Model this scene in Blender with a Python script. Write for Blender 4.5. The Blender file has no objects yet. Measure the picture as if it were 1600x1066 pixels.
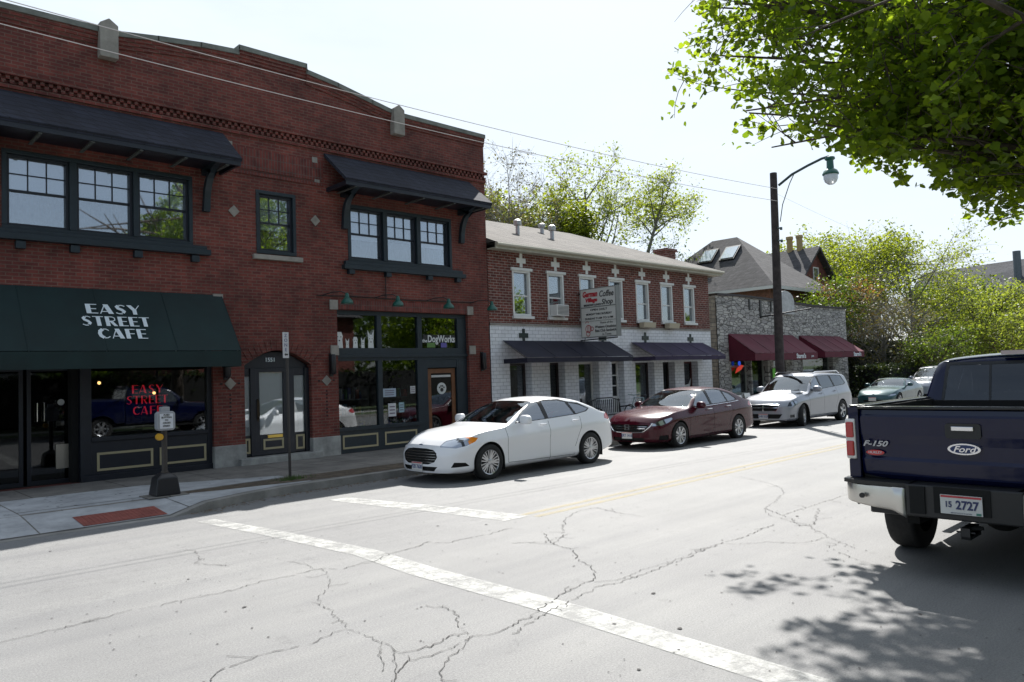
import bpy, bmesh, math, random
import numpy as np
from math import radians, sin, cos, pi, sqrt, atan2
from mathutils import Vector, Matrix

# ------------------------------------------------------------------ camera, world, sun, exposure
SC = bpy.context.scene
COL = SC.collection
CAM_H = 1.855
cam_d = bpy.data.cameras.new("camera"); cam = bpy.data.objects.new("camera", cam_d); COL.objects.link(cam)
cam_d.sensor_width = 36; cam_d.lens = 26.65; cam_d.clip_end = 3000; cam_d.clip_start = 0.05
_r = Vector((0.7232483, -0.68975985, -0.03381192)); _u = Vector((-0.00637006, -0.05562229, 0.99843156)); _f = Vector((0.6905587, 0.72189855, 0.04462254))
M = Matrix.Identity(4)
for i in range(3):
    M[i][0] = _r[i]; M[i][1] = _u[i]; M[i][2] = -_f[i]
M.translation = Vector((0, 0, CAM_H)); cam.matrix_world = M
SC.camera = cam
SC.view_settings.view_transform = 'Standard'; SC.view_settings.look = 'None'; SC.view_settings.gamma = 1
SC.view_settings.exposure = 0.95
SC.render.engine = 'CYCLES'
SC.cycles.max_bounces = 8; SC.cycles.transparent_max_bounces = 12; SC.cycles.diffuse_bounces = 3; SC.cycles.glossy_bounces = 4
SUN_AZ = atan2(0.797, 0.604)      # clockwise from +Y
SUN_EL = radians(48)
world = bpy.data.worlds.new("World"); SC.world = world; world.use_nodes = True
wn = world.node_tree; wn.nodes.clear()
sky = wn.nodes.new('ShaderNodeTexSky'); sky.sky_type = 'NISHITA'; sky.sun_disc = False
sky.sun_elevation = SUN_EL; sky.sun_rotation = SUN_AZ; sky.air_density = 1.0; sky.dust_density = 1.6; sky.ozone_density = 1.0; sky.altitude = 200
# thin veil of high cloud, laid out by direction on the dome
tc = wn.nodes.new('ShaderNodeTexCoord'); mp = wn.nodes.new('ShaderNodeMapping'); mp.inputs['Scale'].default_value = (1.2, 1.2, 4.0)
nz = wn.nodes.new('ShaderNodeTexNoise'); nz.inputs['Scale'].default_value = 1.6; nz.inputs['Detail'].default_value = 6; nz.inputs['Roughness'].default_value = 0.6
rp = wn.nodes.new('ShaderNodeMapRange'); rp.inputs['From Min'].default_value = 0.35; rp.inputs['From Max'].default_value = 0.7; rp.inputs['To Min'].default_value = 0.75; rp.inputs['To Max'].default_value = 1.15
dt = wn.nodes.new('ShaderNodeVectorMath'); dt.operation = 'DOT_PRODUCT'; dt.inputs[1].default_value = (sin(SUN_AZ) * cos(SUN_EL), cos(SUN_AZ) * cos(SUN_EL), sin(SUN_EL))
gl = wn.nodes.new('ShaderNodeMapRange'); gl.interpolation_type = 'SMOOTHSTEP'; gl.inputs['From Min'].default_value = 0.3; gl.inputs['From Max'].default_value = 0.93; gl.inputs['To Min'].default_value = 0.32; gl.inputs['To Max'].default_value = 1.0
mm = wn.nodes.new('ShaderNodeMath'); mm.operation = 'MULTIPLY'; mm.use_clamp = True
mx = wn.nodes.new('ShaderNodeMixRGB'); mx.inputs['Color2'].default_value = (7.5, 8.3, 9.1, 1)
bg = wn.nodes.new('ShaderNodeBackground'); bg.inputs['Strength'].default_value = 0.066
wo = wn.nodes.new('ShaderNodeOutputWorld')
wn.links.new(tc.outputs['Generated'], mp.inputs['Vector']); wn.links.new(mp.outputs['Vector'], nz.inputs['Vector'])
wn.links.new(nz.outputs['Fac'], rp.inputs['Value']); wn.links.new(tc.outputs['Generated'], dt.inputs[0]); wn.links.new(dt.outputs['Value'], gl.inputs['Value'])
wn.links.new(rp.outputs[0], mm.inputs[0]); wn.links.new(gl.outputs[0], mm.inputs[1]); wn.links.new(mm.outputs[0], mx.inputs['Fac'])
wn.links.new(sky.outputs['Color'], mx.inputs['Color1']); wn.links.new(mx.outputs['Color'], bg.inputs['Color']); wn.links.new(bg.outputs['Background'], wo.inputs['Surface'])
sun_d = bpy.data.lights.new("sun", 'SUN'); sun_d.energy = 4.9; sun_d.angle = radians(0.53); sun_d.color = (1.0, 0.97, 0.925)
sun = bpy.data.objects.new("sun", sun_d); COL.objects.link(sun)
sd = Vector((sin(SUN_AZ) * cos(SUN_EL), cos(SUN_AZ) * cos(SUN_EL), sin(SUN_EL)))
sun.rotation_euler = sd.to_track_quat('Z', 'Y').to_euler(); sun.location = (30, 30, 40)

RNG = random.Random(7)
NPR = np.random.default_rng(11)

# ------------------------------------------------------------------ mesh collector
class MB:
    def __init__(s): s.v = []; s.f = []
    def add(s, vs, fs):
        o = len(s.v); s.v.extend([tuple(p) for p in vs]); s.f.extend([tuple(i + o for i in f) for f in fs]); return s
    def box(s, x0, x1, y0, y1, z0, z1):
        v = [(x, y, z) for x in (x0, x1) for y in (y0, y1) for z in (z0, z1)]
        return s.add(v, [(0, 1, 3, 2), (4, 6, 7, 5), (0, 4, 5, 1), (2, 3, 7, 6), (0, 2, 6, 4), (1, 5, 7, 3)])
    def quad(s, a, b, c, d): return s.add([a, b, c, d], [(0, 1, 2, 3)])
    def prism(s, pts, axis, a, b):
        def P(p, t):
            return (t, p[0], p[1]) if axis == 'x' else ((p[0], t, p[1]) if axis == 'y' else (p[0], p[1], t))
        n = len(pts); v = [P(p, a) for p in pts] + [P(p, b) for p in pts]
        f = [tuple(range(n)), tuple(range(2 * n - 1, n - 1, -1))] + [(i, (i + 1) % n, n + (i + 1) % n, n + i) for i in range(n)]
        return s.add(v, f)
    def frame(s, x0, x1, z0, z1, w, y0, y1, axis='y'):
        def b(u0, u1, w0, w1):
            if axis == 'y': s.box(u0, u1, y0, y1, w0, w1)
            else: s.box(y0, y1, u0, u1, w0, w1)
        b(x0, x1, z0, z0 + w); b(x0, x1, z1 - w, z1); b(x0, x0 + w, z0 + w, z1 - w); b(x1 - w, x1, z0 + w, z1 - w); return s
    def tube(s, path, r, n=8, cap=True):
        P = [Vector(p) for p in path]; rr = r if isinstance(r, (list, tuple)) else [r] * len(P)
        v = []; f = []; up = Vector((0.12, 0.25, 0.96)); prev = None
        for i, p in enumerate(P):
            t = (P[min(i + 1, len(P) - 1)] - P[max(i - 1, 0)])
            t = t.normalized() if t.length > 1e-9 else Vector((0, 0, 1))
            a = prev if prev is not None else (up if abs(t.dot(up)) < 0.93 else Vector((1, 0, 0)))
            a = (a - t * a.dot(t)); a = a.normalized() if a.length > 1e-6 else t.orthogonal().normalized(); prev = a; b = t.cross(a)
            for k in range(n):
                th = 2 * pi * k / n; v.append(p + (a * cos(th) + b * sin(th)) * rr[i])
        for i in range(len(P) - 1):
            for k in range(n): f.append((i * n + k, i * n + (k + 1) % n, (i + 1) * n + (k + 1) % n, (i + 1) * n + k))
        if cap: f.append(tuple(range(n))[::-1]); f.append(tuple((len(P) - 1) * n + k for k in range(n)))
        return s.add(v, f)
    def lathe(s, prof, c, axis='z', n=24, cap=True):
        v = []; f = []
        for (r, h) in prof:
            for k in range(n):
                th = 2 * pi * k / n; a, b = r * cos(th), r * sin(th)
                v.append((c[0] + a, c[1] + b, c[2] + h) if axis == 'z' else ((c[0] + a, c[1] + h, c[2] + b) if axis == 'y' else (c[0] + h, c[1] + a, c[2] + b)))
        m = len(prof)
        for i in range(m - 1):
            for k in range(n): f.append((i * n + k, i * n + (k + 1) % n, (i + 1) * n + (k + 1) % n, (i + 1) * n + k))
        if cap: f.append(tuple(range(n))[::-1]); f.append(tuple((m - 1) * n + k for k in range(n)))
        return s.add(v, f)
    def ball(s, c, rx, ry=None, rz=None, n=12, m=8):
        ry = ry or rx; rz = rz or rx
        v = [(c[0] + rx * sin(pi * i / m) * cos(2 * pi * k / n), c[1] + ry * sin(pi * i / m) * sin(2 * pi * k / n), c[2] + rz * cos(pi * i / m)) for i in range(m + 1) for k in range(n)]
        f = [(i * n + k, i * n + (k + 1) % n, (i + 1) * n + (k + 1) % n, (i + 1) * n + k) for i in range(m) for k in range(n)]
        return s.add(v, f)
    def build_each(s, name, mat, parent=None, **kw):
        n = len(s.v); par = list(range(n))
        def fd(i):
            while par[i] != i: par[i] = par[par[i]]; i = par[i]
            return i
        for f in s.f:
            for q in f[1:]: par[fd(q)] = fd(f[0])
        isl = {}
        for f in s.f: isl.setdefault(fd(f[0]), []).append(f)
        bbs = []
        for k_, fs in isl.items():
            vs = [s.v[i] for f in fs for i in f]; bbs.append([[min(v[a] for v in vs) - .006 for a in range(3)], [max(v[a] for v in vs) + .006 for a in range(3)], fs])
        ch = True
        while ch:
            ch = False
            for i in range(len(bbs)):
                for j in range(i + 1, len(bbs)):
                    A, B = bbs[i], bbs[j]
                    if all(A[0][a] <= B[1][a] and A[1][a] >= B[0][a] for a in range(3)):
                        bbs[i] = [[min(A[0][a], B[0][a]) for a in range(3)], [max(A[1][a], B[1][a]) for a in range(3)], A[2] + B[2]]; bbs.pop(j); ch = True; break
                if ch: break
        out = []
        for b in bbs:
            m = MB(); idx = {}
            for f in b[2]:
                r = []
                for i in f:
                    if i not in idx: idx[i] = len(m.v); m.v.append(s.v[i])
                    r.append(idx[i])
                m.f.append(tuple(r))
            out.append(m.build(name, mat, parent, **kw))
        return out
    def build(s, name, mat, parent=None, bevel=0, smooth=False, seg=2, fix=True):
        me = bpy.data.meshes.new(name); off = parent_loc(parent)
        me.from_pydata([(p[0] - off[0], p[1] - off[1], p[2] - off[2]) for p in s.v], [], s.f)
        if fix:
            bm = bmesh.new(); bm.from_mesh(me); bmesh.ops.remove_doubles(bm, verts=bm.verts, dist=1e-6) if smooth else None
            bmesh.ops.recalc_face_normals(bm, faces=bm.faces); bm.to_mesh(me); bm.free()
        for m_ in (mat if isinstance(mat, (list, tuple)) else [mat]): me.materials.append(m_)
        if smooth:
            me.polygons.foreach_set('use_smooth', [True] * len(me.polygons))
            try: me.set_sharp_from_angle(angle=radians(38))
            except Exception: pass
        o = bpy.data.objects.new(name, me); COL.objects.link(o)
        if parent: o.parent = parent
        if bevel:
            b = o.modifiers.new('bevel', 'BEVEL'); b.width = bevel; b.segments = seg; b.limit_method = 'ANGLE'; b.angle_limit = radians(35); b.harden_normals = False
        return o

def parent_loc(p):
    off = Vector((0, 0, 0))
    while p is not None:
        off += p.location; p = p.parent
    return off

def thing(name, label, cat, loc=(0, 0, 0), group=None, kind=None):
    o = bpy.data.objects.new(name, None); COL.objects.link(o); o.location = loc; o.empty_display_size = 0.2
    o['label'] = label; o['category'] = cat
    if group: o['group'] = group
    if kind: o['kind'] = kind
    return o
def tag(o, label, cat, group=None):
    o['label'] = label; o['category'] = cat
    if group: o['group'] = group
    return o
def struct(o): o['kind'] = 'structure'; return o
def copy_tree(o, parent=None, loc=None, label=None):
    c = o.copy(); COL.objects.link(c); c.parent = parent
    if loc is not None: c.location = loc
    if label: c['label'] = label
    for ch in list(o.children): copy_tree(ch, c)
    return c
def text(name, s, mat, parent, size, origin, right, up, extrude=0.004, bold=0.0, sx=1.0, align='CENTER', spacing=1.0, shear=0.0):
    cu = bpy.data.curves.new(name, 'FONT'); cu.body = s; cu.size = size; cu.extrude = extrude; cu.align_x = align; cu.align_y = 'CENTER'
    cu.offset = bold; cu.space_character = spacing; cu.shear = shear; cu.resolution_u = 3
    tmp = bpy.data.objects.new(name + '_tmp', cu); COL.objects.link(tmp)
    dg = bpy.context.evaluated_depsgraph_get(); dg.update()
    me = bpy.data.meshes.new_from_object(tmp.evaluated_get(dg)); bpy.data.objects.remove(tmp); bpy.data.curves.remove(cu)
    R = Vector(right).normalized(); U = Vector(up).normalized(); N = R.cross(U); O = Vector(origin) - parent_loc(parent)
    for v in me.vertices: v.co = O + R * v.co.x * sx + U * v.co.y + N * v.co.z
    me.materials.clear(); me.materials.append(mat)
    o = bpy.data.objects.new(name, me); COL.objects.link(o)
    if parent: o.parent = parent
    return o

# ------------------------------------------------------------------ materials
MATS = {}
def nmat(name):
    m = bpy.data.materials.new(name); m.use_nodes = True; nt = m.node_tree; b = nt.nodes['Principled BSDF']; return m, nt, b
def P(name, col, rough=0.6, metal=0.0, noise=0.0, nscale=6.0, bump=0.0, coat=0.0, spec=0.5, bscale=None):
    if name in MATS: return MATS[name]
    m, nt, b = nmat(name)
    b.inputs['Base Color'].default_value = (*col, 1); b.inputs['Roughness'].default_value = rough; b.inputs['Metallic'].default_value = metal
    b.inputs['Specular IOR Level'].default_value = spec
    if coat: b.inputs['Coat Weight'].default_value = coat; b.inputs['Coat Roughness'].default_value = 0.03
    if noise or bump:
        t = nt.nodes.new('ShaderNodeTexCoord'); n = nt.nodes.new('ShaderNodeTexNoise'); n.inputs['Scale'].default_value = nscale; n.inputs['Detail'].default_value = 8; n.inputs['Roughness'].default_value = 0.65
        nt.links.new(t.outputs['Object'], n.inputs['Vector'])
        if noise:
            r = nt.nodes.new('ShaderNodeValToRGB'); e = r.color_ramp.elements; e[0].position = 0.3; e[1].position = 0.7
            e[0].color = (*[c * (1 - noise) for c in col], 1); e[1].color = (*[min(1, c * (1 + noise)) for c in col], 1)
            nt.links.new(n.outputs['Fac'], r.inputs['Fac']); nt.links.new(r.outputs['Color'], b.inputs['Base Color'])
        if bump:
            n2 = n
            if bscale: n2 = nt.nodes.new('ShaderNodeTexNoise'); n2.inputs['Scale'].default_value = bscale; n2.inputs['Detail'].default_value = 5; nt.links.new(t.outputs['Object'], n2.inputs['Vector'])
            bp = nt.nodes.new('ShaderNodeBump'); bp.inputs['Strength'].default_value = bump; bp.inputs['Distance'].default_value = 0.02
            nt.links.new(n2.outputs['Fac'], bp.inputs['Height']); nt.links.new(bp.outputs['Normal'], b.inputs['Normal'])
    MATS[name] = m; return m
def E(name, col, st):
    m, nt, b = nmat(name); b.inputs['Base Color'].default_value = (*col, 1); b.inputs['Emission Color'].default_value = (*col, 1); b.inputs['Emission Strength'].default_value = st; return m
def brick(name, c1, c2, mortar, bw=0.21, rh=0.07, ms=0.009, stain=0.35, vert=False, rough=0.85, bump=0.6, off=0.5, gloss=0.0, varn=0.35):
    m, nt, b = nmat(name); L = nt.links
    t = nt.nodes.new('ShaderNodeTexCoord'); sp = nt.nodes.new('ShaderNodeSeparateXYZ'); L.new(t.outputs['Object'], sp.inputs[0])
    ad = nt.nodes.new('ShaderNodeMath'); ad.operation = 'ADD'; L.new(sp.outputs['X'], ad.inputs[0]); L.new(sp.outputs['Y'], ad.inputs[1])
    cb = nt.nodes.new('ShaderNodeCombineXYZ')
    if vert: L.new(sp.outputs['Z'], cb.inputs[0]); L.new(ad.outputs[0], cb.inputs[1])
    else: L.new(ad.outputs[0], cb.inputs[0]); L.new(sp.outputs['Z'], cb.inputs[1])
    bt = nt.nodes.new('ShaderNodeTexBrick'); bt.inputs['Scale'].default_value = 1; bt.inputs['Brick Width'].default_value = bw; bt.inputs['Row Height'].default_value = rh
    bt.inputs['Mortar Size'].default_value = ms; bt.inputs['Mortar Smooth'].default_value = 0.1; bt.inputs['Color1'].default_value = (*c1, 1); bt.inputs['Color2'].default_value = (*c2, 1); bt.inputs['Mortar'].default_value = (*mortar, 1)
    bt.offset = off; L.new(cb.outputs[0], bt.inputs['Vector'])
    n = nt.nodes.new('ShaderNodeTexNoise'); n.inputs['Scale'].default_value = 0.7; n.inputs['Detail'].default_value = 9; n.inputs['Roughness'].default_value = 0.7; L.new(t.outputs['Object'], n.inputs['Vector'])
    r = nt.nodes.new('ShaderNodeValToRGB'); e = r.color_ramp.elements; e[0].position = 0.33; e[1].position = 0.62; e[0].color = (1 - stain,) * 3 + (1,); e[1].color = (1, 1, 1, 1)
    L.new(n.outputs['Fac'], r.inputs['Fac'])
    # per-brick variation
    n3 = nt.nodes.new('ShaderNodeTexNoise'); n3.inputs['Scale'].default_value = 5.5; n3.inputs['Detail'].default_value = 3; L.new(cb.outputs[0], n3.inputs['Vector'])
    r3 = nt.nodes.new('ShaderNodeValToRGB'); e3 = r3.color_ramp.elements; e3[0].position = 0.35; e3[1].position = 0.65; e3[0].color = (1 - varn,) * 3 + (1,); e3[1].color = (1, 1, 1, 1); L.new(n3.outputs['Fac'], r3.inputs['Fac'])
    m1 = nt.nodes.new('ShaderNodeMixRGB'); m1.blend_type = 'MULTIPLY'; m1.inputs['Fac'].default_value = 1; L.new(bt.outputs['Color'], m1.inputs[1]); L.new(r.outputs['Color'], m1.inputs[2])
    m2 = nt.nodes.new('ShaderNodeMixRGB'); m2.blend_type = 'MULTIPLY'; m2.inputs['Fac'].default_value = 1; L.new(m1.outputs[0], m2.inputs[1]); L.new(r3.outputs['Color'], m2.inputs[2])
    L.new(m2.outputs[0], b.inputs['Base Color']); b.inputs['Roughness'].default_value = rough
    bp = nt.nodes.new('ShaderNodeBump'); bp.invert = True; bp.inputs['Strength'].default_value = bump; bp.inputs['Distance'].default_value = 0.01; L.new(bt.outputs['Fac'], bp.inputs['Height']); L.new(bp.outputs['Normal'], b.inputs['Normal'])
    return m
def glass(name, tint=(0.5, 0.55, 0.55), refl=0.3, rough=0.02, wav=0.0):
    m = bpy.data.materials.new(name); m.use_nodes = True; nt = m.node_tree; nt.nodes.clear(); L = nt.links
    o = nt.nodes.new('ShaderNodeOutputMaterial'); g = nt.nodes.new('ShaderNodeBsdfGlossy'); g.inputs['Roughness'].default_value = rough; g.inputs['Color'].default_value = (0.92, 0.96, 1, 1)
    tr = nt.nodes.new('ShaderNodeBsdfTransparent'); tr.inputs['Color'].default_value = (*tint, 1)
    lw = nt.nodes.new('ShaderNodeLayerWeight'); lw.inputs['Blend'].default_value = 0.35
    ma = nt.nodes.new('ShaderNodeMath'); ma.operation = 'MULTIPLY_ADD'; ma.inputs[1].default_value = 0.65; ma.inputs[2].default_value = refl; ma.use_clamp = True
    L.new(lw.outputs['Fresnel'], ma.inputs[0]); mi = nt.nodes.new('ShaderNodeMixShader'); L.new(ma.outputs[0], mi.inputs[0]); L.new(tr.outputs[0], mi.inputs[1]); L.new(g.outputs[0], mi.inputs[2]); L.new(mi.outputs[0], o.inputs['Surface'])
    if wav:
        t = nt.nodes.new('ShaderNodeTexCoord'); n = nt.nodes.new('ShaderNodeTexNoise'); n.inputs['Scale'].default_value = 1.3; n.inputs['Detail'].default_value = 1; L.new(t.outputs['Object'], n.inputs['Vector'])
        bp = nt.nodes.new('ShaderNodeBump'); bp.inputs['Strength'].default_value = wav; bp.inputs['Distance'].default_value = 0.02; L.new(n.outputs['Fac'], bp.inputs['Height']); L.new(bp.outputs['Normal'], g.inputs['Normal'])
    return m

BRICK_RED = brick('brick_red', (0.245, 0.055, 0.040), (0.150, 0.034, 0.027), (0.20, 0.11, 0.085), stain=0.5, varn=.25)
BRICK_HEADER = brick('brick_header', (0.245, 0.055, 0.040), (0.150, 0.034, 0.027), (0.16, 0.10, 0.085), bw=0.22, rh=0.075, vert=True, off=0.0)
BRICK_B2 = brick('brick_dark', (0.22, 0.055, 0.037), (0.14, 0.035, 0.025), (0.36, 0.29, 0.25), bw=0.24, rh=0.082, ms=0.010, stain=0.2)
TILE = brick('glazed_tile', (0.86, 0.87, 0.90), (0.80, 0.81, 0.85), (0.38, 0.39, 0.42), bw=0.26, rh=0.11, ms=0.006, stain=0.15, rough=0.28, bump=0.3, varn=0.08)
TILE_BLACK = P('black_tile', (0.02, 0.03, 0.035), 0.25)
STONE_T = P('stone_trim', (0.27, 0.25, 0.22), 0.85, noise=0.3, nscale=3, bump=0.3)
STONE_B = P('stone_base', (0.30, 0.30, 0.285), 0.85, noise=0.3, nscale=4, bump=0.4)
COPING = P('coping_grey', (0.17, 0.18, 0.16), 0.85, noise=0.35, nscale=3, bump=0.3)
NAVY = P('navy_paint', (0.009, 0.012, 0.020), 0.45, noise=0.2)
TEALP = P('teal_paint', (0.010, 0.020, 0.028), 0.5, noise=0.25)
BEIGE = P('beige_paint', (0.38, 0.33, 0.2), 0.6)
SHINGLE_N = brick('shingle_navy', (0.03, 0.034, 0.055), (0.02, 0.023, 0.04), (0.010, 0.011, 0.018), bw=0.3, rh=0.13, ms=0.01, stain=0.3, rough=0.9)
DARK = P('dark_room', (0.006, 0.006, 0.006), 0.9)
CURT = P('curtain', (0.5, 0.48, 0.44), 0.9, noise=0.2, nscale=9)
CURT_D = P('curtain_grey', (0.22, 0.21, 0.2), 0.9, noise=0.3, nscale=9)
BLIND = P('frosted_film', (0.66, 0.68, 0.68), 0.6)
GL_SKY = glass('window_glass', (0.82, 0.85, 0.88), 0.24, wav=0.06)
GL_FILM = glass('film_glass', (0.96, 0.97, 0.97), 0.10)
GL_SHOP = glass('shop_glass', (0.6, 0.62, 0.62), 0.07, wav=0.02)
GL_DARK = glass('dark_glass', (0.25, 0.26, 0.28), 0.02)
WHITE_P = P('white_paint', (0.72, 0.72, 0.69), 0.5, noise=0.08)
BLACK = P('black_metal', (0.012, 0.012, 0.014), 0.4)
WOODB = P('brown_wood', (0.16, 0.062, 0.022), 0.5, noise=0.3, nscale=5)
GREEN_CLOTH = P('green_canvas', (0.002, 0.017, 0.017), 0.75, noise=0.3, nscale=1.2, bump=0.15, bscale=60)
NAVY_CLOTH = P('navy_canvas', (0.014, 0.014, 0.028), 0.8, noise=0.3, nscale=1.2)
PURPLE_CLOTH = P('purple_canvas', (0.036, 0.025, 0.06), 0.8, noise=0.4, nscale=0.9)
MAROON_CLOTH = P('maroon_canvas', (0.10, 0.006, 0.02), 0.75, noise=0.25, nscale=1.0)
LET = P('lettering_pale', (0.70, 0.77, 0.80), 0.6)
GREEN_MET = P('green_enamel', (0.015, 0.10, 0.075), 0.35)
BRASS = P('brass', (0.65, 0.48, 0.12), 0.3, 0.9)
CHROME = P('chrome', (0.8, 0.8, 0.82), 0.12, 1.0)

# ------------------------------------------------------------------ ground, road, pavements
def gz(y): return 0.0 if y < 7.1 else max(-0.1, -0.017 * (y - 7.1))
KERB = [(-80, 11.7), (4.15, 11.7), (4.7, 11.85), (5.4, 12.15), (6.2, 12.38), (8, 12.5), (15, 12.75), (23, 13.0), (260, 13.0)]
def lerp(tab, x):
    if x <= tab[0][0]: return tab[0][1]
    for (a, b), (c, d) in zip(tab, tab[1:]):
        if x <= c: return b + (d - b) * (x - a) / (c - a)
    return tab[-1][1]
def road_mat():
    m, nt, b = nmat('asphalt'); L = nt.links
    t = nt.nodes.new('ShaderNodeTexCoord')
    def noise(sc, det, ro=0.6, vec=None):
        n = nt.nodes.new('ShaderNodeTexNoise'); n.inputs['Scale'].default_value = sc; n.inputs['Detail'].default_value = det; n.inputs['Roughness'].default_value = ro
        L.new(vec or t.outputs['Object'], n.inputs['Vector']); return n
    def ramp(n, p0, c0, p1, c1):
        r = nt.nodes.new('ShaderNodeValToRGB'); e = r.color_ramp.elements; e[0].position = p0; e[1].position = p1; e[0].color = (*c0, 1); e[1].color = (*c1, 1); L.new(n.outputs['Fac'], r.inputs['Fac']); return r
    def mul(a, c):
        x = nt.nodes.new('ShaderNodeMixRGB'); x.blend_type = 'MULTIPLY'; x.inputs[0].default_value = 1; L.new(a.outputs[0], x.inputs[1]); L.new(c.outputs[0], x.inputs[2]); return x
    fine = noise(70, 8, 0.95); a = ramp(fine, 0.36, (0.088, 0.089, 0.091), 0.60, (0.258, 0.257, 0.255))
    mpn = nt.nodes.new('ShaderNodeMapping'); mpn.inputs['Scale'].default_value = (0.07, 1.5, 1); L.new(t.outputs['Object'], mpn.inputs['Vector'])
    st = noise(1.5, 5, 0.6, mpn.outputs['Vector']); bb = ramp(st, 0.3, (0.86, 0.86, 0.87), 0.66, (1.05, 1.045, 1.03))
    big = noise(0.45, 5, 0.65); c = ramp(big, 0.35, (0.92, 0.92, 0.92), 0.65, (1.08, 1.08, 1.07))
    blot = noise(3.2, 9, 0.75); d = ramp(blot, 0.27, (0.72, 0.72, 0.72), 0.42, (1, 1, 1))
    o = mul(mul(mul(a, bb), c), d); L.new(o.outputs[0], b.inputs['Base Color']); b.inputs['Roughness'].default_value = 0.72; b.inputs['Specular IOR Level'].default_value = 0.38
    bp = nt.nodes.new('ShaderNodeBump'); bp.inputs['Strength'].default_value = 0.5; bp.inputs['Distance'].default_value = 0.008; L.new(fine.outputs['Fac'], bp.inputs['Height']); L.new(bp.outputs['Normal'], b.inputs['Normal'])
    return m
ASPHALT = road_mat()
def worn(name, col, lo, hi, sc=4.0, maxa=0.9):
    m = bpy.data.materials.new(name); m.use_nodes = True; nt = m.node_tree; L = nt.links; b = nt.nodes['Principled BSDF']; b.inputs['Roughness'].default_value = 0.7
    t = nt.nodes.new('ShaderNodeTexCoord'); n = nt.nodes.new('ShaderNodeTexNoise'); n.inputs['Scale'].default_value = sc; n.inputs['Detail'].default_value = 12; n.inputs['Roughness'].default_value = 0.8; L.new(t.outputs['Object'], n.inputs['Vector'])
    r = nt.nodes.new('ShaderNodeValToRGB'); e = r.color_ramp.elements; e[0].position = lo; e[1].position = hi; e[0].color = (0.22,) * 3 + (1,); e[1].color = (maxa,) * 3 + (1,); L.new(n.outputs['Fac'], r.inputs['Fac'])
    b.inputs['Base Color'].default_value = (*col, 1); L.new(r.outputs['Color'], b.inputs['Alpha']); return m
LINE_W = worn('line_white', (0.42, 0.42, 0.40), 0.40, 0.58, 3.6, 0.88)
LINE_Y = worn('line_yellow', (0.42, 0.33, 0.13), 0.42, 0.66, 6, 0.5)
def concrete(name, col, jw=1.5):
    m, nt, b = nmat(name); L = nt.links; t = nt.nodes.new('ShaderNodeTexCoord')
    n = nt.nodes.new('ShaderNodeTexNoise'); n.inputs['Scale'].default_value = 1.6; n.inputs['Detail'].default_value = 10; n.inputs['Roughness'].default_value = 0.7; L.new(t.outputs['Object'], n.inputs['Vector'])
    r = nt.nodes.new('ShaderNodeValToRGB'); e = r.color_ramp.elements; e[0].position = 0.3; e[1].position = 0.65; e[0].color = (*[c * 0.55 for c in col], 1); e[1].color = (*[c * 1.1 for c in col], 1); L.new(n.outputs['Fac'], r.inputs['Fac'])
    if jw:
        bt = nt.nodes.new('ShaderNodeTexBrick'); bt.offset = 0; bt.inputs['Scale'].default_value = 1; bt.inputs['Brick Width'].default_value = jw; bt.inputs['Row Height'].default_value = jw; bt.inputs['Mortar Size'].default_value = 0.012
        bt.inputs['Color1'].default_value = (1, 1, 1, 1); bt.inputs['Color2'].default_value = (0.9, 0.9, 0.9, 1); bt.inputs['Mortar'].default_value = (0.35, 0.34, 0.32, 1); L.new(t.outputs['Object'], bt.inputs['Vector'])
        x = nt.nodes.new('ShaderNodeMixRGB'); x.blend_type = 'MULTIPLY'; x.inputs[0].default_value = 1; L.new(r.outputs[0], x.inputs[1]); L.new(bt.outputs['Color'], x.inputs[2]); L.new(x.outputs[0], b.inputs['Base Color'])
    else: L.new(r.outputs[0], b.inputs['Base Color'])
    b.inputs['Roughness'].default_value = 0.85; return m
CONC_OLD = concrete('concrete_old', (0.22, 0.205, 0.185)); CONC_NEW = concrete('concrete_new', (0.40, 0.41, 0.42), 0); KERBST = concrete('kerb_concrete', (0.27, 0.26, 0.24), 0)
GRASS = P('grass_ground', (0.05, 0.075, 0.02), 0.95, noise=0.5, nscale=2.5, bump=0.6)
DIRT = P('dirt', (0.085, 0.065, 0.045), 0.95, noise=0.6, nscale=7, bump=0.8)

g = MB(); g.quad((-400, -600, -0.22), (1400, -600, -0.22), (1400, 900, -0.22), (-400, 900, -0.22)); struct(g.build('ground', GRASS))
g = MB(); ys = [0.55, 2.5, 4.8, 7.1, 9, 11, 13.2]; xs = [-80, -20, 0, 5, 10, 20, 40, 80, 260]
for x0, x1 in zip(xs, xs[1:]):
    for y0, y1 in zip(ys, ys[1:]): g.quad((x0, y0, gz(y0)), (x1, y0, gz(y0)), (x1, y1, gz(y1)), (x0, y1, gz(y1)))
struct(g.build('road', ASPHALT, smooth=True))
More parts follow.
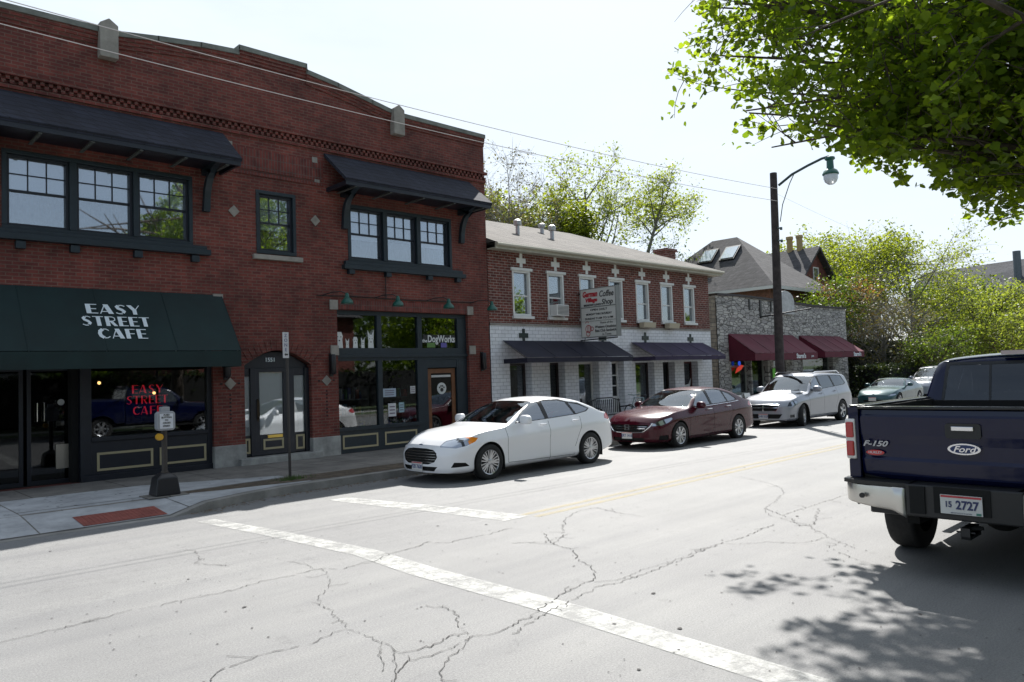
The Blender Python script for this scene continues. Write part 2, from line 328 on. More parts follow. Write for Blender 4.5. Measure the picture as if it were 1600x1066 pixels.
# pavement on the shop side with a dropped kerb at the crossing
g = MB(); k = MB()
xs = sorted(set([-80, -20, -2, -1.2, 4.15, 4.45, 4.7, 5.05, 5.4, 5.8, 6.2, 7, 8, 11, 15, 23, 40, 100, 260]))
def swrow(x):
    ky = lerp(KERB, x); d = lerp([(-2, 0), (-1.2, 1), (4.15, 1), (4.7, 0)], x)
    return [(x, ky + 0.15, 0.05 - 0.115 * d), (x, ky + 0.16, 0.05 - 0.115 * d), (x, ky + 1.35, 0.05), (x, 16.45, 0.055)], (ky, 0.05 - 0.12 * d)
for x0, x1 in zip(xs, xs[1:]):
    (a, ka), (b, kb) = swrow(x0), swrow(x1)
    for i in range(3): g.quad(a[i], b[i], b[i + 1], a[i + 1])
    k.quad((x0, ka[0] - .02, gz(12) - 0.05), (x1, kb[0] - .02, gz(12) - 0.05), (x1, kb[0], kb[1] - .004), (x0, ka[0], ka[1] - .004))
    k.quad((x0, ka[0], ka[1] - .004), (x1, kb[0], kb[1] - .004), (x1, kb[0] + 0.15, kb[1]), (x0, ka[0] + 0.15, ka[1]))
struct(g.build('pavement', CONC_OLD)); struct(k.build('kerb', KERBST))
# newer, paler slabs at the crossing; brown tree lawn behind the kerb
g = MB()
def sw_z(x, y): 
    ky = lerp(KERB, x); d = lerp([(-2, 0), (-1.2, 1), (4.15, 1), (4.7, 0)], x); return lerp([(ky + .16, 0.05 - 0.115 * d), (ky + 1.35, 0.05), (16.45, 0.055)], y) + 0.005
def sheet(mb, xs_, yl, yh, n=4):
    for x0, x1 in zip(xs_, xs_[1:]):
        for i in range(n):
            q = []
            for (x, t) in ((x0, i / n), (x1, i / n), (x1, (i + 1) / n), (x0, (i + 1) / n)):
                y = yl(x) + (yh(x) - yl(x)) * t; q.append((x, y, sw_z(x, y)))
            mb.quad(*q)
sheet(g, [-8, -6.53], lambda x: lerp(KERB, x) + .17, lambda x: 14.35)
sheet(g, [-6.5, -3.5], lambda x: lerp(KERB, x) + .17, lambda x: 14.35)
sheet(g, [-3.48, -2, -1.2, -0.52], lambda x: lerp(KERB, x) + .17, lambda x: 14.35)
sheet(g, [-0.5, 2.45], lambda x: lerp(KERB, x) + .17, lambda x: 14.35)
sheet(g, [2.47, 4.15, 4.45], lambda x: lerp(KERB, x) + .17, lambda x: 13.3)
sheet(g, [2.47, 4.15, 4.7, 6.9], lambda x: 13.34 if x < 4.2 else lerp([(4.4, 13.36), (6.9, 13.6)], x), lambda x: lerp([(4, 14.9), (5.9, 14.9), (6.9, 13.9)], x))
sheet(g, [4.47, 4.7, 5.4, 6.2, 6.9], lambda x: lerp(KERB, x) + .17, lambda x: lerp([(4.47, 13.3), (5.0, 13.0), (6.9, 12.7)], x))
struct(g.build('pavement_slabs', CONC_NEW))
g = MB(); sheet(g, [4.75, 5.2, 6.2, 6.9, 8, 10, 15, 23, 40, 120], lambda x: lerp([(4.75, 13.1), (5.0, 13.02), (6.9, 12.72), (8, 12.68), (15, 12.92), (23, 13.17), (120, 13.17)], x), lambda x: lerp([(4.75, 13.32), (6.9, 13.5), (120, 13.6)], x), 2)
struct(g.build('tree_lawn', DIRT))
g = MB(); sheet(g, [3.0, 4.13], lambda x: 11.9, lambda x: 12.5, 2)
for v in range(len(g.v)): g.v[v] = (g.v[v][0], g.v[v][1], g.v[v][2] + 0.006)
for i in range(18):
    for j in range(9):
        x, y = 3.05 + i * 0.0605, 11.94 + j * 0.065; g.lathe([(0.013, 0), (0.009, 0.006)], (x, y, sw_z(x, y) + 0.006), n=6)
tact = g.build('tactile_paving', P('tactile_red', (0.22, 0.06, 0.045), 0.8, noise=0.25)); struct(tact)
# leaf litter and grit in the gutter
g = MB(); rr = random.Random(3)
for i in range(700):
    x = rr.uniform(4.4, 14); y = lerp(KERB, x) - abs(rr.gauss(0, 0.16)) - 0.03; z = gz(y) + 0.006; s = rr.uniform(0.008, 0.03); a = rr.uniform(0, 6.28)
    g.add([(x + s * cos(a + t) * (1 if j % 2 else .7), y + s * sin(a + t), z + rr.uniform(0, .012)) for j, t in enumerate((0, 1.6, 3.1, 4.7))], [(0, 1, 2, 3)])
o = g.build('leaf_litter', P('litter', (0.14, 0.10, 0.06), 0.9, noise=0.5, nscale=30)); o['kind'] = 'stuff'; tag(o, 'dry brown leaf litter lying in the gutter along the far kerb', 'leaf litter')
# near side: kerb, verge and pavement the photographer stands on
g = MB(); g.box(-80, 260, 0.4, 0.55, -0.1, 0.13); struct(g.build('near_kerb', KERBST))
g = MB(); g.quad((-80, -1.6, 0.125), (260, -1.6, 0.125), (260, 0.4, 0.125), (-80, 0.4, 0.125)); struct(g.build('near_verge', GRASS))
g = MB(); g.quad((-80, -3.4, 0.13), (260, -3.4, 0.13), (260, -1.6, 0.13), (-80, -1.6, 0.13)); struct(g.build('near_pavement', concrete('concrete_near', (0.3, 0.29, 0.27))))
# painted lines (4 mm above the asphalt)
def strip(mb, pl, z=0.004):
    for (a, b, w), (c, d, w2) in zip(pl, pl[1:]):
        mb.quad((a - w / 2, b, gz(b) + z), (a + w / 2, b, gz(b) + z), (c + w2 / 2, d, gz(d) + z), (c - w2 / 2, d, gz(d) + z))
g = MB(); strip(g, [(4.22, 1.2, .3), (4.30, 2.2, .3), (4.42, 4.1, .3), (4.42, 6.0, .3), (4.50, 7.1, .28), (4.42, 9.2, .27), (4.30, 10.9, .25)])
strip(g, [(6.83, 7.15, .45), (6.75, 8.6, .42), (6.6, 9.8, .4), (6.5, 11.0, .34)]); struct(g.build('road_marking_white', LINE_W))
g = MB()
for y0 in (6.98, 7.22):
    for x0 in range(0, 46):
        a, b = 7.05 + x0 * 4, 7.05 + (x0 + 1) * 4; w = 0.11; f = lambda x: lerp([(7, 0), (16, 0.2), (200, 0.2)], x)
        g.quad((a, y0 + f(a), .004 + gz(y0 + .1 + f(a))), (b, y0 + f(b), .004 + gz(y0 + .1 + f(b))), (b, y0 + w + f(b), .004 + gz(y0 + w + f(b))), (a, y0 + w + f(a), .004 + gz(y0 + w + f(a))))
struct(g.build('road_marking_yellow', LINE_Y))
CRACKS=[[(1.15,6.78),(1.4,6.82),(1.75,6.81),(2.06,6.89),(2.24,6.83),(2.51,6.83),(2.72,6.8),(2.95,6.8),(3.23,6.87),(3.47,6.83),(3.72,6.86),(3.84,6.85)],[(3.84,6.85),(3.92,6.66),(4.12,6.69),(4.34,6.68),(4.53,6.78),(4.74,6.85),(5.01,6.87),(5.24,6.95),(5.35,6.74),(5.6,6.76),(5.96,6.72),(6.37,6.77)],[(3.78,7.4),(3.83,7.12),(3.76,6.9),(3.83,6.78),(3.76,6.63),(3.67,6.38),(3.51,6.16),(3.32,6.0),(3.19,5.74),(3.19,5.55),(3.12,5.38),(3.07,5.14),(3.03,5.05),(3.04,4.91),(3.05,4.64),(3.02,4.44),(3.02,4.26),(2.97,4.18)],[(3.03,5.05),(2.91,5.06),(2.71,4.98),(2.53,5.0),(2.38,5.04),(2.23,5.01),(2.08,5.0),(1.99,4.94),(1.93,4.84)],[(3.05,4.64),(2.89,4.41),(2.81,4.24),(2.74,4.16)],[(3.02,4.44),(2.87,4.18),(2.69,3.98)],[(2.97,4.18),(2.82,4.11),(2.7,3.96)],[(3.85,4.95),(3.79,4.7),(3.62,4.44),(3.54,4.22),(3.62,4.15),(3.74,4.14),(3.88,4.16)],[(3.54,4.22),(3.41,4.18),(3.12,4.14),(2.97,4.18)],[(3.55,4.31),(3.43,4.35),(3.23,4.28),(3.03,4.34)],[(3.54,4.22),(3.33,4.08),(3.1,3.99),(2.95,3.84),(2.9,3.74)],[(3.3,9.07),(3.36,8.87),(3.22,8.33),(3.12,8.22),(3.19,8.03),(3.3,7.74)],[(3.89,4.17),(4.15,4.22),(4.51,4.36),(4.95,4.48),(5.19,4.5),(5.42,4.65),(5.57,4.84),(5.64,5.05),(5.96,5.41),(6.03,5.76),(6.37,6.23)],[(6.03,5.76),(6.41,5.97),(7.12,6.59),(7.62,6.84),(8.01,6.84),(7.88,6.29),(7.85,5.96)],[(5.18,4.44),(5.34,4.33),(5.72,4.37),(6.04,4.35),(6.43,4.36),(6.74,4.41),(7.13,4.38),(7.2,4.24),(7.49,4.03),(7.65,3.75),(8.08,3.64)],[(3.75,4.02),(4.15,4.16),(4.51,4.23),(4.71,4.26),(5.07,4.33),(5.31,4.27),(5.79,4.28),(6.31,4.31),(6.78,4.36),(7.1,4.37)],[(11.69,6.75),(11.28,6.02),(10.94,5.63),(10.55,5.38),(9.74,5.12),(9.23,4.99),(8.86,4.75),(8.69,4.45),(8.51,4.05),(8.08,3.64),(7.74,3.23)],[(7.71,3.51),(7.34,3.1),(7.15,2.77)],[(9.23,4.99),(8.83,4.44),(8.45,4.14),(8.62,4.06),(9.62,4.44)],[(7.1,4.37),(7.54,4.35),(8.04,4.39),(8.37,4.41)],[(5.79,6.16),(6.04,5.91),(6.33,5.94),(6.51,5.98)]]
g = MB(); rr = random.Random(5)
CRACKS.append([(x * 2.0 + 9, 4.6 + 1.3 * sin(x * .7) * (x > 3)) for x in range(0, 12)])
CRACKS.append([(-4, 6.7), (-2, 6.75), (0, 6.8), (1.15, 6.78)])
for ci, c in enumerate(CRACKS):
    pts = []
    for (a, b), (c2, d) in zip(c, c[1:]):
        L_ = sqrt((c2 - a) ** 2 + (d - b) ** 2); n = max(1, int(L_ / 0.035))
        for i in range(n):
            t = i / n; j = min(.022, 0.1 * L_); pts.append((a + (c2 - a) * t + rr.uniform(-j, j), b + (d - b) * t + rr.uniform(-j, j)))
    pts.append(c[-1]); wb = rr.uniform(0.0045, 0.009)
    for i, ((a, b), (c2, d)) in enumerate(zip(pts, pts[1:])):
        if rr.random() < 0.07: continue
        dx, dy = c2 - a, d - b; l = sqrt(dx * dx + dy * dy) or 1; w = wb * rr.uniform(0.35, 1.25); nx, ny = -dy / l * w / 2, dx / l * w / 2
        g.quad((a - nx, b - ny, gz(b) + .0065), (c2 - nx, d - ny, gz(d) + .0065), (c2 + nx, d + ny, gz(d) + .0065), (a + nx, b + ny, gz(b) + .0065))
    # short side cracks
    for q in range(int(len(pts) * 0.05)):
        a, b = rr.choice(pts); an = rr.uniform(0, 6.28)
        for s_ in range(rr.randint(2, 6)):
            an += rr.uniform(-.9, .9); c2, d = a + .04 * cos(an), b + .04 * sin(an); nx, ny = -sin(an) * .0025, cos(an) * .0025
            g.quad((a - nx, b - ny, gz(b) + .0065), (c2 - nx, d - ny, gz(d) + .0065), (c2 + nx, d + ny, gz(d) + .0065), (a + nx, b + ny, gz(b) + .0065)); a, b = c2, d
struct(g.build('road_cracks', P('crack', (0.06, 0.057, 0.055), 0.95), fix=False))
g = MB()
for i in range(900):      # small pits and stones in the surface
    x, y = rr.uniform(0.5, 14), rr.uniform(1, 11); s = rr.uniform(0.003, 0.011) * (1 if rr.random() < .95 else 2.2); a = rr.uniform(0, 3)
    g.add([(x + s * cos(a + t) * rr.uniform(.6, 1.3), y + s * sin(a + t) * rr.uniform(.6, 1.3), gz(y) + .006) for t in (0, 1.25, 2.5, 3.8, 5)], [(0, 1, 2, 3, 4)])
for i in range(420):      # chewing gum and dirt spots on the paving
    x = rr.uniform(-3, 16); y = rr.uniform(12.9, 16.2); s = rr.uniform(.006, .022); a = rr.uniform(0, 3)
    if lerp(KERB, x) + .2 < y: g.add([(x + s * 1.4 * cos(a + t) * rr.uniform(.7, 1.2), y + s * sin(a + t), sw_z(x, y) + .004) for t in (0, 1.25, 2.5, 3.8, 5)], [(0, 1, 2, 3, 4)])
struct(g.build('road_pits', MATS['crack'], fix=False))

# ------------------------------------------------------------------ building helpers
def wall_holes(name, x0, x1, z0, z1, y0, y1, holes, mat, parent, reveal=True):
    xs = sorted(set([x0, x1] + [h[0] for h in holes] + [h[1] for h in holes])); zs = sorted(set([z0, z1] + [h[2] for h in holes] + [h[3] for h in holes]))
    g = MB()
    for a, b in zip(xs, xs[1:]):
        for c, d in zip(zs, zs[1:]):
            mx_, mz = (a + b) / 2, (c + d) / 2
            if any(h[0] < mx_ < h[1] and h[2] < mz < h[3] for h in holes): continue
            g.quad((a, y0, c), (b, y0, c), (b, y0, d), (a, y0, d)); g.quad((a, y1, c), (a, y1, d), (b, y1, d), (b, y1, c))
    if reveal:
        for (a, b, c, d) in holes:
            g.quad((a, y0, c), (a, y0, d), (a, y1, d), (a, y1, c)); g.quad((b, y0, c), (b, y1, c), (b, y1, d), (b, y0, d))
            g.quad((a, y0, d), (b, y0, d), (b, y1, d), (a, y1, d)); g.quad((a, y0, c), (a, y1, c), (b, y1, c), (b, y0, c))
    return g.build(name, mat, parent, fix=False)
BLIND_W = P('roller_blind', (0.78, 0.80, 0.84), .8)
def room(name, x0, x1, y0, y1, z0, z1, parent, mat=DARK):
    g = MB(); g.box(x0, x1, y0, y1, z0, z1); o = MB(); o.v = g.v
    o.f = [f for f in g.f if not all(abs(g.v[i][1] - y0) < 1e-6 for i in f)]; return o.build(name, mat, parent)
def sash(parent, x0, x1, z0, z1, y, fmat, cols=3, rows=2, fw=0.05, curtain=None, split=0.5, cfrac=1.0, blind=0.0, glassm=None, depth=0.07):
    g = MB(); g.frame(x0, x1, z0, z1, fw, y - depth, y + .02)
    zm = z0 + (z1 - z0) * split; g.box(x0 + fw, x1 - fw, y - .03, y + .015, zm - .022, zm + .022)
    for i in range(1, cols): xx = x0 + fw + (x1 - x0 - 2 * fw) * i / cols; g.box(xx - .009, xx + .009, y - .02, y - .003, zm + .022, z1 - fw)
    for j in range(1, rows): zz = zm + .022 + (z1 - fw - zm - .022) * j / rows; g.box(x0 + fw, x1 - fw, y - .018, y - .005, zz - .009, zz + .009)
    w = g.build('window', fmat, parent)
    p = MB(); p.box(x0 + fw, x1 - fw, y + .004, y + .009, z0 + fw, z1 - fw); p.build('pane', glassm or GL_SKY, w)
    if blind:
        c = MB(); c.box(x0 + fw, x1 - fw, y + .05, y + .056, z1 - (z1 - z0) * blind, z1); c.build('blind', BLIND_W, w)
    if curtain:
        c = MB(); n = 26; zt = z0 + fw + (z1 - z0 - 2 * fw) * cfrac
        for i in range(n):
            a, b = x0 + (x1 - x0) * i / n, x0 + (x1 - x0) * (i + 1) / n
            c.quad((a, y + .1 + .018 * sin(i * 1.7), z0), (b, y + .1 + .018 * sin(i * 1.7 + 1.7), z0), (b, y + .1 + .018 * sin(i * 1.7 + 1.7), zt), (a, y + .1 + .018 * sin(i * 1.7), zt))
        c.build('curtain', curtain, w, fix=False)
    return w
def panel_frame(mb, x0, x1, z0, z1, y): mb.frame(x0, x1, z0, z1, 0.045, y - .012, y + .006)

# ------------------------------------------------------------------ two-storey red brick building
D1 = 16.4
b1 = thing('brick_building', 'two storey dark red brick building with stepped parapet and two pent roofs', 'building', (8.2, 22, 0))
winL = [(2.82, 6.29, 4.86, 6.36)]; winM = [(7.72, 8.71, 4.83, 6.30)]; winR = [(10.12, 13.46, 4.84, 6.28)]
H1 = winL + winM + winR + [(2.2, 6.68, 0.05, 3.55), (7.38, 9.03, 0.05, 2.61), (9.76, 13.98, 0.05, 3.61)]
wall_holes('wall', 1.6, 14.78, 0.0, 7.6, D1, D1 + .42, H1, BRICK_RED, b1)
TOP = [(1.6, 8.95), (4.45, 9.0), (4.8, 9.0), (5.6, 9.13), (6.5, 9.25), (7.35, 9.32), (7.36, 9.44), (9.04, 9.44), (9.05, 9.30), (9.9, 9.18), (10.9, 8.98), (11.5, 8.86), (11.8, 8.83), (14.78, 8.82)]
g = MB(); g.prism([(1.6, 7.6)] + TOP + [(14.78, 7.6)], 'y', D1 - .0, D1 + .42); g.build('parapet', BRICK_RED, b1)
g = MB()
for (a, b), (c, d) in zip(TOP, TOP[1:]):
    g.add([(x, y, z) for (x, z) in ((a - .01, b), (c + .01, d), (c + .01, d + .11), (a - .01, b + .11)) for y in (D1 - .1, D1 + .5)], [(0, 2, 4, 6), (1, 7, 5, 3), (0, 1, 3, 2), (2, 3, 5, 4), (4, 5, 7, 6), (6, 7, 1, 0)])
g.build('coping', COPING, b1)
g = MB()   # stepped brick under the coping
for (a, b), (c, d) in zip(TOP, TOP[1:]):
    for k_, (dz, pr) in enumerate(((0.0, .07), (.08, .05), (.16, .03))):
        g.add([(x, y, z) for (x, z) in ((a, b - dz - .08), (c, d - dz - .08), (c, d - dz), (a, b - dz)) for y in (D1 - pr, D1 - .001)], [(0, 2, 4, 6), (1, 7, 5, 3), (0, 1, 3, 2), (2, 3, 5, 4), (4, 5, 7, 6), (6, 7, 1, 0)])
g.build('corbelling', BRICK_RED, b1)
for bx, bz in ((4.62, 8.48), (11.66, 8.30)):
    g = MB(); g.prism([(bx - .17, bz), (bx + .17, bz), (bx + .17, bz + .68), (bx, bz + .8), (bx - .17, bz + .68)], 'y', D1 - .2, D1 - .001); g.build('stone_block', STONE_T, b1, bevel=.012)
g = MB(); n = 94
for i in range(n):
    x = 1.62 + i * 0.14
    g.box(x, x + .07, D1 - .07, D1 - .001, 7.66, 7.735); g.box(x + .07, x + .14, D1 - .07, D1 - .001, 7.58, 7.655)
g.box(1.6, 14.82, D1 - .1, D1 - .001, 7.74, 7.81); g.box(1.6, 14.80, D1 - .05, D1 - .001, 7.50, 7.575)
g.build('corbel_band', BRICK_RED, b1)
g = MB(); g.box(7.0, 9.45, D1 - .018, D1 - .001, 6.74, 7.22); g.box(7.0, 9.45, D1 - .03, D1 - .001, 6.62, 6.69); g.box(9.6, 14.0, D1 - .03, D1 - .001, 3.62, 3.86); g.build_each('soldier_course', BRICK_HEADER, b1)
g = MB()
for cx, cz in ((7.2, 5.73), (9.22, 5.75), (7.05, 1.87), (9.43, 1.87)): g.prism([(cx - .13, cz), (cx, cz - .135), (cx + .13, cz), (cx, cz + .135)], 'y', D1 - .022, D1 - .001)
for cx, cz in ((9.24, 7.24), (9.29, 6.70), (7.10, 6.72), (7.12, 7.24)): g.box(cx - .07, cx + .07, D1 - .02, D1 - .001, cz - .07, cz + .07)
for cx, cz in ((9.66, 3.72), (14.05, 3.72), (9.66, 2.60), (14.1, 2.60), (6.80, 3.72)): g.box(cx - .11, cx + .11, D1 - .045, D1 - .001, cz - .12, cz + .12)
g.build_each('stone_inset', STONE_T, b1, bevel=.006)
g = MB()
for cx in (7.05, 9.43):
    for i in range(8): g.box(cx - .022, cx + .022, D1 - .004, D1 + .001, 1.60 - i * .085, 1.64 - i * .085)
    for sx in (-1, 1): g.box(cx + sx * .2 - .03, cx + sx * .2 + .03, D1 - .004, D1 + .001, 1.85, 1.89)
g.build('brick_inset', P('burnt_brick', (0.03, 0.02, 0.02), 0.9), b1)
for x0, x1 in ((6.68, 7.38), (9.03, 9.76), (13.98, 14.8)):
    g = MB(); g.box(x0 - .01, x1 + .01, D1 - .04, D1 + .3, 0.02, 0.52); g.build('base_stone', STONE_B, b1, bevel=.015)
g = MB(); g.box(14.43, 14.775, D1 + .42, 30, 0, 8.6); g.box(1.61, 1.95, D1 + .42, 30, 0, 8.6); g.box(1.95, 14.43, 29.6, 30, 0, 8.6); g.build('side_wall', BRICK_RED, b1)
g = MB(); g.box(1.95, 14.43, D1 + .42, 29.6, 8.1, 8.2); g.build('roof', COPING, b1)
# upstairs windows
g = MB()
def win_surround(mb, x0, x1, z0, z1, mulls):
    mb.frame(x0, x1, z0, z1, .08, D1 - .02, D1 + .2)
    for a, b in mulls: mb.box(a, b, D1 - .03, D1 + .18, z0 + .08, z1 - .08)
win_surround(g, 2.82, 6.29, 4.86, 6.36, ((3.93, 4.06), (5.09, 5.19)))
win_surround(g, 10.12, 13.46, 4.84, 6.28, ((11.17, 11.30), (12.25, 12.38)))
win_surround(g, 7.72, 8.71, 4.83, 6.30, ())
g.box(2.4, 6.62, D1 - .16, D1 - .001, 4.66, 4.78); g.box(2.45, 6.55, D1 - .11, D1 - .001, 4.78, 4.86)
g.box(9.92, 13.84, D1 - .16, D1 - .001, 4.62, 4.73); g.box(9.98, 13.76, D1 - .11, D1 - .001, 4.73, 4.83)
for xx in (3.1, 4.0, 5.15, 6.3, 10.15, 11.25, 12.6, 13.6): g.box(xx - .08, xx + .08, D1 - .13, D1 - .001, 4.50, 4.64)
g.build('window_surround', TEALP, b1, bevel=.008)
for x0, x1, cm, cf in ((2.90, 3.93, CURT_D, .55), (4.06, 5.09, CURT_D, .55), (5.19, 6.21, CURT_D, .55)): sash(b1, x0, x1, 4.94, 6.28, D1 + .12, NAVY, curtain=cm, cfrac=cf, blind=.52 if x0 < 5.1 else .48)
for x0, x1, cf in ((10.20, 11.17, .42), (11.30, 12.25, .0), (12.38, 13.38, .42)): sash(b1, x0, x1, 4.92, 6.2, D1 + .12, NAVY, curtain=CURT_D, cfrac=.42, blind=.6 if cf else .5)
sash(b1, 7.80, 8.63, 4.91, 6.22, D1 + .12, NAVY, curtain=CURT_D, cfrac=.42, blind=.62)
g = MB(); g.box(7.62, 8.84, D1 - .09, D1 + .1, 4.69, 4.80); g.build('window_sill', STONE_T, b1, bevel=.01)
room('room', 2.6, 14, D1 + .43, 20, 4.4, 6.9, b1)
# pent roofs on brackets
def pent(x0, x1, brx):
    ysl, zt, zb = D1 - .98, 7.46, 6.66
    g = MB(); g.add([(x0, D1, zt), (x1, D1, zt), (x1, ysl, zb), (x0, ysl, zb), (x0, D1, zt - .09), (x1, D1, zt - .09), (x1, ysl + .02, zb - .07), (x0, ysl + .02, zb - .07)], [(0, 1, 2, 3), (4, 7, 6, 5), (0, 3, 7, 4), (1, 5, 6, 2), (3, 2, 6, 7), (0, 4, 5, 1)])
    r_ = g.build('pent_roof', SHINGLE_N, b1)
    g = MB(); g.box(x0 + .02, x1 - .02, ysl + .03, ysl + .08, zb - .16, zb - .05); g.box(x0 + .04, x0 + .1, ysl + .05, D1 - .002, zb - .16, zb - .06); g.box(x1 - .1, x1 - .04, ysl + .05, D1 - .002, zb - .16, zb - .06)
    g.box(x0 + .1, x1 - .1, ysl + .08, D1 - .002, zb - .09, zb - .07); g.build('fascia', NAVY, r_)
    g = MB(); nn = max(2, int((x1 - x0) / .78))
    for i in range(nn):
        xx = x0 + .3 + (x1 - x0 - .6) * i / (nn - 1); g.box(xx - .03, xx + .03, ysl + .05, D1 - .1, zb - .19, zb - .165)
    g.build_each('rafter_tail', P('rafter_grey', (0.07, 0.075, 0.07), 0.8), r_)
    for bx in brx:
        g = MB(); pts = []
        pts = [(D1 - .001, 5.62), (D1 - .12, 5.62)]
        for i in range(9):
            t = i / 8 * pi / 2; pts.append((D1 - .14 - .62 * (1 - cos(t)), 5.75 + .78 * sin(t)))
        pts += [(D1 - .78, 6.56), (D1 - .78, 6.62), (D1 - .001, 6.62), (D1 - .001, 6.42)]
        for i in range(7): t = (6 - i) / 6 * pi / 2; pts.append((D1 - .05 - .38 * (1 - cos(t)), 5.9 + .52 * sin(t)) if i not in (0,) else (D1 - .45, 6.42))
        g.prism(pts, 'x', bx - .07, bx + .07); g.build('bracket', TEALP, b1, bevel=.006)
pent(2.1, 6.98, (2.6, 6.56)); pent(9.5, 14.18, (10.0, 13.78))
# sunlit end of the right pent roof shingles are part of the same slope
# cafe shop front
g = MB()
Y1 = D1 + .14
g.box(4.11, 4.31, Y1 - .05, Y1 + .1, .17, 3.35); g.box(6.58, 6.68, Y1 - .05, Y1 + .1, .17, 3.35); g.box(4.31, 6.58, Y1 - .04, Y1 + .1, .17, .82); g.box(2.2, 6.68, Y1 - .04, Y1 + .1, 3.35, 3.55); g.box(4.31, 6.58, Y1 - .08, Y1 + .1, .82, .90)
g.box(4.11, 6.68, Y1 - .08, Y1 + .1, .05, .17); g.box(4.31, 6.58, Y1 - .02, Y1 + .06, 2.3, 2.38)
sf = g.build('shop_front', NAVY, b1, bevel=.006)
g = MB(); panel_frame(g, 4.40, 5.45, .24, .60, Y1 - .04); panel_frame(g, 5.58, 6.54, .24, .60, Y1 - .04); g.build_each('panel_moulding', BEIGE, sf)
g = MB(); g.box(4.31, 6.58, Y1 + .03, Y1 + .04, .9, 2.3); g.box(4.31, 6.58, Y1 + .03, Y1 + .04, 2.38, 3.35); g.build_each('shop_window', GL_SHOP, b1)
g = MB(); g.box(2.2, 4.11, D1 + .4, D1 + 1.2, .05, .06); g.box(4.0, 4.11, Y1 + .1, D1 + 1.0, .05, 3.4); g.box(2.2, 2.26, Y1, D1 + 1, .05, 3.4); g.build('door_recess', DARK, b1)
g = MB(); g.frame(3.30, 4.08, .06, 2.3, .07, D1 + .5, D1 + .55); g.frame(2.4, 3.24, .06, 2.3, .07, D1 + .5, D1 + .55); g.box(2.2, 4.11, D1 + .5, D1 + .55, 2.3, 2.45)
dr = g.build('door', NAVY, b1)
g = MB(); g.box(3.37, 4.01, D1 + .52, D1 + .53, .13, 2.23); g.box(2.47, 3.17, D1 + .52, D1 + .53, .13, 2.23); g.box(2.2, 4.11, D1 + .52, D1 + .53, 2.45, 3.35); g.build('pane', GL_DARK, dr)
g = MB(); g.tube([(3.46, D1 + .49, 1.27), (3.46, D1 + .44, 1.27), (3.46, D1 + .44, 1.62), (3.46, D1 + .49, 1.62)], .012); g.tube([(3.58, D1 + .49, 1.27), (3.58, D1 + .44, 1.27), (3.58, D1 + .44, 1.62), (3.58, D1 + .49, 1.62)], .012); g.build('handle', CHROME, dr)
g = MB(); g.box(3.78, 4.0, D1 + .485, D1 + .499, .33, .8); g.build('kick_plate', P('brushed_metal', (0.4, 0.38, 0.34), 0.35, 0.8), dr)
g = MB(); g.lathe([(.06, 0), (.06, .004)], (3.88, D1 + .515, 1.62), 'y', 20); g.build('window_sticker', P('sticker_white', (0.5, 0.5, 0.5), .6), dr)
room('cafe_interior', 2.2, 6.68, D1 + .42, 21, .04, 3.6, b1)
# street entrance with fanlight and side lights
g = MB(); Ye = D1 + .16
arch = [(7.38 + 1.65 * i / 14, 2.27 + .34 * sin(pi * i / 14)) for i in range(15)]
sp_ = [(7.379, 2.612)] + arch + [(9.031, 2.612)]
g.prism([(7.38, 2.612)] + arch[:8] + [(arch[7][0], 2.612)], 'y', D1 + .002, D1 + .3); g.prism([(arch[7][0], 2.612)] + arch[7:] + [(9.03, 2.612)], 'y', D1 + .002, D1 + .3); g.build('arch_spandrel', BRICK_RED, b1)
g = MB()
for i in range(17):
    t = -0.15 + pi * 0 + i / 16; x = 7.28 + 1.85 * i / 16; a = atan2(.34 * pi / 1.65 * cos(pi * min(1, max(0, i / 16))), 1)
    z = 2.27 + .34 * sin(pi * i / 16); nx, nz = -sin(a), cos(a)
    tx, tz = cos(a) * .052, sin(a) * .052
    g.prism([(x - tx, z - tz), (x + tx, z + tz), (x + tx + nx * .24, z + tz + nz * .24), (x - tx + nx * .24, z - tz + nz * .24)], 'y', D1 - .012, D1 - .001)
g.build('arch_bricks', BRICK_RED, b1)
g = MB(); g.prism([(7.40, 2.2)] + [(7.40 + 1.61 * i / 14, 2.25 + .33 * sin(pi * i / 14)) for i in range(15)] + [(9.01, 2.2)], 'y', Ye + .02, Ye + .1)
for a, b in ((7.38, 7.42), (7.57, 7.70), (8.47, 8.64), (8.92, 9.03)): g.box(a, b, Ye - .04, Ye + .1, .22, 2.2)
for a, b in ((7.42, 7.57), (8.64, 8.92)): g.box(a, b, Ye, Ye + .08, .22, .68); g.box(a, b, Ye, Ye + .08, 2.02, 2.2)
ef = g.build('entrance_frame', NAVY, b1, bevel=.006)
g = MB(); panel_frame(g, 7.43, 7.56, .28, .62, Ye); panel_frame(g, 8.68, 8.90, .28, .62, Ye); g.build_each('panel_moulding', BEIGE, ef)
g = MB(); g.frame(7.70, 8.47, .22, 2.2, .09, Ye - .02, Ye + .06); g.box(7.79, 8.38, Ye - .02, Ye + .06, .31, .68)
ed = g.build('door', NAVY, b1, bevel=.004)
g = MB(); panel_frame(g, 7.86, 8.36, .34, .58, Ye - .02); g.build_each('panel_moulding', BEIGE, ed)
g = MB(); g.box(7.97, 8.33, Ye - .045, Ye - .02, .60, .665); g.build('letter_slot', BRASS, ed)
g = MB(); g.tube([(7.745, Ye - .03, 1.5), (7.745, Ye - .09, 1.45), (7.745, Ye - .09, 1.1), (7.745, Ye - .03, 1.05)], .014); g.box(7.725, 7.765, Ye - .035, Ye - .02, 1.0, 1.5); g.build('handle', P('bronze', (.06, .045, .03), .4, .7), ed)
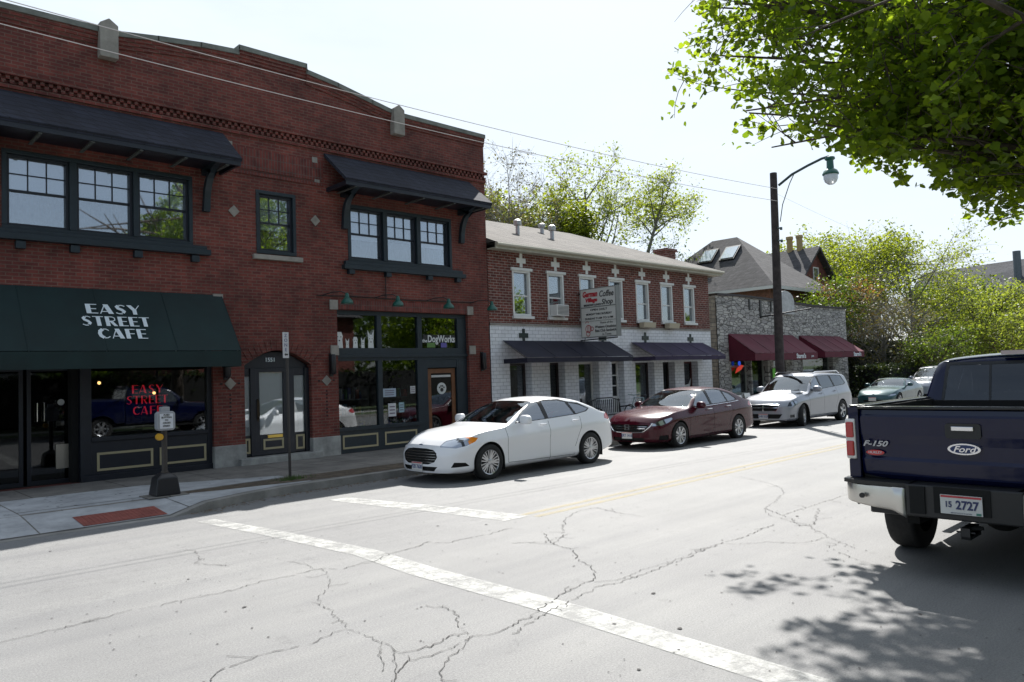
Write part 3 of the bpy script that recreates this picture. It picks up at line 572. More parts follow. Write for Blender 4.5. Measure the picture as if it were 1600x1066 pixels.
for a, b, c, d, p_ in ((7.79, 8.38, .68, 2.11, ed), (7.42, 7.57, .68, 2.02, ef), (8.64, 8.92, .68, 2.02, ef)):
    g = MB(); g.box(a, b, Ye + .02, Ye + .028, c, d); g.build('pane', GL_FILM, p_); g = MB(); g.box(a, b, Ye + .035, Ye + .045, c, d); g.build('blind', BLIND, p_)
text('house_number', '1551', LET, b1, .13, (8.08, Ye + .012, 2.39), (1, 0, 0), (0, 0, 1), bold=.003)
g = MB(); g.box(7.2, 9.2, D1 - .18, D1 + .3, .05, .20); g.build('doorstep', STONE_B, b1, bevel=.012)
room('hall', 7.38, 9.03, D1 + .42, 20, .04, 2.61, b1)
# pet shop front
g = MB(); Ys = D1 + .14; x0, x1 = 9.76, 13.98
for a, b, c, d in ((x0, x1, 3.5, 3.61), (x0, x1, 2.34, 2.66), (x0, x0 + .06, .62, 2.34), (x0, x0 + .06, 2.66, 3.5), (13.66, x1, .05, 2.34), (13.66, x1, 2.66, 3.5), (10.98, 11.12, .62, 2.34), (10.98, 11.12, 2.66, 3.5), (12.27, 12.42, 2.66, 3.5), (12.24, 12.58, .05, 2.34), (13.6, 13.66, .05, 2.34), (x0, 12.24, .05, .62)): g.box(a, b, Ys - .04, Ys + .08, c, d)
g.box(x0, 12.3, Ys - .09, Ys - .04, .6, .69); g.box(x0, x1, Ys - .08, Ys - .04, 2.42, 2.5); g.box(12.58, 13.6, Ys - .03, Ys + .078, 2.12, 2.339)
sf = g.build('shop_front', TEALP, b1, bevel=.006)
g = MB(); panel_frame(g, 9.9, 10.93, .16, .5, Ys - .04); panel_frame(g, 11.14, 12.16, .16, .5, Ys - .04); g.build_each('panel_moulding', BEIGE, sf)
for a, b, c, d in ((x0 + .06, 10.98, .69, 2.34), (11.12, 12.24, .69, 2.34), (x0 + .06, 10.98, 2.66, 3.5), (11.12, 12.27, 2.66, 3.5), (12.42, 13.66, 2.66, 3.5)):
    g = MB(); g.box(a, b, Ys + .02, Ys + .03, c, d); g.build_each('shop_window', GL_SHOP, b1)
g = MB(); g.frame(12.60, 13.58, .08, 2.1, .13, Ys + .02, Ys + .07); dw = g.build('door', WOODB, b1, bevel=.006)
g = MB(); g.box(12.73, 13.45, Ys + .04, Ys + .05, .21, 1.97); g.build('pane', GL_SHOP, dw)
g = MB(); g.lathe([(.16, 0), (.16, .004)], (13.1, Ys + .032, 1.55), 'y', 24); st = g.build('round_sticker', P('sticker', (0.6, 0.62, 0.6), .6), dw)
g = MB(); g.lathe([(.055, 0), (.055, .004)], (13.1, Ys + .026, 1.51), 'y', 12)
for dx, dz in ((-.075, .045), (-.028, .085), (.028, .085), (.075, .045)): g.lathe([(.024, 0), (.024, .004)], (13.1 + dx, Ys + .026, 1.53 + dz), 'y', 10)
g.build('paw_print', BLACK, st)
g = MB(); g.box(12.75, 13.42, Ys + .025, Ys + .034, 1.86, 1.92); g.build('window_strip', P('strip_white', (0.5, 0.5, 0.48), .6), dw)
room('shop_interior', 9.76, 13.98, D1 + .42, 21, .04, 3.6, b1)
# gas-pipe coach light boxes
# things on the brick front
for i, (lx, lz) in enumerate(((9.56, 2.25), (14.45, 2.27), (6.95, 2.24))):
    t = thing('wall_lamp', ['slim black wall lamp on the brick pier between entrance and pet shop', 'slim black wall lamp at the right corner of the brick building', 'slim black wall lamp tucked under the green awning end'][i], 'wall lamp', (lx, D1, lz), 'slim black wall lamps')
    g = MB(); g.box(lx - .05, lx + .05, D1 - .03, D1 - .001, lz - .28, lz + .28); g.build('backplate', BLACK, t)
    g = MB(); g.lathe([(.04, -.24), (.07, -.2), (.07, .2), (.05, .25)], (lx, D1 - .11, lz), n=12); g.build('lamp_shade', BLACK, t, smooth=True)
GL_L = ['green gooseneck lamp above the left corner of the pet shop front', 'green gooseneck lamp under the hanging cable above the pet shop', 'green gooseneck lamp above the painted pet shop name', 'green gooseneck lamp at the right end of the brick wall by the white tiles']
for i, lx in enumerate((9.72, 11.2, 12.85, 14.42)):
    t = thing('gooseneck_lamp', GL_L[i], 'lamp', (lx, D1, 3.9), 'green gooseneck lamps')
    g = MB(); g.tube([(lx - .35, D1 - .01, 3.94), (lx - .25, D1 - .25, 3.99), (lx - .1, D1 - .46, 4.0), (lx, D1 - .55, 3.93)], .012); g.build('arm', BLACK, t, smooth=True)
    g = MB(); g.lathe([(.03, .14), (.045, .1), (.055, .03), (.13, -.04), (.15, -.1), (.14, -.12)], (lx, D1 - .55, 3.82), n=16); g.build('lamp_shade', GREEN_MET, t, smooth=True)
g = MB(); g.tube([(9.2, D1 - .02, 3.93), (10.2, D1 - .02, 3.95), (12.0, D1 - .02, 3.93), (14.2, D1 - .02, 3.96)], .012); g.tube([(11.2, D1 - .03, 4.62), (11.2, D1 - .03, 3.95)], .012)
tag(g.build('electric_conduit', BLACK), 'thin black conduit feeding the gooseneck lamps along the brick', 'conduit')

def awning(name, label, x0, x1, zt, yf, zf, zv, mat, Yw, group=None, sides=True, inner=None, open_side=False):
    t = thing(name, label, 'awning', ((x0 + x1) / 2, Yw, zf), group)
    g = MB(); nx, nt_ = int((x1 - x0) / .12), 8; nn = max(3, round((x1 - x0) / 1.25)); rs = random.Random(int(x0 * 100)); ph = [rs.uniform(.6, 1.5) for _ in range(nn + 1)]
    def sagp(i, j):
        u = i / nx * nn; k_ = min(nn - 1, int(u)); s_ = .022 * ph[k_] * abs(sin(pi * u)) * sin(pi * j / nt_) + .004 * sin(i * .9 + j * .7) * sin(pi * j / nt_); t_ = j / nt_
        return (x0 + (x1 - x0) * i / nx, Yw - .02 + (yf - Yw + .02) * t_ + s_ * .6, zt + (zf - zt) * t_ - s_ * .8)
    for i in range(nx):
        for j in range(nt_): g.quad(sagp(i, j), sagp(i, j + 1), sagp(i + 1, j + 1), sagp(i + 1, j))
    if sides and not open_side:
        for xx in (x0, x1 - .012): g.prism([(Yw - .02, zt - .02), (yf + .02, zf - .012), (Yw - .02, zf - .012)], 'x', xx, xx + .012)
    cn = g.build('canopy', mat, t, smooth=True)
    g = MB()
    for k_ in range(nn + 1):
        xx = x0 + (x1 - x0) * k_ / nn; g.tube([(xx, Yw - .02, zt + .002), (xx, yf, zf + .002)], .006, 4)
    g.build_each('seam', mat, cn)
    v = MB(); v.box(x0, x1, yf, yf + .012, zv, zf - .011)
    for xx in (x0, x1 - .012): v.box(xx, xx + .012, yf + .013, Yw - .02, zv, zf - .013)
    v.build('valance', mat, t)
    g = MB()
    for k_ in range(5):
        xx = x0 + .05 + (x1 - x0 - .1) * k_ / 4; g.tube([(xx, Yw - .03, zt - .05), (xx, yf + .04, zf - .04)], .012, 6); g.tube([(xx, yf + .04, zf - .04), (xx, Yw - .03, zf - .04)], .012, 6)
    g.tube([(x0 + .03, yf + .04, zf - .04), (x1 - .03, yf + .04, zf - .04)], .012, 6); g.build('awning_frame', P('frame_grey', (0.25, 0.25, 0.25), .4, .6), t)
    return t
aw = awning('shop_awning', 'large dark green canvas awning lettered for the cafe', 1.75, 6.88, 3.82, 15.42, 2.56, 2.23, GREEN_CLOTH, D1)
sl = Vector((0, 15.42 - D1 + .02, 2.56 - 3.82)).normalized(); upv = -sl; nrm = Vector((1, 0, 0)).cross(upv)
def onslope(x, z): 
    t_ = (3.82 - z) / (3.82 - 2.56); return (x, (D1 - .02) + (15.42 - D1 + .02) * t_ + nrm.y * .006, z + nrm.z * .006)
DECO = {  # thick-and-thin poster capitals: ribbons of (points, widths) in a unit cell
 'E': (.8, [([(.17, 0), (.17, 1)], .34), ([(.3, .96), (.8, .96)], .08), ([(.3, .5), (.72, .5)], .08), ([(.3, .04), (.8, .04)], .08)]),
 'F': (.8, [([(.17, 0), (.17, 1)], .34), ([(.3, .96), (.8, .96)], .08), ([(.3, .5), (.72, .5)], .08)]),
 'A': (1.0, [([(.04, 0), (.46, 1)], .08), ([(.50, 1), (.80, 0)], .36), ([(.12, .24), (.66, .24)], .08)]),
 'Y': (.95, [([(.16, 1), (.50, .45)], .34), ([(.92, 1), (.55, .45)], .08), ([(.50, .5), (.50, 0)], .30)]),
 'T': (.9, [([(0, .96), (.9, .96)], .08), ([(.45, .93), (.45, 0)], .34)]),
 'R': (.95, [([(.17, 0), (.17, 1)], .34), ([(.3, .96), (.62, .95), (.80, .84), (.80, .62), (.62, .52), (.3, .5)], .09), ([(.46, .5), (.80, 0)], .3)]),
 'C': (.95, [([(.92, .80), (.72, .95), (.48, .95)], .09), ([(.46, .93), (.24, .75), (.18, .5), (.24, .25), (.46, .07)], .30), ([(.48, .05), (.72, .05), (.92, .20)], .09)]),
 'S': (.8, [([(.76, .86), (.56, .96), (.34, .95)], .09), ([(.32, .90), (.16, .76), (.24, .62), (.52, .46), (.66, .30), (.54, .14)], .26), ([(.50, .05), (.26, .04), (.04, .14)], .09)])}
def deco(word, nm, mat, parent, origin, up, width, height, wk, dy=0.0, ex=.002):
    tot = sum(DECO[ch][0] + .12 for ch in word) - .12; sc = width / tot; U = Vector(up).normalized(); R_ = Vector((1, 0, 0)); N_ = R_.cross(U); O = Vector(origin) - R_ * width / 2 - U * height / 2; cx = 0
    for ch in word:
        w_, rbs = DECO[ch]; g_ = MB()
        for qi, (pts, wd) in enumerate(rbs):
            P_ = [Vector((p[0] * sc + cx * sc, p[1] * height)) for p in pts]; wd = wd * sc * wk; n_ = len(P_); A_, B_ = [], []
            for i in range(n_):
                d_ = (P_[min(i + 1, n_ - 1)] - P_[max(i - 1, 0)]).normalized(); nn_ = Vector((-d_.y, d_.x)) * wd / 2
                if n_ == 2 and abs(d_.y) > .3 and abs(d_.x) > .05: nn_ = Vector((-math.copysign(wd / 2, d_.y), 0))
                A_.append(P_[i] + nn_); B_.append(P_[i] - nn_)
            for i in range(n_ - 1):
                q_ = [A_[i], A_[i + 1], B_[i + 1], B_[i]]; zo = ex + qi * .0006
                g_.add([O + R_ * v.x + U * v.y + N_ * zo for v in q_] + [O + R_ * v.x + U * v.y for v in q_], [(0, 1, 2, 3), (7, 6, 5, 4), (0, 4, 5, 1), (1, 5, 6, 2), (2, 6, 7, 3), (3, 7, 4, 0)])
        g_.build(nm, mat, parent); cx += w_ + .12
for s_, x_, z_, w_ in (('EASY', 4.6, 3.395, .98), ('STREET', 4.6, 3.145, 1.22), ('CAFE', 4.65, 2.895, .88)):
    deco(s_, 'lettering', LET, aw, onslope(x_, z_), upv, w_, .245, 1.0)
NEON = E('neon_red', (0.8, 0.02, 0.04), .42)
t = thing('neon_sign', 'red neon lettering glowing inside the cafe window', 'neon sign', (5.4, D1 + .3, 1.3))
for s_, x_, z_, w_ in (('EASY', 5.42, 1.82, .62), ('STREET', 5.42, 1.60, .82), ('CAFE', 5.42, 1.38, .6)):
    deco(s_, 'neon_tube', NEON, t, (x_, D1 + .3, z_), (0, 0, 1), w_, .17, .6)
BULB = E('warm_bulb', (1.0, 0.55, 0.2), 3)
for i, (bx, by, bz) in enumerate(((4.75, 17.6, 1.98), (6.05, 18.2, 1.72), (4.62, 18.4, 1.78))):
    t = thing('pendant_lamp', ['warm pendant bulb under the red neon word corner in the cafe', 'warm pendant bulb right of the red neon in the cafe window', 'warm pendant bulb low at the left of the cafe window'][i], 'pendant lamp', (bx, by, bz), 'pendant bulbs inside the cafe')
    g = MB(); g.ball((bx, by, bz), .035); g.build('bulb', BULB, t, smooth=True); g = MB(); g.tube([(bx, by, bz + .03), (bx, by, 3.5)], .006, 5); g.build('cord', BLACK, t)
# pet shop window pictures
WDOG = P('decal_white', (0.62, 0.64, 0.63), .6); GDOG = P('decal_grey', (0.25, 0.27, 0.27), .6)
t = thing('window_decal', 'row of white dog portraits stuck on the upper left pet shop window', 'decal', (10.3, Ys, 2.7))
def dog(cx, s_, ears, nm='dog_decal'):
    g = MB(); z0 = 2.665; g.prism([(cx - .1 * s_, z0), (cx + .1 * s_, z0), (cx + .085 * s_, z0 + .22 * s_), (cx + .1 * s_, z0 + .3 * s_), (cx + .06 * s_, z0 + .40 * s_), (cx - .06 * s_, z0 + .40 * s_), (cx - .1 * s_, z0 + .3 * s_), (cx - .085 * s_, z0 + .22 * s_)], 'y', Ys + .010, Ys + .014)
    if ears:
        for sx in (-1, 1): g.prism([(cx + sx * .10 * s_, z0 + .32 * s_), (cx + sx * .03 * s_, z0 + .402 * s_), (cx + sx * .11 * s_, z0 + .54 * s_)], 'y', Ys + .010, Ys + .014)
    o = g.build(nm, WDOG, t)
    g = MB(); g.box(cx - .018 * s_, cx + .018 * s_, Ys + .005, Ys + .0095, z0 + .17 * s_, z0 + .2 * s_)
    for sx in (-1, 1): g.box(cx + sx * .045 * s_ - .012, cx + sx * .045 * s_ + .012, Ys + .005, Ys + .0095, z0 + .27 * s_, z0 + .29 * s_)
    g.build('dog_face', BLACK, o)
dog(9.90, 1.0, False); dog(10.13, .45, True); dog(10.36, .7, False); dog(10.58, .5, True); dog(10.82, .85, True)
t = thing('window_lettering', 'painted pet shop name on a black band in the upper right pet shop window', 'sign', (13, Ys, 2.8))
g = MB(); g.box(12.50, 13.62, Ys + .012, Ys + .016, 2.82, 3.03); g.build('band', BLACK, t)
o = text('lettering', 'DogWorks', WDOG, t, .27, (13.12, Ys + .008, 2.91), (1, 0, 0), (0, 0, 1), bold=.006, sx=.78); text('lettering', 'the', WDOG, t, .13, (12.54, Ys + .008, 2.86), (1, 0, 0), (0, 0, 1), bold=.003)
g = MB(); g.box(12.62, 12.9, Ys + .012, Ys + .016, 2.68, 2.81); g.build('green_patch', P('decal_green', (0.1, 0.2, 0.05), .6), t); g = MB(); g.box(13.1, 13.3, Ys + .012, Ys + .016, 2.68, 2.81); g.build('purple_patch', P('decal_purple', (0.12, 0.1, 0.35), .6), t)
# goods in the pet shop window
rr = random.Random(9); cols = [(.5, .5, .5), (.05, .2, .3), (.35, .06, .05), (.1, .3, .12), (.4, .3, .08), (.55, .55, .6), (.08, .08, .3)]
for i, (sx0, sx1, sy) in enumerate(((9.95, 10.9, 16.84), (11.2, 12.2, 16.84))):
    t = thing('shop_shelf', ['stocked display shelf inside the left pet shop window', 'stocked display shelf inside the middle pet shop window'][i], 'shelf', ((sx0 + sx1) / 2, sy, .05), 'display shelves in the pet shop')
    g = MB()
    for zz in (.5, .95, 1.35): g.box(sx0, sx1, sy, sy + .35, zz, zz + .03)
    g.box(sx0, sx0 + .03, sy, sy + .35, .05, 1.7); g.box(sx1 - .03, sx1, sy, sy + .35, .05, 1.7); g.build('rack', P('shelf_white', (0.3, 0.3, 0.3), .6), t)
    for ci, cc in enumerate(cols):
        g = MB()
        for q in range(5):
            zz = (.53, .98, 1.38)[rr.randrange(3)]; xx = rr.uniform(sx0 + .05, sx1 - .15); yy = sy + rr.uniform(.0, .1); g.box(xx, xx + rr.uniform(.05, .13), yy, yy + .12, zz, zz + rr.uniform(.1, .3))
        g.build('packets', P('pack%d' % ci, cc, .5), t)
for i, (px, pz, w, h, cc, lb) in enumerate(((11.42, 1.05, .24, .34, (.6, .6, .62), 'white printed notice taped low in the middle pet shop window'), (11.72, 1.1, .16, .26, (.3, .45, .5), 'pale blue card beside the white notice in the pet shop window'), (12.1, 1.55, .16, .2, (.5, .5, .5), 'small square card by the pet shop door post'), (11.35, 1.5, .4, .22, (.35, .42, .5), 'round topped grey blue poster in the pet shop window'))):
    t = thing('window_notice', lb, 'notice', (px, Ys, pz), 'notices in the pet shop window'); g = MB(); g.box(px - w / 2, px + w / 2, Ys + .008, Ys + .016, pz - h / 2, pz + h / 2); g.build('paper', P('paper%d' % i, cc, .7), t)
    g = MB(); 
    for q in range(3): g.box(px - w * .35, px + w * .35, Ys + .004, Ys + .0075, pz - h * .3 + q * h * .25, pz - h * .3 + q * h * .25 + h * .08)
    g.build('print', P('print_dark', (0.12, 0.08, 0.12), .7), t)

# ------------------------------------------------------------------ long brick and tile building
b2 = thing('tiled_building', 'long two storey building with brown brick above white glazed tile', 'building', (20.7, 22, 0))
WX = [(15.77, 16.57), (17.30, 18.10), (18.83, 19.62), (20.35, 21.15), (21.87, 22.67), (23.38, 24.17), (24.87, 25.65)]
wall_holes('wall', 14.80, 26.66, 3.36, 5.56, D1, D1 + .35, [(a, b, 3.62, 5.1) for a, b in WX], BRICK_B2, b2)
SH = [(15.55, 16.47, .65, 2.2), (17.27, 17.97, .05, 2.2), (18.63, 19.66, .65, 2.2), (20.34, 21.02, .05, 2.2), (21.66, 22.78, .3, 2.14), (23.32, 24.08, .05, 2.14), (24.69, 25.64, .65, 2.14)]
wall_holes('tiled_wall', 14.80, 26.66, 0.0, 3.36, D1 - .015, D1 + .4, SH, TILE, b2)
g = MB(); g.box(14.80, 26.66, D1 - .04, D1 - .016, 3.33, 3.40); g.build('string_course', STONE_T, b2)
g = MB()
for a, b in WX:
    cx = (a + b) / 2; g.box(cx - .055, cx + .055, D1 - .02, D1 - .001, 5.12, 5.55); g.box(cx - .19, cx - .055, D1 - .02, D1 - .001, 5.25, 5.4); g.box(cx + .055, cx + .19, D1 - .02, D1 - .001, 5.25, 5.4)
    g.box(a - .05, b + .05, D1 - .05, D1 - .001, 5.02, 5.10)
g.build_each('white_cross', WHITE_P, b2)
g = MB()
for cx, cz in ((16.16, 3.04), (19.9, 2.98), (22.3, 3.02), (25.2, 3.0)): g.box(cx - .05, cx + .05, D1 - .04, D1 - .016, cz - .2, cz + .2); g.box(cx - .19, cx - .05, D1 - .04, D1 - .016, cz - .07, cz + .07); g.box(cx + .05, cx + .19, D1 - .04, D1 - .016, cz - .07, cz + .07)
g.build_each('black_cross', TILE_BLACK, b2)
for i, (a, b) in enumerate(WX):
    w = sash(b2, a + .02, b - .02, 3.64, 5.02, D1 + .1, WHITE_P, cols=1, rows=1, fw=.06, curtain=(CURT if i in (0,) else CURT_D) if i != 1 else None, cfrac=[.35, 1, .5, .45, .7, .7, 1][i], depth=.1, split=.45, blind=[.6, .55, .8, .5, .0, .2, .3][i])
    g = MB(); g.box(a - .04, b + .04, D1 - .08, D1 + .05, 3.55, 3.63); g.build('window_sill', WHITE_P, b2)
room('upper_room', 15, 26.5, D1 + .36, 20, 3.4, 5.5, b2); room('lower_room', 15, 26.5, D1 + .41, 20, .03, 3.3, b2)
# hipped roof
E_, R0 = D1 - .38, 20.6
rx0, rx1, zt_, ze = 14.80, 27.15, 7.58, 5.74
g = MB(); hx = 23.2
g.add([(rx0, E_, ze), (rx1, E_, ze), (hx, R0, zt_), (rx0, R0, zt_), (rx1, 25, ze), (rx0, 25, ze), (rx0, E_, ze - .03), (rx1, E_, ze - .03), (rx1, 25, ze - .03), (rx0, 25, ze - .03)], [(0, 1, 2, 3), (1, 4, 2), (2, 4, 5, 3), (0, 3, 5), (6, 9, 8, 7), (0, 6, 7, 1), (1, 7, 8, 4)])
SH_TAN = brick('shingle_tan', (0.175, 0.16, 0.142), (0.12, 0.11, 0.10), (0.075, 0.068, 0.06), bw=0.3, rh=0.14, ms=0.008, stain=0.15, rough=.95)
g.build('roof', SH_TAN, b2)
g = MB(); g.box(rx0, rx1, E_ + .0, E_ + .03, ze - .20, ze - .031); g.box(rx0, rx1 - .02, E_ + .031, D1 - .002, ze - .19, ze - .16); g.box(rx1 - .03, rx1, E_ + .031, 25, ze - .2, ze - .031); g.build('fascia', P('cream_paint', (0.42, 0.40, 0.32), .6, noise=.15), b2)
g = MB(); g.tube([(rx0, E_ - .05, ze - .07), (rx1 + .02, E_ - .05, ze - .07)], .055, 8); g.build('gutter', P('cream_gutter', (0.5, 0.47, 0.38), .5), b2, smooth=True)
g = MB(); g.box(26.3, 26.65, D1 + .4, 24.8, 0, 5.6); g.box(14.82, 15.0, D1 + .5, 24.8, 0, 5.6); g.box(15.0, 26.3, 24.5, 24.8, 0, 5.6); g.build('side_wall', BRICK_B2, b2)
for i, (vx, vy, h_) in enumerate(((17.85, 18.2, .5), (19.55, 18.2, .5), (20.3, 19.4, .36))):
    zz = ze + (vy - E_) / (R0 - E_) * (zt_ - ze); g = MB(); g.lathe([(.07, -.1), (.07, h_ * .55), (.13, h_ * .6), (.14, h_ * .9), (.06, h_)], (vx, vy, zz), n=14); g.build('roof_vent', P('galvanised', (0.45, 0.46, 0.47), .45, .6), b2, smooth=True)
g = MB(); g.box(27.5, 28.2, 18.9, 19.5, 5.0, 7.0); g.box(27.44, 28.26, 18.84, 19.56, 7.0, 7.12); tag(g.build('chimney_stack', BRICK_B2), 'square brown brick chimney behind the low right roof end', 'chimney')
# shop windows and doors under the awnings
for i, (a, b, c, d) in enumerate(SH):
    kd = i in (1, 3, 5); y = D1 + .3
    g = MB(); g.frame(a, b, c, d, .07, y - .03, y + .04)
    if i == 3:
        g.box(a + .07, b - .07, y - .02, y + .03, .12, 1.0)
        g.box((a + b) / 2 - .02, (a + b) / 2 + .02, y - .02, y + .03, 1.0, d - .07)
        for q in (1.36, 1.72): g.box(a + .07, b - .07, y - .018, y + .028, q - .02, q + .02)
    o = g.build('door' if kd else 'shop_window', WHITE_P if i in (2, 3) else (P('dark_frame', (0.03, 0.02, 0.02), .4) if i != 6 else P('maroon_frame', (0.08, 0.02, 0.02), .5)), b2)
    g = MB(); g.box(a + .07, b - .07, y + .005, y + .012, (1.0 if i == 3 else c + .07), d - .07); g.build('pane', GL_SHOP if not kd else GL_DARK, o)
    if i == 2: g = MB(); g.box(a + .07, b - .07, y + .1, y + .11, 1.5, d - .07); g.build('blind', CURT_D, o)
    if i == 4: g = MB(); g.box(a + .35, b - .2, y + .05, y + .06, .95, 2.0); g.build('menu_board', P('board_white', (0.55, 0.56, 0.5), .6), o); g = MB(); g.box(a + .4, a + .62, y + .03, y + .045, 1.15, 1.6); g.build('green_notice', P('lime', (0.22, 0.75, 0.08), .6), o)
    if i == 6: g = MB(); g.prism([(a + .15, 1.05), (a + .75, 1.12), (a + .85, 1.5), (a + .68, 1.28), (a + .2, 1.2)], 'y', y - .045, y - .035); g.build('white_sticker', WDOG, o)
t = thing('air_conditioner', 'white window air conditioner in the second upstairs window', 'air conditioner', (17.7, D1, 3.7))
g = MB(); g.box(17.42, 17.98, D1 - .28, D1 + .1, 3.66, 4.02); g.build('body', WHITE_P, t, bevel=.012); g = MB()
for q in range(7): g.box(17.46, 17.94, D1 - .295, D1 - .281, 3.71 + q * .042, 3.73 + q * .042)
g.build('grille', P('ac_grey', (0.3, 0.3, 0.3), .5), t)
for i, (a, b) in enumerate(((21.9, 22.6), (23.45, 24.1))):
    t = thing('window_box', ['cream flower box under the fifth upstairs window', 'cream flower box under the sixth upstairs window'][i], 'flower box', (a, D1, 3.4), 'cream flower boxes')
    g = MB(); g.prism([(D1 - .09, 3.38), (D1 - .28, 3.38), (D1 - .32, 3.56), (D1 - .09, 3.56)], 'x', a, b); g.build('box', P('box_cream', (0.5, 0.44, 0.32), .7), t); g = MB(); g.box(a + .03, b - .03, D1 - .28, D1 - .11, 3.56, 3.565); g.build('soil', DIRT, t)
awning('shop_awning', 'black navy canvas awning on the white tiles with pale open end', 15.29, 20.25, 2.88, 15.38, 2.34, 2.19, NAVY_CLOTH, D1 - .015, 'awnings on the white tiled shops', open_side=True)
awning('shop_awning', 'faded purple canvas awning at the right end of the white tiles', 21.45, 26.0, 2.86, 15.36, 2.34, 2.19, PURPLE_CLOTH, D1 - .015, 'awnings on the white tiled shops', open_side=True)
# projecting sign
SIGNW = P('sign_white', (0.62, 0.62, 0.58), .5); INK = P('sign_ink', (0.03, 0.03, 0.03), .6); RED = P('sign_red', (0.45, 0.03, 0.04), .6)
t = thing('projecting_sign', 'big weathered white coffee shop sign jutting from the tiled building', 'sign', (18.75, D1, 3.6))
sx_, y0_, y1_, z0_, z1_ = 18.7, 16.25, 14.8, 2.98, 4.54
g = MB(); g.box(sx_, sx_ + .2, y1_, y0_, z0_, z1_); g.build('board', SIGNW, t, bevel=.01)
g = MB(); g.box(sx_ - .012, sx_ - .001, y1_ + .01, y0_ - .01, 3.93, 3.96); g.box(sx_ - .012, sx_ - .001, y1_ + .01, y0_ - .01, 3.49, 3.5)
g.frame(y1_ - .012, y0_ + .012, z0_ - .012, z1_ + .012, .025, sx_ - .01, sx_ + .21, axis='x'); g.build('sign_frame', P('sign_frame', (0.2, 0.21, 0.2), .5), t)
g = MB(); g.tube([(sx_ + .1, 16.4, 4.42), (sx_ + .1, 16.25, 4.42)], .025); g.tube([(sx_ + .1, 16.4, 2.9), (sx_ + .1, 14.85, 2.93)], .02); g.tube([(sx_ + .1, 16.38, 2.5), (sx_ + .1, 16.2, 2.95), (sx_ + .1, 16.2, 3.4)], .012); g.build('bracket', BLACK, t)
def st(s_, y, z, size, mat, bold=0, sx=1.0, shear=0, w=None, nm='lettering'):
    o = text(nm, s_, mat, t, size, (sx_ - .006, y, z), (0, -1, 0), (0, 0, 1), bold=bold, sx=sx, shear=shear, extrude=.002)
    if w:
        ys_ = [v.co.y for v in o.data.vertices]; c_ = (max(ys_) + min(ys_)) / 2; k_ = w / (max(ys_) - min(ys_))
        for v in o.data.vertices: v.co.y = c_ + (v.co.y - c_) * k_
st('Coffee', 15.18, 4.33, .27, INK, bold=.004, shear=.25, w=.58); st('Shop', 15.15, 4.07, .24, INK, bold=.004, shear=.25, w=.46)
st('German', 15.85, 4.36, .24, RED, bold=.012, shear=.2, w=.62); st('Village', 15.8, 4.17, .17, RED, bold=.01, shear=.2, w=.5); st('BREAKFAST LUNCH', 15.75, 4.01, .085, INK, bold=.004, w=.72)
st('OPEN DAILY', 15.5, 3.85, .09, INK, bold=.002, w=.7); st('MONDAY THRU SATURDAY', 15.5, 3.71, .09, INK, bold=.002, w=1.05); st('SUNDAY 9 AM TO 2 PM', 15.5, 3.57, .09, INK, bold=.002, w=1.15)
st('Home of the', 15.2, 3.42, .1, INK, w=.5); st('Western Omelette', 15.25, 3.29, .12, INK, bold=.002, w=.85); st('Best Club Sandwich', 15.25, 3.17, .12, INK, bold=.002, w=.85); st('in Town', 15.2, 3.05, .11, INK, w=.35)
g = MB()
def ring(cy, cz, r_, a0, a1, w=.02):
    n_ = 14
    for i in range(n_):
        a, b = a0 + (a1 - a0) * i / n_, a0 + (a1 - a0) * (i + 1) / n_
        g.add([(sx_ - .008, cy + r_ * cos(a), cz + r_ * sin(a)), (sx_ - .008, cy + r_ * cos(b), cz + r_ * sin(b)), (sx_ - .008, cy + (r_ - w) * cos(b), cz + (r_ - w) * sin(b)), (sx_ - .008, cy + (r_ - w) * cos(a), cz + (r_ - w) * sin(a))], [(0, 1, 2, 3)])
ring(15.95, 3.25, .13, 0, 2 * pi); ring(15.8, 3.25, .07, 0, 2 * pi); ring(15.97, 3.1, .09, 0, 2 * pi); ring(16.0, 3.42, .08, .3, 2.8)
for q in range(3): g.add([(sx_ - .008, 16.0 - q * .06, 3.36), (sx_ - .008, 15.985 - q * .06, 3.36), (sx_ - .008, 15.985 - q * .06, 3.15), (sx_ - .008, 16.0 - q * .06, 3.15)], [(0, 1, 2, 3)])
g.build('cup_picture', RED, t, fix=False)

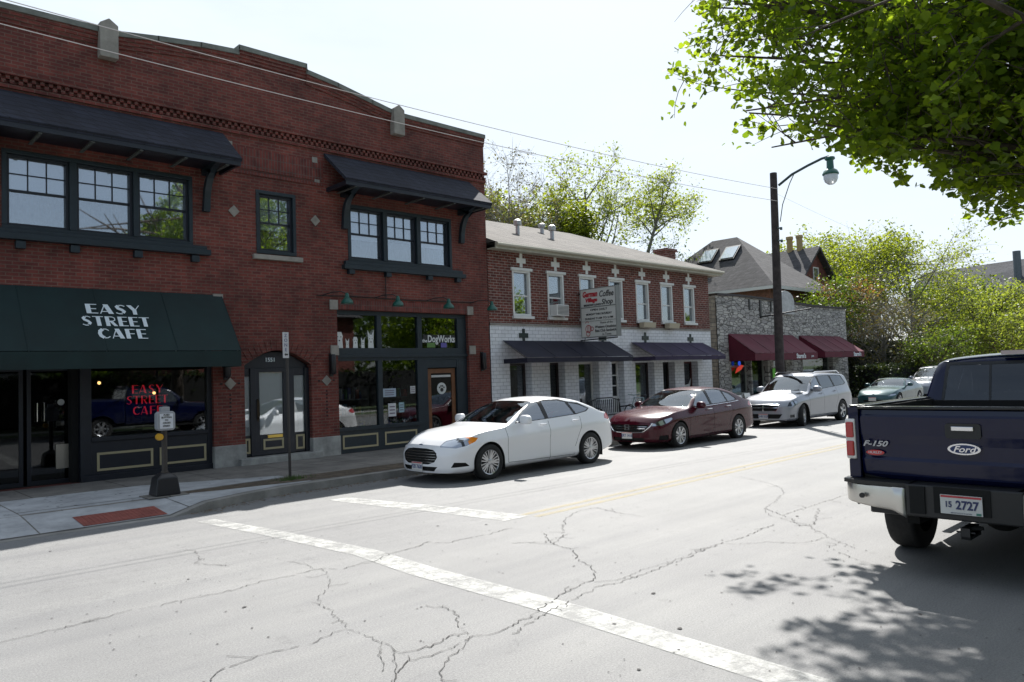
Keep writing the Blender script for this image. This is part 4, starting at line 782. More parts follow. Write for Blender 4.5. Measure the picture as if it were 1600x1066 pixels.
# ------------------------------------------------------------------ stone shop
STONE = None
def rubble(name, c1, c2, mort):
    m, nt, b = nmat(name); L = nt.links; t_ = nt.nodes.new('ShaderNodeTexCoord'); sp = nt.nodes.new('ShaderNodeSeparateXYZ'); L.new(t_.outputs['Object'], sp.inputs[0]); ad = nt.nodes.new('ShaderNodeMath'); L.new(sp.outputs['X'], ad.inputs[0]); L.new(sp.outputs['Y'], ad.inputs[1])
    cb = nt.nodes.new('ShaderNodeCombineXYZ'); L.new(ad.outputs[0], cb.inputs[0]); L.new(sp.outputs['Z'], cb.inputs[1])
    n0 = nt.nodes.new('ShaderNodeTexNoise'); n0.inputs['Scale'].default_value = 3; L.new(cb.outputs[0], n0.inputs['Vector']); ml = nt.nodes.new('ShaderNodeMixRGB'); ml.inputs[0].default_value = .08; L.new(cb.outputs[0], ml.inputs[1]); L.new(n0.outputs['Color'], ml.inputs[2])
    mp_ = nt.nodes.new('ShaderNodeMapping'); mp_.inputs['Scale'].default_value = (2.9, 8.5, 1); L.new(ml.outputs[0], mp_.inputs['Vector'])
    v = nt.nodes.new('ShaderNodeTexVoronoi'); v.inputs['Scale'].default_value = 1; v.inputs['Randomness'].default_value = .8; L.new(mp_.outputs[0], v.inputs['Vector']); ve = nt.nodes.new('ShaderNodeTexVoronoi'); ve.feature = 'DISTANCE_TO_EDGE'; ve.inputs['Scale'].default_value = 1; ve.inputs['Randomness'].default_value = .8; L.new(mp_.outputs[0], ve.inputs['Vector'])
    r = nt.nodes.new('ShaderNodeValToRGB'); e = r.color_ramp.elements; e[0].color = (*c1, 1); e[1].color = (*c2, 1); sv = nt.nodes.new('ShaderNodeSeparateColor'); L.new(v.outputs['Color'], sv.inputs[0]); L.new(sv.outputs[0], r.inputs[0])
    r2 = nt.nodes.new('ShaderNodeValToRGB'); r2.color_ramp.elements[0].position = .02; r2.color_ramp.elements[1].position = .07; L.new(ve.outputs['Distance'], r2.inputs[0]); mx_ = nt.nodes.new('ShaderNodeMixRGB'); L.new(r2.outputs[0], mx_.inputs[0]); mx_.inputs[1].default_value = (*mort, 1); L.new(r.outputs[0], mx_.inputs[2]); L.new(mx_.outputs[0], b.inputs['Base Color'])
    n1 = nt.nodes.new('ShaderNodeTexNoise'); n1.inputs['Scale'].default_value = 9; n1.inputs['Detail'].default_value = 6; L.new(cb.outputs[0], n1.inputs['Vector'])
    ad2 = nt.nodes.new('ShaderNodeMath'); L.new(r2.outputs[0], ad2.inputs[0]); L.new(n1.outputs['Fac'], ad2.inputs[1])
    bp = nt.nodes.new('ShaderNodeBump'); bp.inputs['Strength'].default_value = .9; bp.inputs['Distance'].default_value = .03; L.new(ad2.outputs[0], bp.inputs['Height']); L.new(bp.outputs[0], b.inputs['Normal']); b.inputs['Roughness'].default_value = .9; return m
STONE = rubble('rubble_stone', (0.30, 0.29, 0.28), (0.52, 0.505, 0.47), (0.13, 0.125, 0.115))
STONE_W = brick('return_stone', (0.36, 0.30, 0.22), (0.25, 0.2, 0.15), (0.1, 0.09, 0.08), bw=.5, rh=.16, ms=.012)
b3 = thing('stone_shop', 'single storey grey rubble stone shop beyond the tiled building', 'building', (33, 22, 0))
S3 = [(28.15, 29.75, .7, 2.9), (29.85, 31.25, .05, 2.9), (31.75, 32.9, .7, 2.9), (34.6, 37.9, .6, 2.9)]
wall_holes('wall', 27.2, 39.7, 0.0, 4.55, D1, D1 + .45, S3, STONE, b3)
pts3 = [(27.2, 4.55), (27.2, 4.80), (29, 4.83), (31, 4.80), (33.2, 4.74), (36, 4.66), (39.7, 4.66), (39.7, 4.55)]
g = MB(); g.prism(pts3, 'y', D1, D1 + .45); g.build('parapet', STONE, b3)
g = MB()
for (a, b), (c, d) in zip(pts3[1:7], pts3[2:7]): g.prism([(a, b), (c, d), (c, d + .09), (a, b + .09)], 'y', D1 - .08, D1 + .55)
g.build('coping', P('dark_coping', (0.05, 0.045, 0.045), .8), b3)
g = MB(); g.box(26.7, 27.2, D1 + .03, D1 + 7, 0, 4.75); g.build('return_wall', STONE_W, b3)
g = MB(); g.box(39.25, 39.69, D1 + .45, 26, 0, 4.5); g.box(27.2, 39.25, 25.6, 26, 0, 4.5); g.build('side_wall', STONE, b3); g = MB(); g.box(27.2, 39.25, D1 + .45, 25.6, 4.2, 4.3); g.build('roof', COPING, b3)
room('interior', 27.3, 39.2, D1 + .46, 21, .03, 3.2, b3)
g = MB(); g.prism([(32.2, 4.2)] + [(32.2, 4.8)] + [(33.0 - .8 * cos(pi * i / 10), 4.8 + .48 * sin(pi * i / 10)) for i in range(1, 10)] + [(33.8, 4.8), (33.8, 4.2)], 'y', D1 - .12, D1 - .001); g.build('crest_stone', P('crest', (0.45, 0.46, 0.46), .8, noise=.2), b3, bevel=.02)
for i, (a, b, c, d) in enumerate(S3):
    y = D1 + .25; g = MB(); g.frame(a, b, c, d, .09, y - .03, y + .05)
    if i == 0: g.box(a + .09, b - .09, y - .02, y + .04, 1.85, 1.93)
    o = g.build('door' if i == 1 else 'shop_window', P('pale_frame', (0.28, 0.3, 0.27), .6), b3); g = MB(); g.box(a + .09, b - .09, y + .005, y + .012, c + .09, d - .09); g.build('pane', GL_DARK if i == 1 else GL_SHOP, o)
a3 = [awning('shop_awning', 'maroon canvas awning on the left half of the stone shop', 28.0, 33.62, 3.25, 15.22, 2.40, 2.10, MAROON_CLOTH, D1, 'maroon awnings on the stone shop'),
      awning('shop_awning', 'maroon canvas awning on the right half of the stone shop', 34.3, 38.75, 3.25, 15.18, 2.44, 2.17, MAROON_CLOTH, D1, 'maroon awnings on the stone shop')]
text('lettering', "Starmi's", LET, a3[0], .28, (32.0, 15.212, 2.25), (1, 0, 0), (0, 0, 1), bold=.006); text('lettering', "pets", LET, a3[0], .14, (33.1, 15.212, 2.25), (1, 0, 0), (0, 0, 1), bold=.0)
text('lettering', "Starmi's", LET, a3[1], .28, (37.9, 15.172, 2.30), (1, 0, 0), (0, 0, 1), bold=.006)
t = thing('sign_bracket', 'empty black iron sign bracket fixed to the stone shop wall', 'bracket', (30.7, D1, 4.2))
g = MB(); g.box(30.72, 30.86, D1 - .05, D1 - .001, 3.95, 4.75); g.tube([(30.79, D1 - .03, 4.02), (30.79, 14.1, 4.2)], .03); g.build('arm', BLACK, t)
for i, bx in enumerate((29.85, 31.75)):
    g = MB(); g.box(bx - .05, bx + .05, D1 - .04, D1 - .001, 4.28, 4.75); tag(g.build('iron_strap', BLACK), ['short black iron strap left of the sign bracket on the stone wall', 'short black iron strap right of the sign bracket on the stone wall'][i], 'iron strap', 'iron straps on the stone wall')
t = thing('neon_sign', 'small blue and red lit sign in the stone shop window', 'neon sign', (28.9, D1, 2))
g = MB(); g.lathe([(.1, 0), (.1, .02)], (29.0, D1 + .1, 2.02), 'y', 12); g.build('blue_light', E('neon_blue', (0.02, 0.08, 0.6), .4), t); g = MB(); g.prism([(28.6, 1.6), (29.1, 1.75), (29.3, 1.92), (29.1, 1.95), (28.75, 1.82)], 'y', D1 + .08, D1 + .1); g.build('red_light', E('neon_red2', (0.6, 0.04, 0.02), .3), t)
g = MB(); g.box(31.45, 31.72, D1 - .1, D1 - .09, 1.25, 1.75); tag(g.build('lime_poster', MATS['lime']), 'bright lime green poster on the stone shop front behind the utility pole', 'poster')
# planter box under the stone shop window
t = thing('planter', 'brown wooden planter with small plants under the stone shop window', 'planter', (29, 16, .05))
g = MB(); g.box(28.2, 29.7, 15.9, 16.3, .06, .62); g.build('box', WOODB, t, bevel=.01)

# ------------------------------------------------------------------ vehicles
def paint(name, col, metallic=0.0, rough=0.28, coat=.9, spec=.5):
    m, nt, b = nmat(name); L = nt.links
    g_ = nt.nodes.new('ShaderNodeNewGeometry'); mx_ = nt.nodes.new('ShaderNodeMixRGB'); mx_.inputs[1].default_value = (*col, 1); mx_.inputs[2].default_value = (0.02, 0.02, 0.02, 1)
    L.new(g_.outputs['Backfacing'], mx_.inputs[0]); L.new(mx_.outputs[0], b.inputs['Base Color'])
    b.inputs['Roughness'].default_value = rough; b.inputs['Metallic'].default_value = metallic; b.inputs['Specular IOR Level'].default_value = spec; b.inputs['Coat Weight'].default_value = coat; b.inputs['Coat Roughness'].default_value = 0.03
    t = nt.nodes.new('ShaderNodeTexCoord'); n = nt.nodes.new('ShaderNodeTexNoise'); n.inputs['Scale'].default_value = 2.2; n.inputs['Detail'].default_value = 4; L.new(t.outputs['Object'], n.inputs['Vector'])
    r = nt.nodes.new('ShaderNodeMapRange'); r.inputs['To Min'].default_value = rough * .8; r.inputs['To Max'].default_value = rough * 1.35; L.new(n.outputs['Fac'], r.inputs['Value']); L.new(r.outputs[0], b.inputs['Roughness'])
    return m
RUBBER = P('tyre_rubber', (0.018, 0.018, 0.018), 0.85, noise=0.3, nscale=20)
ALLOY = P('alloy', (0.55, 0.56, 0.58), 0.3, 0.85); ALLOY_D = P('alloy_dark', (0.03, 0.03, 0.032), 0.5, .3)
TRIM = P('black_trim', (0.015, 0.015, 0.016), 0.45); UNDER = P('underbody', (0.01, 0.01, 0.01), 0.95); SEAT = P('car_seat', (0.16, 0.155, 0.15), 0.85); SEAT_D = P('car_seat_dark', (0.035, 0.035, 0.037), 0.85)
LAMPG = P('lamp_glass', (0.42, 0.46, 0.52), 0.08, 0.55, coat=1.0); LAMP_IN = P('lamp_inner', (0.05, 0.055, 0.06), 0.2, .4); AMBER = P('amber_lens', (0.85, 0.26, 0.02), 0.15, coat=1); REDL = P('red_lens', (0.45, 0.015, 0.02), 0.12, coat=1)
CARGL = glass('car_glass', (0.50, 0.58, 0.60), 0.24, rough=0.01); CARGL_T = glass('car_glass_tinted', (0.16, 0.17, 0.19), 0.14, rough=0.01); CARGL_B = glass('privacy_glass', (0.05, 0.055, 0.065), 0.05, rough=0.01); CARGL_F = glass('windscreen_glass', (0.55, 0.63, 0.60), 0.20, rough=0.01)
PLATE_M = P('plate_white', (0.62, 0.62, 0.60), 0.5); PLATE_B = P('plate_blue', (0.05, 0.08, 0.22), 0.5); PLATE_R = P('plate_red', (0.5, 0.05, 0.06), .5)

def interp(tab, xs):
    X = np.array([t[0] for t in tab], float); Y = np.array([t[1] for t in tab], float); h = np.diff(X); d = np.diff(Y) / h
    m = np.zeros(len(X)); m[0] = d[0]; m[-1] = d[-1]
    for i in range(1, len(X) - 1):
        m[i] = 0 if d[i - 1] * d[i] <= 0 else 3 * (h[i - 1] + h[i]) / ((2 * h[i] + h[i - 1]) / d[i - 1] + (h[i] + 2 * h[i - 1]) / d[i])
    xs = np.clip(xs, X[0], X[-1]); i = np.clip(np.searchsorted(X, xs) - 1, 0, len(h) - 1); t = (xs - X[i]) / h[i]
    return (2 * t**3 - 3 * t**2 + 1) * Y[i] + (t**3 - 2 * t**2 + t) * h[i] * m[i] + (-2 * t**3 + 3 * t**2) * Y[i + 1] + (t**3 - t**2) * h[i] * m[i + 1]

class Shell:
    NB, NS, NC, NT = 4, 15, 9, 12
    def __init__(s, sp):
        L_ = sp['L']; st_ = sorted(set([round(v, 4) for v in list(np.linspace(0, L_, int(L_ / 0.055))) + list(sp.get('stations', []))]))
        fs = [st_[0]]
        keep = set(round(v, 4) for v in sp.get('stations', []))
        for v in st_[1:]:
            if v - fs[-1] < 0.018:
                if v in keep: fs[-1] = v
                continue
            fs.append(v)
        fs[-1] = L_; X = np.array(fs); s.X = X; n = len(X)
        zt, zb_, zs, W = interp(sp['top'], X), interp(sp['bottom'], X), interp(sp['belt'], X), interp(sp['width'], X)
        cr = interp(sp['crown'], X); zs = np.minimum(zs, zt - 0.012); ze = np.maximum(zs + 0.006, zt - cr)
        R = s.NB + s.NS + s.NC + s.NT; P_ = np.zeros((n, R + 1, 3)); s.R = R
        prof = sp.get('prof', [(0, .90), (.09, .955), (.15, .975), (.24, .968), (.55, .980), (.78, 1.0), (.85, .978), (1, .925)])
        ps = np.interp(np.linspace(0, 1, s.NS + 1), [q[0] for q in prof], [q[1] for q in prof]); tum = sp.get('tumble', 0.42)
        for i in range(n):
            pts = []
            for k in range(s.NB): pts.append((W[i] * ps[0] * k / s.NB, zb_[i]))
            for k in range(s.NS): t = k / s.NS; pts.append((W[i] * ps[k], zb_[i] + (zs[i] - zb_[i]) * t))
            wb = W[i] * ps[-1]; hh = ze[i] - zs[i]
            for k in range(s.NC): t = k / s.NC; pts.append((wb - tum * hh * (t ** 1.15), zs[i] + hh * t))
            ye = wb - tum * hh
            for k in range(s.NT + 1): t = 1 - k / s.NT; pts.append((ye * t, ze[i] + (zt[i] - ze[i]) * (1 - t ** 2.3)))
            a = np.array(pts)
            c1 = s.NB + s.NS; c2 = c1 + s.NC
            for ps_ in range(1):
                b = a.copy()
                for c in (c1, c2, s.NB):
                    for j in range(c - 1, c + 2): b[j] = (a[j - 1] + 2 * a[j] + a[j + 1]) / 4
                a = b
            P_[i, :, 0] = X[i]; P_[i, :, 1] = a[:, 0]; P_[i, :, 2] = a[:, 1]
        s.P = P_; s.sp = sp; s.W0 = max(W)
    def deform(s, V):
        sp = s.sp; x, y, z = V[:, 0].copy(), V[:, 1], V[:, 2]; L_ = sp['L']; W0 = s.W0; ay = np.abs(y) / W0
        fF, aF = sp['noseF']; fR, aR = sp['noseR']
        kf = np.clip(1 - x / fF, 0, 1) ** 1.25; kr = np.clip(1 - (L_ - x) / fR, 0, 1) ** 1.25
        gF = interp(sp['faceF'], z); gR = interp(sp['faceR'], z)
        dx = kf * (aF * ay ** 3.0 + gF) - kr * (aR * ay ** 3.4 + gR)
        c, a, b, cc, d = sp['bow']; w = np.clip((x - a) / (b - a), 0, 1) * np.clip((d - x) / (d - cc), 0, 1); w = w * w * (3 - 2 * w)
        V[:, 0] = x + dx + c * w * ay ** 2; return V
    def mesh(s):
        n, R1, _ = s.P.shape; V = s.P.reshape(-1, 3); F = []; T = []
        segs = [0] * s.NB + [1] * s.NS + [2] * s.NC + [3] * s.NT
        for i in range(n - 1):
            for j in range(R1 - 1): F.append((i * R1 + j, i * R1 + j + 1, (i + 1) * R1 + j + 1, (i + 1) * R1 + j)); T.append((segs[j], i, j))
        base = len(V); extra = []
        for end, i in ((0, 0), (1, n - 1)):
            j0 = s.NB; j1 = s.NB + s.NS + s.NC; nt = s.NT
            zt_ = s.P[i, j1:, 2]; ze = s.P[i, j1, 2]
            st_ = base + len(extra)
            for r in range(j0, j1 + 1):
                yy, zz = s.P[i, r, 1], s.P[i, r, 2]; fr = (r - j0) / (j1 - j0)
                for k in range(nt + 1):
                    t = 1 - k / nt; extra.append((s.P[i, 0, 0], yy * t, zz + (zt_[k] - ze) * fr ** 3))
            for r in range(j1 - j0):
                for k in range(nt):
                    a = st_ + r * (nt + 1) + k; F.append((a, a + 1, a + nt + 2, a + nt + 1)); T.append((4 + end, r, k))
        V = np.vstack([V, np.array(extra)]); V = s.deform(V.copy())
        m = len(V); V2 = V.copy(); V2[:, 1] *= -1
        V = np.vstack([V, V2]); F2 = [tuple(m + q for q in f[::-1]) for f in F]
        return V, F + F2, T + T

class Body:
    def __init__(s, sp):
        s.sh = Shell(sp); V, F, T = s.sh.mesh(); s.bm = bmesh.new(); s.sp = sp
        vs = [s.bm.verts.new(v) for v in V]; s.seg = s.bm.faces.layers.int.new('seg'); s.st = s.bm.faces.layers.int.new('st'); s.rg = s.bm.faces.layers.int.new('rg')
        for f, t in zip(F, T):
            try: q = s.bm.faces.new([vs[i] for i in f]); q[s.seg], q[s.st], q[s.rg] = t
            except ValueError: pass
        bmesh.ops.remove_doubles(s.bm, verts=s.bm.verts, dist=0.0006)
        bmesh.ops.recalc_face_normals(s.bm, faces=s.bm.faces)
        if sum(f.calc_center_median().z * f.normal.z for f in s.bm.faces) < 0: bmesh.ops.reverse_faces(s.bm, faces=s.bm.faces)
    def take(s, faces, push=0.0):
        faces = list(faces); idx = {}; vs = []; fs = []
        for f in faces:
            r = []
            for v in f.verts:
                if v not in idx: idx[v] = len(vs); vs.append(v.co + v.normal * push)
                r.append(idx[v])
            fs.append(tuple(r))
        bmesh.ops.delete(s.bm, geom=faces, context='FACES'); m = MB(); m.v = [tuple(v) for v in vs]; m.f = fs; return m
    def region(s, cond): return [f for f in s.bm.faces if cond(f, f.calc_center_median())]
    def cut(s, poly, plane, cond, push=0.0):
        ax = {'xz': (0, 2), 'yz': (1, 2), 'xy': (0, 1)}[plane]; pa = 3 - ax[0] - ax[1]; pax = Vector((0, 0, 0)); pax[pa] = 1
        n = len(poly); bx = (min(p[0] for p in poly) - .01, max(p[0] for p in poly) + .01, min(p[1] for p in poly) - .01, max(p[1] for p in poly) + .01)
        def fb(f): a = [v.co[ax[0]] for v in f.verts]; b = [v.co[ax[1]] for v in f.verts]; return min(a), max(a), min(b), max(b)
        def ov(b, c): return b[0] <= c[1] and b[1] >= c[0] and b[2] <= c[3] and b[3] >= c[2]
        cand = [f for f in s.bm.faces if ov(fb(f), bx) and cond(f, f.calc_center_median())]
        for i in range(n):
            p, q = poly[i], poly[(i + 1) % n]; d = Vector((0, 0, 0)); d[ax[0]] = q[0] - p[0]; d[ax[1]] = q[1] - p[1]
            if d.length < 1e-6: continue
            nr = d.cross(pax).normalized(); co = Vector((0, 0, 0)); co[ax[0]], co[ax[1]] = p
            e = (min(p[0], q[0]) - .001, max(p[0], q[0]) + .001, min(p[1], q[1]) - .001, max(p[1], q[1]) + .001)
            fs = [f for f in cand if f.is_valid and ov(fb(f), e)]
            geom = set(fs)
            for f in fs: geom.update(f.edges); geom.update(f.verts)
            r = bmesh.ops.bisect_plane(s.bm, geom=list(geom), plane_co=co, plane_no=nr, dist=1e-5)
            cs = set(f for f in cand if f.is_valid)
            cs.update(g_ for g_ in r['geom'] if isinstance(g_, bmesh.types.BMFace)); 
            for g_ in r['geom_cut']:
                if isinstance(g_, bmesh.types.BMEdge):
                    for f in g_.link_faces: cs.add(f)
            cand = [f for f in cs if f.is_valid and cond(f, f.calc_center_median())]
        def inside(c):
            x, y = c[ax[0]], c[ax[1]]; ins = False
            for i in range(n):
                (x1, y1), (x2, y2) = poly[i], poly[(i + 1) % n]
                if (y1 > y) != (y2 > y) and x < (x2 - x1) * (y - y1) / (y2 - y1) + x1: ins = not ins
            return ins
        fs = [f for f in s.bm.faces if ov(fb(f), bx) and cond(f, f.calc_center_median()) and inside(f.calc_center_median())]
        return s.take(fs, push) if fs else MB()
    def finish(s, name, mat, parent, ang=50):
        me = bpy.data.meshes.new(name); s.bm.to_mesh(me); s.bm.free(); me.materials.append(mat)
        me.polygons.foreach_set('use_smooth', [True] * len(me.polygons))
        try: me.set_sharp_from_angle(angle=radians(ang))
        except Exception: pass
        o = bpy.data.objects.new(name, me); COL.objects.link(o); o.parent = parent; return o
def L2(mb, name, mat, parent, smooth=True):
    """patches are in the vehicle's own coordinates: build without shifting by the parent's place"""
    if not mb.v: return None
    me = bpy.data.meshes.new(name); me.from_pydata(mb.v, [], mb.f); me.materials.append(mat)
    if smooth:
        me.polygons.foreach_set('use_smooth', [True] * len(me.polygons))
        try: me.set_sharp_from_angle(angle=radians(40))
        except Exception: pass
    o = bpy.data.objects.new(name, me); COL.objects.link(o); o.parent = parent; return o
def shiftx(mb, dx=0, dy=0, dz=0): mb.v = [(a + dx, b + dy, c + dz) for a, b, c in mb.v]; return mb
def fixn(mb):
    bm = bmesh.new(); vs = [bm.verts.new(v) for v in mb.v]
    for f in mb.f:
        try: bm.faces.new([vs[i] for i in f])
        except ValueError: pass
    bmesh.ops.remove_doubles(bm, verts=bm.verts, dist=2e-5); bmesh.ops.recalc_face_normals(bm, faces=bm.faces); bm.verts.index_update()
    mb.v = [tuple(v.co) for v in bm.verts]; mb.f = [tuple(v.index for v in f.verts) for f in bm.faces]; bm.free(); return mb

def make_wheel(parent, x, y, z, R, rr, w, side, spokes, style, rot=0.3, steer=0.0):
    """tyre with a rim; y is the outer face, side -1 faces the camera side"""
    o = -side
    g = MB(); prof = [(rr - .005, .02), (rr + .015, .004), (R - .05, -.004), (R - .018, .01), (R - .004, .03), (R, .05), (R, w - .05), (R - .004, w - .03), (R - .02, w - .01), (R - .05, w), (rr, w - .01)]
    g.lathe([(a, o * b) for a, b in prof], (0, 0, 0), 'y', 40, cap=False)
    for q in (R * .0 + w * .3, w * .5, w * .7): g.lathe([(R + .0015, o * (q - .006)), (R + .0015, o * (q + .006))], (0, 0, 0), 'y', 40, cap=False)
    t = L2(fixn(g), 'wheel', RUBBER, parent); t.location = (x, y, z); t.rotation_euler = (0, rot, 0) if not steer else (0, 0, 0)
    if steer: t.rotation_euler = (0, 0, steer)
    g = MB(); g.lathe([(rr + .002, o * .012), (rr - .012, o * .02), (rr - .02, o * .06), (rr - .03, o * .17)], (0, 0, 0), 'y', 40, cap=False); L2(fixn(g), 'rim', ALLOY, t)
    g = MB(); g.lathe([(.0, o * .10), (rr - .02, o * .105)], (0, 0, 0), 'y', 30, cap=False); g.lathe([(.0, o * .07), (.14, o * .07), (.14, o * .085)], (0, 0, 0), 'y', 20, cap=False); L2(fixn(g), 'brake_disc', ALLOY_D, t)
    g = MB()
    def bar(a, r0, r1, w0, w1, h0, h1, off=0.0):
        ca, sa = cos(a), sin(a); v = []
        for (r_, ww, hh) in ((r0, w0, h0), (r1, w1, h1)):
            for sg in (-1, 1):
                xx, zz = r_ * ca - (sg * ww + off) * sa, r_ * sa + (sg * ww + off) * ca
                v.append((xx, o * hh, zz)); v.append((xx, o * (hh + .03), zz))
        g.add(v, [(0, 2, 6, 4), (1, 5, 7, 3), (0, 4, 5, 1), (2, 3, 7, 6), (0, 1, 3, 2), (4, 6, 7, 5)])
    for k_ in range(spokes):
        a = 2 * pi * k_ / spokes + rot
        if style == 'double':
            bar(a - .13, .045, rr - .012, .017, .015, .022, .018, -.0); bar(a + .13, .045, rr - .012, .017, .015, .022, .018)
            bar(a - .44, .07, rr - .012, .009, .010, .03, .02); bar(a + .44, .07, rr - .012, .009, .010, .03, .02)
        elif style == 'twin':
            bar(a, .05, rr - .01, .02, .03, .03, .016); bar(a + pi / spokes, .05, rr - .01, .006, .012, .045, .03)
        else: bar(a, .05, rr - .01, .028, .034, .028, .014)
    g.lathe([(.0, o * .012), (.035, o * .014), (.06, o * .022), (.062, o * .05)], (0, 0, 0), 'y', 20, cap=False)
    L2(fixn(g), 'spokes', ALLOY, t); return t

def car_interior(t, sp, seat_mat):
    xs0, W, zr = sp['cab'][0], sp['cab'][1], sp['cab'][2]
    for i, (sx, sy) in enumerate(((xs0, -.37), (xs0, .37), (xs0 + .95, -.37), (xs0 + .95, .37))):
        g = MB(); g.box(sx - .25, sx + .3, sy - .25, sy + .25, .35, .58); g.prism([(sx + .2, .5), (sx + .34, .5), (sx + .52, zr - .33), (sx + .42, zr - .33)], 'y', sy - .23, sy + .23); g.box(sx + .42, sx + .53, sy - .12, sy + .12, zr - .30, zr - .14)
        o = L2(fixn(g), 'seat', seat_mat, t, False); b = o.modifiers.new('bevel', 'BEVEL'); b.width = .03; b.segments = 2
    g = MB(); g.prism([(xs0 - .95, zr - .56), (xs0 - .45, zr - .5), (xs0 - .4, zr - .62), (xs0 - .5, .4), (xs0 - .9, .4)], 'y', -W, W); g.box(xs0 - .9, xs0 + 1.6, -W, W, .24, .27); L2(fixn(g), 'dashboard', TRIM, t, False)
    g = MB(); ring_ = []
    for i in range(17): a = 2 * pi * i / 16; ring_.append((xs0 - .36 - .07 * sin(a), .37 + .18 * cos(a), zr - .56 + .17 * sin(a)))
    g.tube(ring_, .014, 6); L2(fixn(g), 'steering_wheel', TRIM, t)

def circle_poly(cx, cz, r, zlow, n=22):
    p = [(cx + r * cos(pi * i / n), cz + r * sin(pi * i / n)) for i in range(n + 1)]
    return p + [(cx - r, zlow), (cx + r, zlow)]
def arch_parts(t, bd, sp, mat):
    hw = sp['width'][len(sp['width']) // 2][1]
    for ax_ in sp['axles']:
        for sg in (-1, 1):
            r_ = sp['archR']; bd.cut(circle_poly(ax_, sp['hub'], r_, .05), 'xz', lambda f, c: c.y * sg > .5 and c.z < .95)
            g = MB(); n = 20; y1, y0 = sg * (hw - .012), sg * (hw - .42)
            pr = [(ax_ + (r_ + .0) * cos(pi * i / n), sp['hub'] + r_ * sin(pi * i / n)) for i in range(n + 1)]
            pr = [(ax_ + r_, .16)] + pr + [(ax_ - r_, .16)]
            for (a, b), (c, d) in zip(pr, pr[1:]): g.quad((a, y0, b), (c, y0, d), (c, y1 * .985, d), (a, y1 * .985, b))
            g.add([(a, y0, b) for a, b in pr], [tuple(range(len(pr)))])
            L2(g, 'wheel_arch', UNDER, t, False)
def seam(bd, p, q, plane, cond, w=.009):
    d = Vector((q[0] - p[0], q[1] - p[1])); n = Vector((-d.y, d.x)).normalized() * w / 2
    return bd.cut([(p[0] - n.x, p[1] - n.y), (q[0] - n.x, q[1] - n.y), (q[0] + n.x, q[1] + n.y), (p[0] + n.x, p[1] + n.y)], plane, cond, -.008)
def plate(t, x, y, z, s_, sgn=-1, tilt=0.0, extra=True):
    g = MB(); g.box(x - .006, x + .006, y - .155, y + .155, z - .078, z + .078); o = L2(fixn(g), 'number_plate', PLATE_M, t, False)
    tx = x + sgn * .008
    if s_: 
        tt = text('plate_number', s_, PLATE_B, None, .095, (tx, y, z - .003), (0, sgn, 0), (0, 0, 1), bold=.002, extrude=.001, sx=.85); tt.parent = o
    g = MB(); g.box(min(x + sgn * .007, x + sgn * .009), max(x + sgn * .007, x + sgn * .009), y - .15, y + .15, z + .058, z + .074); L2(fixn(g), 'plate_band', PLATE_R, o, False)
    return o
def side(sg): return lambda f, c: c.y * sg > .45
def mirror(t, x, y, z, sg, mat, s_=1.0):
    g = MB(); g.ball((0, 0, 0), 1, 1, 1, 16, 10); pw = lambda q: math.copysign(abs(q) ** .62, q); g.v = [(x + min(.03, .07 * s_ * pw(a)), y * sg + .115 * s_ * pw(b) * (1 - .12 * c), z + .078 * s_ * pw(c) * (1 - .1 * sg * b)) for a, b, c in g.v]; o = L2(fixn(g), 'wing_mirror', mat, t)
    g = MB(); g.tube([(x + .01, (y - .1 * s_) * sg, z - .03), (x - .0, (y - .22 * s_) * sg, z - .09)], .022, 8); L2(fixn(g), 'mirror_arm', TRIM, o)
    g = MB(); g.lathe([(0, 0), (.07 * s_, 0)], (x + .0315, y * sg, z), 'x', 14, cap=False); L2(g, 'mirror_glass', CHROME, o)
def handle(t, x, y, z, sg, mat):
    g = MB(); g.tube([(x - .09, sg * (y - .005), z), (x - .07, sg * (y + .025), z), (x + .07, sg * (y + .025), z + .002), (x + .09, sg * (y - .005), z + .002)], .013, 8); L2(fixn(g), 'door_handle', mat, t)

